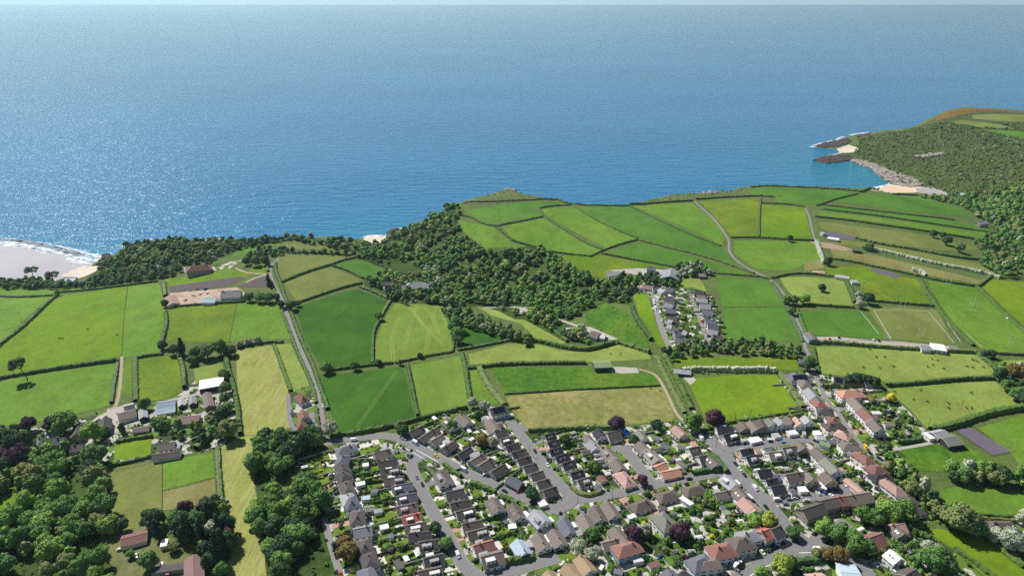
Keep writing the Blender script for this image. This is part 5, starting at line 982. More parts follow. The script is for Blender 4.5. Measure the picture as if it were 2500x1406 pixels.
def merged(name, items, label, forms_):
    """items: x, y, z, r, zs, material index; one mesh for growth nobody could count"""
    keys = list(LM); Vs = []; Fs = []; Ms = []; T = []; base = 0
    for i, (x, y, z, r_, zs, mt) in enumerate(items):
        V, F = FORMS[forms_][i % len(FORMS[forms_])]; a = i * 2.1; c_, s_ = math.cos(a), math.sin(a)
        M_ = np.array([[c_, s_, 0], [-s_, c_, 0], [0, 0, 1]]); Vs.append((V @ M_) * np.array([r_, r_, r_ * zs]) + np.array([x, y, z])); Fs.append(F + base); base += len(V)
        Ms.append(np.full(len(F), keys.index(mt))); T.append(np.full(len(V), random.random()))
    mats = [leafmat('mass_' + k, LEAF[k][0], 0.3, attr=True, flower=(0.72, 0.72, 0.64) if k == 'blossom' else None, famt=0.7) for k in keys]
    me = mesh_np(name, np.vstack(Vs), np.vstack(Fs), mats, np.concatenate(Ms)); at2 = me.attributes.new('tone', 'FLOAT', 'POINT'); at2.data.foreach_set('value', np.concatenate(T).astype(np.float32))
    return tag(link(name, me), label=label, kind='stuff')
merged('woodland', [(c[0], c[1], float(H(c[0], c[1])) - .3, c[2], c[5], c[3]) for c in rest], 'dense broadleaf woods filling the valley and the cliff tops', 'farround')
# scrub on the headland and the cliffs
def scatter(P, sp, world=False):
    W_ = np.array(px(P)) if not world else np.array(P); lo, hi = W_.min(0), W_.max(0)
    X, Y = np.meshgrid(np.arange(lo[0], hi[0], sp), np.arange(lo[1], hi[1], sp)); g = np.stack([X.ravel(), Y.ravel()], 1); g += rng.uniform(-.45, .45, g.shape) * sp
    return g[inside(g, W_)]
it = []
hf = [np.array(px(P)) for k, P in FIELDS if min(q[1] for q in P) < 345 and min(q[0] for q in P) > 2300]
for x, y in scatter(SCRUB, 6.8):
    z = float(H(x, y))
    if z < 4 or random.random() < .12 or any(inside(np.array([[x, y]]), f)[0] for f in hf): continue
    u, v = project((x, y, z)); q = random.random()
    low = v < 300 + max(0, (2300 - u)) * .2
    it.append((x, y, z - .4, random.uniform(2.2, 3.2 + 3.6 * random.random()) * (0.4 if low else 1), 0.9, 'blossom' if q < .07 and v > 320 else ('russet' if low and q < .5 else 'dark' if q < .24 else 'green' if q < .58 else 'light' if q < .74 else 'olive')))
for P, sp in (([(1120,492),(1200,474),(1240,462),(1290,478),(1370,486),(1395,498),(1350,490),(1200,503),(1135,512)], 13), ([(1545,500),(1600,484),(1660,472),(1720,470),(1800,462),(1850,452),(1830,460),(1830,478),(1700,492),(1600,498)], 9), ([(870,600),(855,585),(800,580),(870,585),(900,598),(930,600)], 5), ([(955,592),(965,572),(1020,552),(1100,505),(1120,515),(1060,560),(1000,585)], 6), ([(1420,760),(1480,735),(1530,760),(1580,835),(1500,832),(1440,800)], 16), ([(1840,452),(1950,454),(2130,463),(2130,467),(1950,459),(1840,457)], 7)):
    for x, y in scatter(P, sp):
        z = float(H(x, y))
        if z > 3: it.append((x, y, z - .3, random.uniform(1.3, 2.6), .8, random.choice(['dark', 'green', 'olive', 'dark', 'blossom'])))
merged('scrub', it, 'low scrub and hawthorn covering the headland slopes', 'farlow')
# hedges
def hedge_mesh(C, wd, h, rag, seed):
    r = random.Random(seed); C = resample([tuple(c) for c in C], 1.6, False); V = []; F = []; prof = [(-.5, 0), (-.52, .5), (-.36, .92), (0, 1.0), (.36, .92), (.52, .5), (.5, 0)]; k = len(prof)
    for i, c in enumerate(C):
        a = C[max(i - 1, 0)]; b_ = C[min(i + 1, len(C) - 1)]; d = np.array([b_[0] - a[0], b_[1] - a[1]]); d /= (np.hypot(*d) + 1e-9); nr = np.array([-d[1], d[0]])
        hh = h * (1 + r.uniform(-.05, .05) + rag * (max(0, r.gauss(0, .5)))); ww = wd * .78 * (1 + r.uniform(-.2, .2))
        for (s, t) in prof:
            q = np.array(c) + nr * (s * ww + r.uniform(-.28, .28)); V.append((q[0] , q[1], float(max(H(*c), 0)) - .3 + t * (hh + .3) + r.uniform(-.3, .3) * (t > .3)))
        if i:
            for j in range(k - 1): p0 = (i - 1) * k + j; F += [(p0, p0 + 1, p0 + k + 1), (p0, p0 + k + 1, p0 + k)]
    n0 = len(V); step = []
    for i in range(len(C)):     # leaf clumps over the sides and top
        for _ in range(9):
            j = r.randrange(k); x, y, z = V[i * k + j]; x += r.uniform(-.5, .5); y += r.uniform(-.5, .5); z += r.uniform(-.15, .3); s = r.uniform(.3, .6)
            b0 = len(V); V += [(x + r.uniform(-s, s), y + r.uniform(-s, s), z + r.uniform(-s, s) * .7) for _ in range(3)]; F.append((b0, b0 + 1, b0 + 2))
    return V, F
HEDGES = [
([(0,725),(60,727),(130,722)],3.5,2.5,'at the top of the far left field'),([(148,715),(250,706),(385,688)],3.5,2.5,'along the top of the big bright left field'),([(140,722),(70,790),(0,843),(-60,890)],5,3,'slanting down the far left edge between two fields'),
([(400,692),(404,725)],6,3,'between the left fields and the building site'),([(405,762),(408,790),(400,820),(392,850)],5,3,'winding below the building site'),([(-60,935),(30,920),(96,909),(180,895),(284,882)],4,3,'along the lower side of the big bright left field'),
([(288,888),(281,930),(273,985)],4,2.4,'down the left side of the farm track'),([(330,875),(331,930),(332,980)],6,2.2,'left of the buttercup field'),([(336,874),(370,868),(398,866)],3.5,2.4,'along the top of the buttercup field'),([(438,872),(448,900),(452,950)],5,4,'of tall bushes right of the buttercup field'),
([(425,750),(500,744),(590,738),(600,736)],3,2.4,'below the building site wall'),([(672,642),(674,665),(686,695),(697,730),(712,765),(728,810),(748,860),(768,900),(783,950),(797,985),(800,1000)],4.5,2.4,'following the right side of the long lane'),([(655,640),(652,655),(655,664)],5,2.5,'on the left of the lane top'),([(664,690),(676,730),(690,765),(708,810),(716,835),(735,880),(752,915),(765,950),(772,985)],3.5,2.0,'following the left side of the long lane'),
([(688,690),(740,668),(805,648)],3.5,2.4,'between the upper and lower olive fields'),([(805,648),(840,636),(868,630)],3.5,2.4,'rising right from the olive field corner'),([(812,650),(850,662),(886,680)],3.5,2.4,'falling right from the olive field corner'),([(722,742),(780,722),(830,705),(884,692)],3.8,2.5,'along the top of the dark green field'),([(880,702),(915,715),(945,730)],5,3,'between the dark green field and the manor trees'),
([(720,617),(760,619),(820,622),(860,624)],2.5,1.8,'along the top of the upper olive field'),([(868,628),(910,642),(985,668),(1035,688)],3,2,'along the wood above the small green field'),([(953,735),(942,752),(930,775)],4,2.4,'right of the dark green field, upper part'),([(925,785),(912,810),(909,850),(910,888)],4,2.4,'right of the dark green field, lower part'),
([(800,906),(860,898),(910,892),(960,887)],3.5,2.4,'between the two dark green fields'),([(965,887),(1020,875),(1060,867),(1105,860)],3,2.2,'between the tramline fields'),([(995,890),(1003,930),(1012,975),(1020,1015)],3.5,2.4,'right of the lower dark green field'),([(1128,865),(1136,900),(1142,940),(1148,985)],5,2.6,'right of the lower tramline field'),([(1118,856),(1180,845),(1245,832)],4,2.4,'above the long pale pasture, left part'),
([(1105,858),(1110,830),(1100,800),(1092,775)],3,2.2,'right of the upper tramline field'),([(1165,897),(1250,890),(1350,888),(1430,888)],5,3,'between the long pale pasture and the rough field'),([(1170,898),(1185,930),(1205,960),(1232,990)],7,2.6,'broad and brambly left of the rough field'),([(1140,900),(1163,899)],4,2.4,'short piece at the top of the narrow green field'),
([(1232,963),(1400,952),(1520,946),(1612,942)],1.5,1.4,'thin line between the rough and the tan field'),([(1290,1054),(1350,1050),(1420,1048),(1500,1046)],4,3,'along the village edge below the tan field'),([(825,1064),(880,1056),(960,1042),(1030,1022),(1100,1006),(1140,996)],4,3,'along the village edge below the dark green field'),
([(1245,832),(1300,832),(1360,846),(1400,855),(1440,856),(1500,838)],5,4,'above the long pale pasture, right part'),([(1510,838),(1550,850),(1585,862)],5,3,'rising to the tree clump by the lane'),([(1290,770),(1340,800),(1385,835)],5,3,'along the valley pasture'),([(1540,745),(1550,775),(1570,805),(1590,832)],5,4,'between the rough yellow field and the goat paddock'),
([(1605,875),(1625,920),(1648,965),(1672,1010)],6,2.5,'left of the narrow lane to the village'),([(1622,868),(1642,905),(1665,950),(1688,1000)],6,3,'right of the narrow lane to the village'),([(1745,1038),(1830,1026),(1900,1014),(1955,1006)],3,2.2,'below the bright village field'),([(1905,915),(1925,945),(1945,975),(1960,1000)],6,4,'right of the bright village field'),
([(1664,908),(1700,905),(1750,905),(1800,907),(1850,905),(1893,908)],6,4.5,'tall and white-blossomed above the bright village field'),([(1130,528),(1150,530),(1175,545),(1192,550),(1213,552)],3,2,'at the head of the coastal slope field'),([(1212,553),(1265,543),(1326,530)],2.6,2,'between two coastal fields left of the zigzag'),([(1213,555),(1235,575),(1255,590),(1285,597)],3.5,2.2,'winding down the coastal slope field'),
([(1315,509),(1328,528),(1375,560),(1430,595),(1475,612)],3,2,'long line between the first and second coastal strips'),([(1315,509),(1350,504),(1395,500)],2.5,2,'short line at the head of the second coastal strip'),([(1400,502),(1415,514),(1450,535),(1500,560),(1556,583)],3,2,'long line between the second and third coastal strips'),([(1538,504),(1600,535),(1680,572),(1758,601)],3,2,'long line between the third and fourth coastal strips'),
([(1130,498),(1200,494),(1280,490),(1362,487)],3,2.2,'along the cliff top left of the strips'),([(1362,487),(1385,498),(1460,503),(1538,502)],4,2.2,'along the cliff top above the strips'),([(1538,500),(1600,497),(1690,491)],5,3,'bushy along the cliff top right of the strips'),([(1700,488),(1760,483),(1850,479),(1890,482)],5,3,'bushy above the yellow coastal field'),
([(1440,628),(1478,610),(1520,595),(1558,586)],3,2,'crossing below the coastal strips'),([(1290,598),(1365,618),(1400,622),(1440,626)],3,2,'below the first coastal field along the wood'),([(1562,587),(1610,600),(1660,612),(1700,622),(1780,645),(1840,668)],3,2,'long line falling right below the coastal strips'),([(1470,620),(1540,633),(1620,648),(1700,662)],2.6,2,'above the yellow buttercup slope'),
([(1700,664),(1780,671),(1850,676),(1880,682)],2.5,1.8,'along the top of the hillside field'),([(1857,484),(1853,530),(1853,578)],2.5,2,'between the yellow and the bright coastal field'),([(1785,581),(1860,581),(1920,586),(1985,588)],3.2,2.2,'below the yellow and bright coastal fields'),([(1860,497),(1920,499),(1965,506)],2.2,1.8,'above the bright coastal field'),
([(1835,457),(1950,458),(2050,463),(2110,470)],5,2.5,'on the cliff edge above the far coastal field'),([(1995,503),(2030,490),(2060,482),(2095,474)],3.5,2.2,'curving right of the far coastal field'),([(2100,470),(2180,474),(2240,478)],5,3,'on the brow above the right-hand beach'),([(1998,500),(2100,512),(2220,526),(2330,538)],2.6,1.8,'first long line below the beach field'),
([(2008,512),(2120,525),(2260,545),(2440,572)],2.6,1.8,'second long line below the beach field'),([(1990,530),(2080,540),(2160,552),(2300,572),(2400,588)],3.5,2.5,'third long line with small bushes below the beach field'),([(2090,583),(2150,598),(2240,612),(2330,630),(2450,640)],5,3,'bushy between the long tan pastures'),([(2105,605),(2180,620),(2280,645),(2400,668),(2440,680)],6,3.5,'bushy with blossom right of the field shelter'),
([(2025,632),(2080,640),(2150,655),(2230,672),(2290,686),(2380,700)],3.5,2.4,'dark long line above the riding arenas'),([(2385,700),(2400,690),(2418,675)],5,2.6,'short thick piece by the last tan pasture'),([(1993,592),(2002,620),(2012,645)],6,4,'white-blossomed along the lane by the stables'),([(2225,660),(2250,668),(2260,678)],6,4.5,'white-blossomed clump above the pitches'),
([(1885,680),(1930,669),(1980,669),(2035,677)],3.5,2.6,'dark curve above the small crest field'),([(2065,685),(2078,710),(2088,740)],6,3,'between the crest field and the mast field'),([(1975,745),(2030,749),(2085,752)],3.5,2.6,'below the small crest field'),([(2120,735),(2200,742),(2280,748)],3.5,2.6,'above the rugby pitch'),([(2248,685),(2262,715),(2285,745),(2300,770),(2340,810),(2375,845)],5.5,2.4,'between the two rugby fields'),
([(2385,702),(2420,735),(2460,775),(2500,810),(2550,850)],5,2.4,'right of the upper rugby field'),([(1982,838),(2040,838),(2110,846),(2200,852),(2300,858),(2380,862)],5,3,'long dark one below the club car park'),([(1885,690),(1905,720),(1925,755)],4,2,'left of the crest lane, upper part'),([(1945,755),(1962,800),(1975,830)],4,2,'right of the crest lane by the clubhouse'),([(1890,700),(1920,750),(1950,810),(1960,835)],4,1.8,'left of the crest lane below the hamlet field'),
([(1985,850),(1990,880),(1998,912)],4,2.6,'left of the cow pasture below the clubhouse'),([(2385,862),(2420,890),(2450,918)],6,2.4,'right end of the cow pasture'),([(2420,862),(2460,866),(2550,868)],3.5,2.4,'under the upper rugby field by the right edge'),([(2165,943),(2250,937),(2340,927),(2425,925)],4.5,3,'between the two cow pastures'),([(2270,1052),(2330,1040),(2390,1018),(2440,1005),(2500,998),(2560,985)],7,4,'tall and shaded above the riding arena'),
([(2010,945),(2060,942),(2120,942),(2150,945)],5,3,'clipped in front of the grey lane house'),([(2195,1083),(2230,1078),(2250,1072)],4,3,'clipped in the last long garden'),([(2370,1258),(2420,1262),(2490,1266)],3,2.4,'upper of the two beside the long bungalow'),([(2370,1266),(2420,1270),(2480,1274)],3,2.4,'lower of the two beside the long bungalow'),([(2330,1340),(2380,1375),(2440,1420)],4,2.4,'along the left of the bottom right field'),([(2400,1303),(2450,1345),(2500,1385)],5,2.4,'along the right of the bottom right field'),
([(580,848),(610,842),(660,836),(690,836)],4,2.6,'above the mown strip'),([(668,842),(678,865),(690,900),(702,930),(710,955)],4.5,2,'between the mown strip and the narrow field'),([(550,865),(560,910),(572,950),(580,990),(585,1040),(588,1062)],5,3.5,'of trees and bushes left of the mown strip'),([(532,1095),(534,1150),(540,1220)],5,2.6,'left of the lower mown strip'),([(268,1140),(320,1128),(372,1116)],3,2.4,'clipped above the olive paddock'),([(285,1080),(330,1072),(372,1066)],4,2.6,'clipped above the bright paddock'),
([(480,1098),(505,1075),(525,1050)],6,4,'dark clipped one slanting beside the grey tree'),([(650,1066),(690,1062),(730,1058)],4,3,'dark clipped one at the foot of the mown strip'),([(778,1060),(776,1030),(772,1000)],4,2.5,'in front of the lane pair of houses'),([(1040,1145),(1060,1160),(1075,1185)],4,2.5,'bright clipped beside the big corner house'),([(1085,1135),(1105,1152),(1125,1165)],4,2.5,'bright clipped along the curved road'),([(1150,1180),(1180,1192),(1210,1205)],4,3,'mixed, along the curved road verge'),
([(1396,1190),(1412,1205),(1435,1212),(1465,1203)],4,2.4,'clipped round the corner garden by the wide junction'),([(1222,1212),(1245,1222),(1262,1232)],4,2.6,'clipped on the inside of the curved road end'),([(1310,1240),(1335,1265),(1360,1290),(1380,1310)],3,2,'bright green beside the grey-roofed pair'),([(1500,1225),(1518,1240)],3,1.8,'short green one beside the row of four bungalows'),([(1175,1185+200),(1220,1378),(1260,1370),(1300,1362)],5,3,'mixed shrubs along the bottom road'),([(1925,1380),(1960,1372),(2000,1370)],5,3,'dark clipped inside the bend'),
([(1800,1048),(1760,1046),(1700,1052)],3,2,'behind the black-roofed crossroads pair'),([(1735,1110),(1755,1130),(1775,1155)],5,3,'of shrubs left of the main road'),([(1690,1158),(1720,1152),(1760,1148)],4,3,'dark one beside the cross road'),([(1620,1165),(1650,1160),(1675,1155)],3,2,'in front of the orange-roofed bungalow'),([(1830,1140),(1880,1136),(1940,1130)],3,1.6,'low garden line behind the black-roofed bungalows'),([(1300,1172),(1325,1160)],3,2,'short dark one by the middle road'),
([(1800,1040),(1900,1025),(1960,1012)],3,2.5,'behind the gabled row'),([(845,1063),(900,1054),(950,1043)],5,3.2,'thick one beside the village entrance road')]
LABK = ['dark green field hedge', 'clipped green hedge', 'leafy hedge']
for i, (P, wd, h, ph) in enumerate(HEDGES):
    V, F = hedge_mesh(smooth_line(px(P), 1), wd, h, .12 if h < 2.7 else .3, i)
    bl = 'blossom' in ph; m_ = LM['blossom'] if bl else (hedge_b if i % 3 == 0 else hedge_m)
    w0 = 'hedge ' + ph; tag(link('hedge', mesh_np('hedge', V, F, m_)), w0, 'hedge')
    if h >= 3:
        pass
# ---------------------------------------------------------------- gardens
lawn_m = FM['lawn']; patio = plain('patio_paving', G(226, 220, 212), 0.9, 0.14, 0.9); block = plain('block_paving', G(196, 156, 142), 0.9, 0.12, 0.9); drive = plain('tarmac_drive', G(140, 138, 142), 0.9, 0.1, 0.8)
fence_m = plain('fence_wood', G(132, 112, 92), 0.9, 0.2, 2.0); wall_m = plain('garden_wall', G(196, 190, 182), 0.9, 0.12, 2.0)
quads = {'lawn': [], 'patio': [], 'block': [], 'drive': []}
RD = [np.array([tuple(c) for c in smooth_line(C, 1)]) for C in ROADW]
def roaddist(P):
    P = np.atleast_2d(np.array(P, float)); d = np.full(len(P), 1e9)
    for C, (_, _, w_, _) in zip(ROADW, ROADS): d = np.minimum(d, segdist(P, C, False) - w_ / 2)
    return d
def fieldhit(x, y): return any(inside(np.array([[x, y]]), f)[0] for f in FW)
FW = [np.array(px(P)) for k, P in FIELDS if k not in ('lawn',)]
HB = [(np.array(h[0]), h[1], h[2] / 2, h[3] / 2) for h in HOUSES]
def clear(x, y, m_=0.6):
    for c, a, hl, hw in HB:
        dx, dy = x - c[0], y - c[1]
        if abs(dx) > 30 or abs(dy) > 30: continue
        lx = dx * math.cos(a) + dy * math.sin(a); ly = -dx * math.sin(a) + dy * math.cos(a)
        if abs(lx) < hl + m_ and abs(ly) < hw + m_: return False
    return True
FEN = []; SHR = []; SHEDS = []
def quad(kind, c, t, n_, a0, a1, b0, b1):
    P = [c + t * a + n_ * b for a, b in ((a0, b0), (a1, b0), (a1, b1), (a0, b1))]
    P = [p for p in P]
    if roaddist(P).min() < -0.5 or roaddist([c + t * (a0 + a1) / 2 + n_ * (b0 + b1) / 2])[0] < 1.5: return False
    m_ = sum(P) / 4
    if fieldhit(*m_): return False
    quads[kind].append(P); return True
for cs, (front, back), ph in ROWS_W:
    n_ = len(cs); rr = random.Random(len(ph))
    for i, (c, ang, L, W) in enumerate(cs):
        c = np.array(c); rd = np.array([math.cos(ang), math.sin(ang)]); nd = np.array([-rd[1], rd[0]])
        nb = [np.array(cs[j][0]) for j in (i - 1, i + 1) if 0 <= j < n_]; nb = [q for q in nb if np.hypot(*(q - c)) < 40]
        if nb: t = nb[-1] - c; t = t / np.hypot(*t)
        else: t = nd
        # plots run across the row: choose the house axis most square to it
        ax = rd if abs(rd @ t) < 0.6 else nd; half = L / 2 if ax is rd else W / 2; tw = (W / 2 if ax is rd else L / 2)
        tt = np.array([-ax[1], ax[0]]); gap = min([abs((q - c) @ tt) for q in nb] + [15]) / 2; gap = max(gap, tw + .5)
        da, db = roaddist([c + ax * (half + 8)])[0], roaddist([c - ax * (half + 8)])[0]; fs = 1 if da < db else -1   # street side
        fr = min(front, 12) if front < back else front; depth = {fs: min(front, max(da if fs > 0 else db, 0) + 7), -fs: back}
        for sgn in (fs, -fs):
            dp = depth[sgn]
            if dp < 3: continue
            b0, b1 = sgn * (half + .6), sgn * (half + dp)
            if sgn == fs:
                k = rr.random(); quad('block' if k < .3 else 'drive' if k < .6 else 'patio', c, tt, ax, gap * .1, gap * .9, b0, b1)
                quad('lawn', c, tt, ax, -gap * .9, gap * .05, b0 + sgn * 1.2, b1 - sgn * .8)
            else:
                quad('patio', c, tt, ax, -gap * .9, gap * .9, b0, b0 + sgn * min(4.4, dp * .4)); q0 = b0 + sgn * min(4.6, dp * .4)
                quad('lawn', c, tt, ax, -gap * rr.uniform(.3, .85), gap * rr.uniform(.3, .85), q0, sgn * (half + dp * rr.uniform(.7, .95)))
            if sgn != fs and dp > 8 and rr.random() < .75:
                q = c + tt * gap * rr.choice((-.6, .6)) + ax * sgn * (half + dp * rr.uniform(.75, .95))
                if roaddist([q])[0] > 2.5 and not fieldhit(*q): SHEDS.append((q, ang, ph, i))
            for _ in range(int(dp / 1.7)):
                a = rr.choice((-1, 1)) * gap * rr.uniform(.78, 1.0); b_ = sgn * (half + rr.uniform(1.5, dp)); q = c + tt * a + ax * b_
                if clear(*q, 1.2) and roaddist([q])[0] > 1.6 and not fieldhit(*q): SHR.append((q[0], q[1], rr.uniform(.7, 2.0) * (1.3 if sgn != fs else .9), ph))
            p, q = c + tt * gap + ax * b0 * .6, c + tt * gap + ax * b1
            if roaddist([q])[0] > .8 and not fieldhit(*((p + q) / 2)): FEN.append((p, q, ph, i, sgn == fs))
rs = random.Random(11)
SHM = {}
def shed_meshes(i):
    if i in SHM: return SHM[i]
    w_, l_ = ((1.1, 1.6), (1.3, 2.1), (1.5, 1.5))[i % 3]; b = MB(); b.add([(-l_, -w_, -.4), (l_, -w_, -.4), (l_, w_, -.4), (-l_, w_, -.4), (-l_, -w_, 2), (l_, -w_, 2), (l_, w_, 2), (-l_, w_, 2), (-l_, 0, 2.5), (l_, 0, 2.5)], [(0, 1, 5, 4), (2, 3, 7, 6), (1, 2, 6, 9, 5), (3, 0, 4, 8, 7)])
    a = b.mesh('walls', [(fence_m, WMAT['w'], WMAT['n'], WMAT['k'])[i % 4]]); b = MB()
    for s_ in (-1, 1): b.add([(-l_ - .15, s_ * (w_ + .2), 1.95), (l_ + .15, s_ * (w_ + .2), 1.95), (l_ + .15, 0, 2.56), (-l_ - .15, 0, 2.56), (-l_ - .15, s_ * (w_ + .2), 2.03), (l_ + .15, s_ * (w_ + .2), 2.03), (l_ + .15, 0, 2.64), (-l_ - .15, 0, 2.64)], [(0, 1, 5, 4), (4, 5, 6, 7), (3, 2, 1, 0), (1, 2, 6, 5), (3, 0, 4, 7)])
    SHM[i] = (a, b.mesh('roof', [RMAT[('sl', 'wh', 'gn', 'dk', 'lg', 'tn')[i % 6]]])); return SHM[i]
for j, (q, an, ph, i) in enumerate(SHEDS):
    if not clear(q[0], q[1], 1.8): continue
    rt = empty('garden_shed', (q[0], q[1], float(H(*q))), an); tag(rt, f"small garden shed behind {ORD[i]} house {ph}", 'shed'); a, r_ = shed_meshes(rs.randrange(12)); link('walls', a, rt); link('roof', r_, rt)
for kind, m_ in (('lawn', lawn_m), ('patio', patio), ('block', block), ('drive', drive)):
    V = []; F = []; off = {'lawn': .12, 'patio': .10, 'block': .14, 'drive': .135}[kind]
    for P in quads[kind]:
        A_ = (P[1] - P[0]); B_ = (P[3] - P[0])
        if A_[0] * B_[1] - A_[1] * B_[0] < 0: P = [P[1], P[0], P[3], P[2]]
        na = max(1, int(np.hypot(*(P[1] - P[0])) / 3)); nb_ = max(1, int(np.hypot(*(P[3] - P[0])) / 3)); b0 = len(V)
        for j in range(nb_ + 1):
            for i in range(na + 1):
                s, t = i / na, j / nb_; q = P[0] * (1 - s) * (1 - t) + P[1] * s * (1 - t) + P[2] * s * t + P[3] * (1 - s) * t; V.append((q[0], q[1], float(H(*q)) + off + .003 * (len(F) % 7) * 0))
        for j in range(nb_):
            for i in range(na): p0 = b0 + j * (na + 1) + i; F.append((p0, p0 + 1, p0 + na + 2, p0 + na + 1))
    tag(link({'lawn': 'lawn', 'patio': 'patio_ground', 'block': 'driveway', 'drive': 'driveway'}[kind], mesh_np(kind, V, F, m_)), kind='structure')
# fences and low walls between the gardens
k = 0; rs = random.Random(5)
for p, q, ph, i, fr in FEN:
    if rs.random() < .42 and clear(*((p + q) / 2), .4) and clear(*(p * .8 + q * .2), .4):
        V, F = hedge_mesh([p, q], 1.6, 1.5 if fr else 2.1, .15, len(ph) + i)
        tag(link('garden_hedge', mesh_np('garden_hedge', V, F, hedge_m)), f"garden hedge {'before' if fr else 'behind'} {ORD[i]} house {ph}", 'hedge'); continue
    d = q - p; L = float(np.hypot(*d))
    if L < 3: continue
    d /= L; nr = np.array([-d[1], d[0]]); th = .07 if k % 2 else .16; hh = (1.0 if fr else 1.75); b = MB(); ns = max(1, int(L / 2.4))
    for j in range(ns):
        a0 = p + d * L * j / ns; a1 = p + d * L * (j + 1) / ns; z = float(min(H(*a0), H(*a1)))
        if not clear(*((a0 + a1) / 2), .1):
            if b.v: break
            continue
        M_ = Matrix.Translation((a0[0], a0[1], z)) @ Matrix.Rotation(math.atan2(d[1], d[0]), 4, 'Z'); b.box(0, L / ns, -th, th, -.3, hh, 0, M_)
        if k % 2: b.box(-.06, .06, -.1, .1, -.3, hh + .12, 0, M_)
    if not b.v: continue
    nm = 'garden_fence' if k % 2 else 'garden_wall'
    kind_ = 'timber fence' if k % 2 else 'pale wall'; where = 'before' if fr else 'behind'
    tag(link(nm, b.mesh(nm, [fence_m if k % 2 else wall_m])), f"{kind_} {where} {ORD[i]} house {ph}" , 'fence' if k % 2 else 'wall'); k += 1
# garden shrubs
extra = []
VW = [np.array(px(P)) for P in VILL]
for vi, sp in ((0, 6.2), (1, 6.5), (2, 8.5), (4, 7), (6, 8)):
    for x, y in scatter(VILL[vi], sp):
        u, v = project((x, y, H(x, y)))
        if clear(x, y, 1.3) and roaddist([(x, y)])[0] > 2.2 and not fieldhit(x, y) and -30 < u < 2530 and v < 1420: extra.append((x, y, random.uniform(.9, 2.6), 'gardens'))
Z1 = [np.array(px(P)) for P in ([(1500,1215),(1760,1180),(1850,1290),(1930,1400),(1560,1450),(1400,1400),(1380,1310),(1490,1290)], [(2100,1080),(2300,1240),(2330,1340),(2200,1420),(2100,1280)], [(2060,960),(2220,1010),(2250,1060),(2150,1090)])]
allsh = []
for x, y, r_, ph in SHR + extra:
    dense = any(inside(np.array([[x, y]]), z_)[0] for z_ in Z1)
    if dense: r_ *= 1.5
    qd = [q for q in quads['lawn']]
    allsh.append((x, y, r_, ph, dense))
allsh.sort(key=lambda s: math.hypot(s[0], s[1]) / s[2])
def region(u, v):
    a = 'left' if u < 1050 else 'middle' if u < 1750 else 'right'
    return ('lower ' if v > 1230 else 'upper ') + a
rest = []; nS = 0
for i, (x, y, r_, ph, dn) in enumerate(allsh):
    q = random.random(); mt = 'green' if q < .36 else 'dark' if q < .62 else 'light' if q < .8 else 'olive' if q < .9 else 'purple' if q < .935 else 'russet' if q < .965 else 'yellow' if q < .98 else 'blossom'
    u, v = project((x, y, H(x, y))); z = float(H(x, y))
    if nS < 285 and -10 < u < 2510 and v < 1412:
        o = link('garden_bush', crown_mesh('shrub', i, mt)); o.location = (x, y, z - .1); o.rotation_euler = (0, 0, i * 1.7); o.scale = (r_, r_, r_ * random.uniform(.9, 1.4))
        g = f"{LEAF[mt][1]} garden bushes, {region(u, v)} part of the village"; tag(o, f"{LEAF[mt][1]} rounded garden bush in the {region(u, v)} part of the village", 'bush', g); nS += 1
    else: rest.append((x, y, z - .1, r_, 1.1, mt))
for P, sp in ((WOODS[6][1], 5), ([(1660,905),(1895,905),(1893,912),(1660,915)], 3)):
    for x, y in scatter(P, sp):
        if clear(x, y, 1) and roaddist([(x, y)])[0] > 2: rest.append((x, y, float(H(x, y)) - .1, random.uniform(1.2, 2.4), 1.1, random.choice(['green', 'dark', 'olive', 'light'])))
for k in (0, 1, 2):      # undergrowth in the near woods
    for x, y in scatter(WOODS[k][1], 7.5):
        if clear(x, y, 1): rest.append((x, y, float(H(x, y)) - .1, random.uniform(1.2, 2.6), 1.0, random.choice(['green', 'light', 'dark', 'green'])))
for P, wd, h, ph in HEDGES:        # ragged growth along the field hedges
    C = resample(smooth_line(px(P), 1), 5.5, False)
    for x, y in C:
        if random.random() < (.5 if h > 2.3 else .3): rest.append((x + random.uniform(-1, 1), y + random.uniform(-1, 1), float(H(x, y)), random.uniform(1.0, 1.9) * (1.25 if h >= 3 else 1), 1.35, 'blossom' if ('blossom' in ph or random.random() < .06) else random.choice(['dark', 'green', 'olive'])))
merged('undergrowth', rest, 'low bushes and brambles filling gardens, hedge lines and wood floors', 'farlow')
# rough tussocks in the rough fields are part of the field sheets
# ---------------------------------------------------------------- cars
paint = {k: plain('paint_' + k, c, 0.3, 0.04, 1.0, spec=0.6) for k, c in {'white': (.72, .72, .72), 'black': (.015, .016, .02), 'grey': (.2, .21, .22), 'red': (.5, .02, .02), 'blue': (.02, .06, .3), 'yellow': (.7, .45, .02), 'light_blue': (.15, .5, .65)}.items()}
tyre = plain('tyre_rubber', (.02, .02, .02), .9, .1); cglass = plain('car_glass', (.02, .025, .03), .1, .1, spec=.7)
def loft(secs):      # sections: x, half width, z0, z1, top half width
    V = []; F = []
    for x, hw, z0, z1, tw in secs: V += [(x, -hw, z0), (x, hw, z0), (x, hw, (z0 + z1) / 2 + .1), (x, tw, z1), (x, -tw, z1), (x, -hw, (z0 + z1) / 2 + .1)]
    for i in range(len(secs) - 1):
        for j in range(6): a = i * 6 + j; c = i * 6 + (j + 1) % 6; F.append((a, a + 6, c + 6, c))
    F.append(tuple(range(6))); F.append(tuple(range(len(V) - 6, len(V)))[::-1]); return V, F
CARM = {}
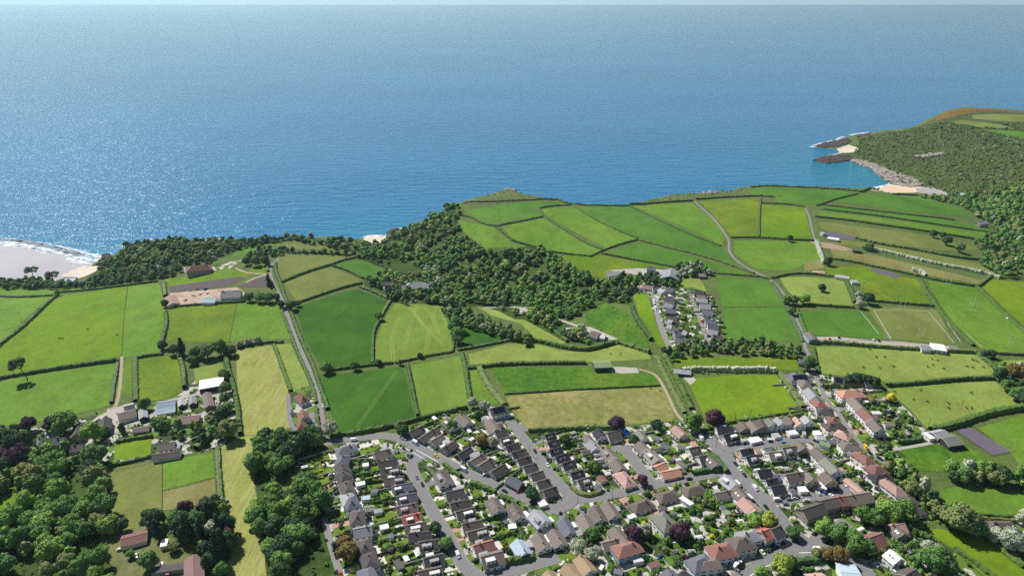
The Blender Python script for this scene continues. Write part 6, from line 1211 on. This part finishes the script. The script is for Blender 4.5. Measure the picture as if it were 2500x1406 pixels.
def car_meshes(kind, colr):
    k = (kind, colr)
    if k in CARM: return CARM[k]
    if kind == 'car': body = [(-2.15, .7, .3, .8, .62), (-2.0, .84, .25, .95, .76), (-1.0, .88, .22, .98, .8), (.9, .88, .22, .95, .8), (1.9, .84, .24, .82, .72), (2.15, .7, .3, .68, .6)]; cab = [(-1.85, .72, .9, 1.0, .62), (-1.45, .76, .9, 1.4, .6), (.1, .76, .9, 1.44, .6), (.95, .74, .88, .98, .64)]; roof = [(-1.42, .58, 1.38, 1.45, .54), (.12, .58, 1.4, 1.49, .54)]
    elif kind == 'van': body = [(-2.6, .92, .3, 1.95, .84), (-2.4, .96, .28, 2.1, .88), (1.1, .96, .28, 2.1, .86), (1.9, .95, .28, 1.25, .8), (2.5, .86, .3, .95, .7)]; cab = [(1.12, .9, 1.2, 2.0, .78), (1.88, .9, 1.15, 1.3, .74)]; roof = [(-1.9, .97, 1.3, 1.75, .97), (-.2, .97, 1.3, 1.75, .97)]
    else: body = [(-3.0, 1.05, .45, 2.7, 1.0), (-2.9, 1.08, .4, 2.8, 1.02), (1.5, 1.08, .4, 2.8, 1.02), (2.2, 1.0, .4, 2.0, .9), (3.0, .9, .4, 1.1, .8)]; cab = [(1.9, 1.0, 1.25, 2.2, .86), (2.6, .93, 1.15, 1.4, .8)]; roof = [(-2.2, 1.09, 1.5, 2.0, 1.09), (-1.0, 1.09, 1.5, 2.0, 1.09)]
    me = mesh_np('body', *loft(body), [paint[colr]]); V, F = loft(cab); g = mesh_np('windows', V, F, [cglass]); V, F = loft(roof); rf = mesh_np('roof', V, F, [paint[colr] if kind == 'car' else cglass])
    CARM[k] = (me, g, rf); return CARM[k]
b = MB(); b.cyl((0, -.1, 0), (0, .1, 0), .32, .32, 10, 0); b.cyl((0, -.115, 0), (0, .115, 0), .17, .17, 8, 1); WHEEL = b.mesh('wheel', [tyre, paint['grey']])
CARS = [('A','b','820,262,w,v;1760,245,w;1990,330,w,c;1895,580,k;2380,570,y;2010,975,g;2120,1110,k;1910,1245,b,p;390,920,w,p;395,985,k,p;450,1080,w,p;470,1150,w,p;480,1200,k,p;490,1270,k,p;150,190,w','beside the curved road and its drives'),
('B','','700,545,k,p;760,915,w,p;470,1020,k;550,1370,r;1980,180,k,p','on the lower left lane and drives'),('C','','545,1145,w,p;640,1100,k,p;570,1310,w,c;1925,945,k;2095,985,k,p;2200,1115,k,p;2165,1205,w','around the straight middle road top'),
('D','','960,135,w,p;1035,150,k,p;1345,455,k;1605,455,r,p;1870,680,k','along the lower curved road'),('K','','345,790,k;450,1005,w,v;800,1100,k,p;1870,940,g,p;300,1385,w,p;2410,1340,w,p;2310,920,k,p','near the bottom of the looping road'),
('E','','610,470,w,p','by the corner house'),('M','','345,1160,r,p;60,1340,w,p;1960,1035,b;640,810,k','in drives at the bottom edge'),
('G','','480,430,k;575,505,w;410,560,w,c;240,450,w,p;1410,640,w;1060,1030,k;1140,1130,w;1230,1240,k;560,790,k;180,1315,k;1730,600,k;1970,610,l;1220,615,k,p','around the crossroads'),
('H','','1435,400,w,v;1860,620,w,v;2085,610,g;2190,590,w;2420,630,w;2020,700,g;1640,760,k;1145,340,b','along the main road and lower side road'),('J','','1190,1060,w,v;1150,1120,k,p;1090,1200,w,c;1120,1320,g,p;1570,950,w,p;1680,840,w,p;1790,820,b,p;1850,780,w,p;2230,740,k','in the drives by the bend'),
('N','','1120,680,r,p;1350,965,w,p;1410,1020,w,p;825,350,w,p;570,370,k,p','in drives off the far right lane'),('O','','250,285,k;1195,405,y,v;1280,510,k;1470,620,k;740,1030,w,v;875,1160,w,p;290,1275,w,p;410,1260,b,p;540,1230,b,p;640,1220,k,p;550,1325,w,p;285,1075,b','by the pale terraces and the lane'),
('I','','690,545,b;965,655,w,c;950,735,k;200,690,k;245,955,w,v;1215,1220,w;1310,1300,k','at the bottom right corner'),
('P','','910,750,w,v;910,800,w,v;935,880,w,v;940,912,w;980,700,w,v;975,740,w;1025,970,w,v;1025,935,w;1840,1125,r,p;830,625,k;965,640,w;1060,1110,w;600,535,w;720,555,w','in the far cul-de-sac'),
('Z','','645,1040,r;735,1028,k;1065,1055,w;1115,1060,k;525,1055,k','in the rugby club car park'),('S','','1950,1070,b;2275,1210,b;2430,940,w','beside the lane pair of houses'),('a','','1960,805,b,v;1880,805,r;1910,850,w;1840,862,w;1980,843,w','on the building site'),('U','','400,950,w,p;280,995,w,p;520,1095,w;1000,1385,r,v;910,1260,w,v','in the yards at the bottom left')]
CN = {'w': 'white', 'k': 'black', 'g': 'grey', 'r': 'red', 'b': 'blue', 'y': 'yellow', 'l': 'light_blue'}; nc = 0
HOR = {'': 'car', 'v': 'van', 'c': 'camper'}
for t, _, data, ph in CARS:
    items = [q.split(',') for q in data.split(';')]; cnt = {}
    for it_ in items: k = (it_[2], next((f for f in it_[3:] if f in 'vc'), '')); cnt[k] = cnt.get(k, 0) + 1
    seen = {}
    for it_ in items:
        p = at(*tp(t, float(it_[0]), float(it_[1])), .7); fl = it_[3:]; kd = 'camper' if 'c' in fl else 'van' if 'v' in fl else 'car'; colr = CN[it_[2]]; key = (it_[2], next((f for f in fl if f in 'vc'), ''))
        best = None
        for C in ROADW:
            for a, b_ in zip(C[:-1], C[1:]):
                a = np.array(a); b_ = np.array(b_); ab = b_ - a; tt_ = np.clip(((np.array(p[:2]) - a) @ ab) / (ab @ ab + 1e-9), 0, 1); dd = np.hypot(*(np.array(p[:2]) - a - ab * tt_))
                if best is None or dd < best[0]: best = (dd, math.atan2(ab[1], ab[0]))
        ang = best[1] + (math.pi / 2 if 'p' in fl else 0) + random.uniform(-.06, .06)
        seen[key] = seen.get(key, 0) + 1; o_ = f", {ORD[seen[key] - 1]} of {cnt[key]} from the left list" if False else ''
        u, v = tp(t, float(it_[0]), float(it_[1]))
        root = empty({'car': 'parked_car', 'van': 'van', 'camper': 'camper_van'}[kd], (p.x, p.y, p.z + .28), ang); word = {'car': 'car', 'van': 'van', 'camper': 'camper van'}[kd]; cn = colr.replace('_', ' ')
        same = sorted([(float(q[0]), float(q[1])) for q in items if (q[2], next((f for f in q[3:] if f in 'vc'), '')) == key]); idx = same.index((float(it_[0]), float(it_[1])))
        lab = f"{cn} {word} parked {ph}" if len(same) == 1 else f"{cn} {word} parked {ph}, {ORD[idx]} {cn} one from the left"
        if len(lab.split()) > 16: lab = lab.replace(' parked', '')
        tag(root, lab, {'car': 'car', 'van': 'van', 'camper': 'camper van'}[kd], 'vehicles parked ' + ph)
        bd, gl, rf_ = car_meshes(kd, colr); link('body', bd, root); link('windows', gl, root); link('roof' if kd == 'car' else 'side_window', rf_, root)
        wx = 1.35 if kd == 'car' else 1.65 if kd == 'van' else 1.9; wy = .8 if kd != 'camper' else .95
        for sx_ in (-wx, wx):
            for sy in (-wy, wy): place('wheel', WHEEL, root, sx_, sy, .32, 0)
        nc += 1
# ---------------------------------------------------------------- rugby posts, poles, mast
postm = plain('white_post', (.8, .8, .8), .5, .02)
for i, (u, v, w_) in enumerate([(1516+685,750,5.6),(2315-78,822,5.6),(2311,697,5.6),(2370,748,5.6),(2375,761,5.6),(2470,842,5.6),(2160,828,4)]):
    u, v = [(2201,755),(2246,823),(2314,697),(2371,748),(2375,760),(2467,842),(2163,830)][i]; p = at(u, v); rt = empty('rugby_posts', tuple(p), 0.12); n1 = ['behind the upper end of the club pitch', 'at the car park end of the club pitch', 'at the top of the upper pitch', 'upper of two mid-field on the upper pitch', 'lower of two mid-field on the upper pitch', 'at the lower right end of the upper pitch', 'behind the club car park'][i]
    tag(rt, 'white H-shaped rugby posts ' + n1, 'goal posts', 'rugby posts')
    for s in (-w_ / 2, w_ / 2): b = MB(); b.cyl((s, 0, 0), (s, 0, 10), .16, .12, 6); b.build('upright', [postm], rt)
    b = MB(); b.cyl((-w_ / 2, 0, 3), (w_ / 2, 0, 3), .13, .13, 6); b.build('crossbar', [postm], rt)
polem = plain('pole_wood', (.09, .08, .07), .9, .2)
for u, v, lab in ((1410,1228,'telegraph pole beside the wide junction, left'),(1495,1218,'telegraph pole beside the cross road verge'),(1749,1162,'telegraph pole on the verge at the crossroads'),(1646,1354,'telegraph pole beside the narrow bottom path'),(1748,1092,'telegraph pole opposite the black-roofed pair'),(1830,1022,'telegraph pole behind the gabled row'),(1292,1112,'telegraph pole beside the straight middle road'),(1922,1308,'telegraph pole before the bend'),(632,1062,'telegraph pole at the foot of the mown strip'),(2144,934,'telegraph pole beside the cow pasture gate'),(1793,1030,'telegraph pole at the gabled row corner'),(2346,1000,'leaning pole in the lower cow pasture'),(2266,1044,'pole at the lower left of the cow pasture'),(2190,738,'pole on the hedge above the rugby pitch'),(53,785,'pole in the far left field')):
    p = at(u, v); rt = empty('telegraph_pole', tuple(p)); tag(rt, lab, 'pole'); b = MB(); b.cyl((0, 0, 0), (0, 0, 8.5), .16, .11, 7); b.build('pole', [polem], rt); b = MB(); b.box(-.9, .9, -.06, .06, 7.9, 8.05); b.build('crossarm', [polem], rt)
p = at(2103, 722); rt = empty('radio_mast', tuple(p)); tag(rt, 'grey mobile phone mast beside the blossom trees', 'mast'); stl = plain('steel_grey', (.45, .46, .47), .5, .05)
b = MB(); b.cyl((0, 0, 0), (0, 0, 17), .3, .2, 8); b.build('mast_pole', [stl], rt)
for k in range(3): a = k * 2.09; b = MB(); M_ = Matrix.Rotation(a, 4, 'Z'); b.box(.45, .7, -.2, .2, 14.6, 17, 0, M_); b.build('antenna', [stl], rt)
b = MB(); b.box(.6, 2.4, -.6, .6, 0, 1.8); b.build('cabinet', [stl], rt)
# ---------------------------------------------------------------- animals (a few pixels each)
def animal(kind, u, v, ang, colm, lab, grp, s=1.0):
    """four-legged grazing body as one continuous mesh"""
    p = at(u, v); b = MB(); secs = [(-1.0, .22, .75, 1.05), (-.9, .34, .62, 1.3), (-.3, .4, .55, 1.32), (.4, .36, .6, 1.3), (.75, .26, .75, 1.28), (1.05, .15, .6, 1.05), (1.3, .13, .22, .62), (1.45, .09, .1, .35)]
    V = []; F = []
    for x, hw, z0, z1 in secs: V += [(x, -hw, (z0 + z1) / 2), (x, 0, z0), (x, hw, (z0 + z1) / 2), (x, 0, z1)]
    for i in range(len(secs) - 1):
        for j in range(4): a = i * 4 + j; c = i * 4 + (j + 1) % 4; F.append((a, c, c + 4, a + 4))
    F += [(3, 2, 1, 0), tuple(range(len(V) - 4, len(V)))]; b.add(V, F)
    for x in (-.75, .5):
        for y in (-.22, .22): b.cyl((x, y, .85), (x + .05, y, .4), .12, .07, 6); b.cyl((x + .05, y, .42), (x, y, 0), .075, .055, 6)
    b.cyl((-1.0, 0, 1.1), (-1.15, 0, .5), .05, .03, 5)
    o = link(kind, b.mesh(kind, [colm])); o.location = tuple(p + Vector((0, 0, .12))); o.rotation_euler = (0, 0, ang); o.scale = (s, s, s); tag(o, lab, kind, grp)
coatk = plain('coat_black', (.02, .018, .017), .8, .1); coatb = plain('coat_brown', (.09, .05, .03), .8, .1); coatw = plain('coat_white', (.7, .67, .6), .9, .05)
for i, (x, y) in enumerate([(1030,1150),(1315,1160),(1090,1222),(1172,1222),(1255,1312),(965,1322),(1122,1325),(1620,1240),(1675,1257),(1630,1295),(1575,1312),(1730,1332),(1955,1312),(2010,1322),(2112,1320),(2000,1245),(2020,1252),(2050,1262)]):
    animal('cow', *tp('Z', x, y), random.uniform(0, 6), coatk, 'black cow grazing in the long pasture below the rugby club', 'cows grazing below the rugby club', 1.15)
for i, (x, y) in enumerate([(30,610),(525,575),(390,752),(650,795),(1050,822),(1060,915),(1398,922),(1495,915),(1400,1065),(1493,630)]):
    animal('cow', 2180 + x / 7.8125, 880 + y / 7.8125, random.uniform(0, 6), coatk, 'black cow grazing in the lower right pasture', 'cows grazing in the lower right pasture', 1.15)
for x, y, lab in ((567,1278,'dark pony standing with another in the big left field, left'),(597,1278,'dark pony standing with another in the big left field, right'),(838,1192,'dark pony alone in the middle of the big left field'),(1118,1245,'dark pony nearest the fence line in the big left field')): animal('pony', *tp('a', x, y), 0.3, coatb, lab, 'ponies in the big left field', 1.1)
for x, y in ((310,948),(297,967),(330,990),(172,1033),(187,1030),(115,1145)): animal('sheep', *tp('a', x, y), random.uniform(0, 6), coatw, 'white sheep grazing in the far left field', 'sheep in the far left field', .8)
for x, y in ((210,1045),(155,1068)): animal('sheep', *tp('b', x, y), 1.0, coatw, 'white sheep in the field left of the lane', 'sheep left of the lane', .8)
for x, y, s in ((80,660,'left'),(272,662,'right')): animal('cow', *tp('Q', x, y), 1.0, coatb, f'brown cow in the pale pasture under the valley, {s} of two', 'cows under the valley', 1.1)
for x, y, s in ((840,1315,'left'),(1030,1370,'right')): animal('horse', *tp('Q', x, y), 2.5, coatb, f'brown horse in the tan field near the track, {s} of two', 'horses near the track', 1.15)
# ---------------------------------------------------------------- pools, domes, small things
water = plain('pool_water', (.02, .32, .6), .1, .1, 1.0, spec=.6)
for P, lab in (([(1519,1049),(1527,1048),(1537,1062),(1529,1064)], 'bright blue swimming pool behind the pale-roofed close house'),):
    W_ = px(P); c = np.mean(W_, 0); rt = empty('swimming_pool', (c[0], c[1], float(H(*c)))); tag(rt, lab, 'pool'); L = 11; b = MB(); a = math.atan2(W_[2][1] - W_[1][1], W_[2][0] - W_[1][0]); rt.rotation_euler = (0, 0, a)
    for x0, x1, y0, y1 in ((-6.2, 6.2, -3.6, -2.6), (-6.2, 6.2, 2.6, 3.6), (-6.2, -5.2, -2.6, 2.6), (5.2, 6.2, -2.6, 2.6)): b.box(x0, x1, y0, y1, -.3, .42, 0)
    b.build('surround', [patio], rt); b = MB(); b.box(-5.2, 5.2, -2.6, 2.6, -.3, .34, 0); b.build('water', [water], rt)
# field fences: rows of posts with rails
for P, lab in (([(312,693),(303,780),(297,868)],'thin post fence down the big bright left field'),([(395,1122),(396,1180),(395,1250)],'post and rail fence between the paddocks'),([(397,1198),(460,1185),(525,1166)],'post and rail fence across the right paddock'),([(285,1148),(340,1138),(395,1122),(470,1110)],'post and rail fence along the top of the paddocks'),([(2334,1054),(2378,1082),(2424,1112)],'fence down the left of the grey riding arena'),([(2375,1042),(2425,1072),(2475,1101)],'fence down the right of the grey riding arena'),([(2424,1114),(2475,1102)],'fence across the foot of the grey riding arena'),([(1995,1058-225),(2100,832),(2180,834),(2300,846)],'low rail along the club pitch edge'),([(578,742),(568,790),(560,834)],'wire fence between two fields under the building site'),([(2300,780),(2340,822),(2380,858)],'rope rail beside the upper rugby pitch'),([(1747,750),(1830,751),(1915,751)],'thin fence across the hillside field')):
    C = resample(smooth_line(px(P), 1), 3.2, False); b = MB()
    for i, c in enumerate(C):
        z = float(H(*c)); b.box(c[0] - .07, c[0] + .07, c[1] - .07, c[1] + .07, z - .2, z + 1.25)
        if i:
            a = C[i - 1]; za = float(H(*a))
            for hh in (.6, 1.1): b.cyl((a[0], a[1], za + hh), (c[0], c[1], z + hh), .05, .05, 4)
    tag(link('field_fence', b.mesh('field_fence', [fence_m])), lab, 'fence')
# white barrier beside the far pitch
b = MB(); C = resample(px([(2456,776),(2490,801)]), 2.5, False)
for a, c in zip(C[:-1], C[1:]):
    d = np.array(c) - np.array(a); M_ = Matrix.Translation((a[0], a[1], float(H(*a)))) @ Matrix.Rotation(math.atan2(d[1], d[0]), 4, 'Z'); b.box(0, float(np.hypot(*d)), -.1, .1, -.2, 1.1, 0, M_)
tag(link('barrier', b.mesh('barrier', [postm])), 'long white barrier at the right of the upper rugby pitch', 'barrier')
# ---------------------------------------------------------------- rocks of the shore
rockm = plain('dark_rock', G(96, 82, 80), 0.95, 0.4, 0.25, 1.0); rockp = plain('pale_rock', G(168, 160, 150), 0.95, 0.3, 0.2, 1.0)
def rocks(P, sp, r0, r1, m_, lab, flat=.5, zoff=-.4, wd=None):
    rr = np.random.default_rng(int(P[0][0])); W_ = scatter(P, sp); V = []; F = []; b0 = 0; IV, IF = ICO[1]
    for x, y in W_:
        r_ = rr.uniform(r0, r1); a = rr.uniform(0, 6.28); s = IV * (1 + rr.normal(0, .22, (len(IV), 1))) * np.array([r_ * 1.5, r_, r_ * flat]); c_, s_ = math.cos(.35), math.sin(.35)
        s = s @ np.array([[c_, s_, 0], [-s_, c_, 0], [0, 0, 1]]); V.append(s + np.array([x, y, max(float(H(x, y)), 0) + zoff])); F.append(IF + b0); b0 += len(IV)
    if V: tag(link('rock_outcrop', mesh_np('rock_outcrop', np.vstack(V), np.vstack(F), m_)), lab, 'rocks')
rocks([(1990,392),(2004,385),(2040,379),(2068,381),(2080,389),(2060,395),(2018,400)], 3.6, 1.8, 4.4, rockm, 'dark rock spit pointing left, nearer of the two headland spits', .7)
rocks([(1990,358),(2004,352),(2036,345),(2064,338),(2080,344),(2070,352),(2040,358),(2012,362)], 3.8, 1.8, 4.2, rockm, 'dark rock spit with surf, farther of the two headland spits', .65)
rocks([(2086,331),(2100,328),(2126,326),(2122,331),(2100,335)], 4.5, 2, 4, rockm, 'small dark skerries at the tip of the headland', .6)
rocks([(2070,388),(2105,391),(2130,398),(2165,412),(2200,424),(2235,436),(2255,450),(2240,458),(2190,452),(2168,440),(2143,424),(2131,411),(2103,402)], 4.2, 2.2, 5.5, rockp, 'pale layered rock ledges above the right-hand beach', .38)
rocks([(2150,432),(2170,440),(2200,450),(2230,456),(2250,452),(2220,447),(2180,436)], 4.5, 1.8, 3.6, rockm, 'darker tilted ledges just above the right-hand beach', .5)
rocks([(2235,384),(2262,380),(2300,377),(2302,381),(2262,386)], 4.5, 3, 5.5, rockp, 'grey crag half way up the headland slope', .8, 1.0)
rocks([(948,577),(955,566),(972,560),(980,566),(962,585),(952,588)], 4.0, 2.5, 4.5, rockm, 'dark crag right of the small middle beach', .9, .5)
rocks([(1232,464),(1241,458),(1258,465),(1252,468)], 4.5, 2, 3.5, rockp, 'rocky knob on the cliff point', .7, .2)
rocks([(1715,474),(1730,468),(1755,465),(1752,472)], 4.5, 1.5, 3, rockp, 'white and dark rocks showing past the cliff edge', .6, .2)
rocks([(246,634),(262,622),(272,632),(255,646)], 4.0, 2, 4, rockm, 'dark rocks at the foot of the wooded cliff', .8, .3)
# building site clutter
soil = plain('heap_soil', G(120, 100, 86), .95, .3, .4)
for u, v, r_, lab in ((468,710,5,'brown soil heap at the top of the building site'),(478,724,3.6,'small dark soil heap in the building site'),(455,733,6,'wide grey rubble heap low in the building site')):
    p = at(u, v); o = link('soil_heap', mesh_np('soil_heap', FORMS['farlow'][0][0][:len(ICO[0][0]) * 4], FORMS['farlow'][0][1][:len(ICO[0][1]) * 4], soil)); o.location = tuple(p - Vector((0, 0, r_ * .15))); o.scale = (r_, r_, r_ * .45); tag(o, lab, 'heap')
# ---------------------------------------------------------------- the air
hz = MB(); hz.box(-37500, 37500, -2500, 37500, -6.0, 372.0); m = bpy.data.materials.new('haze'); m.use_nodes = True; n = m.node_tree; n.nodes.clear()
o = n.nodes.new('ShaderNodeOutputMaterial'); pv = n.nodes.new('ShaderNodeVolumePrincipled'); pv.inputs['Color'].default_value = (0.58, 0.88, 1.0, 1); pv.inputs['Density'].default_value = HAZE_D; pv.inputs['Anisotropy'].default_value = 0.42; n.links.new(pv.outputs[0], o.inputs['Volume'])
tag(hz.build('haze', [m]), kind='stuff')
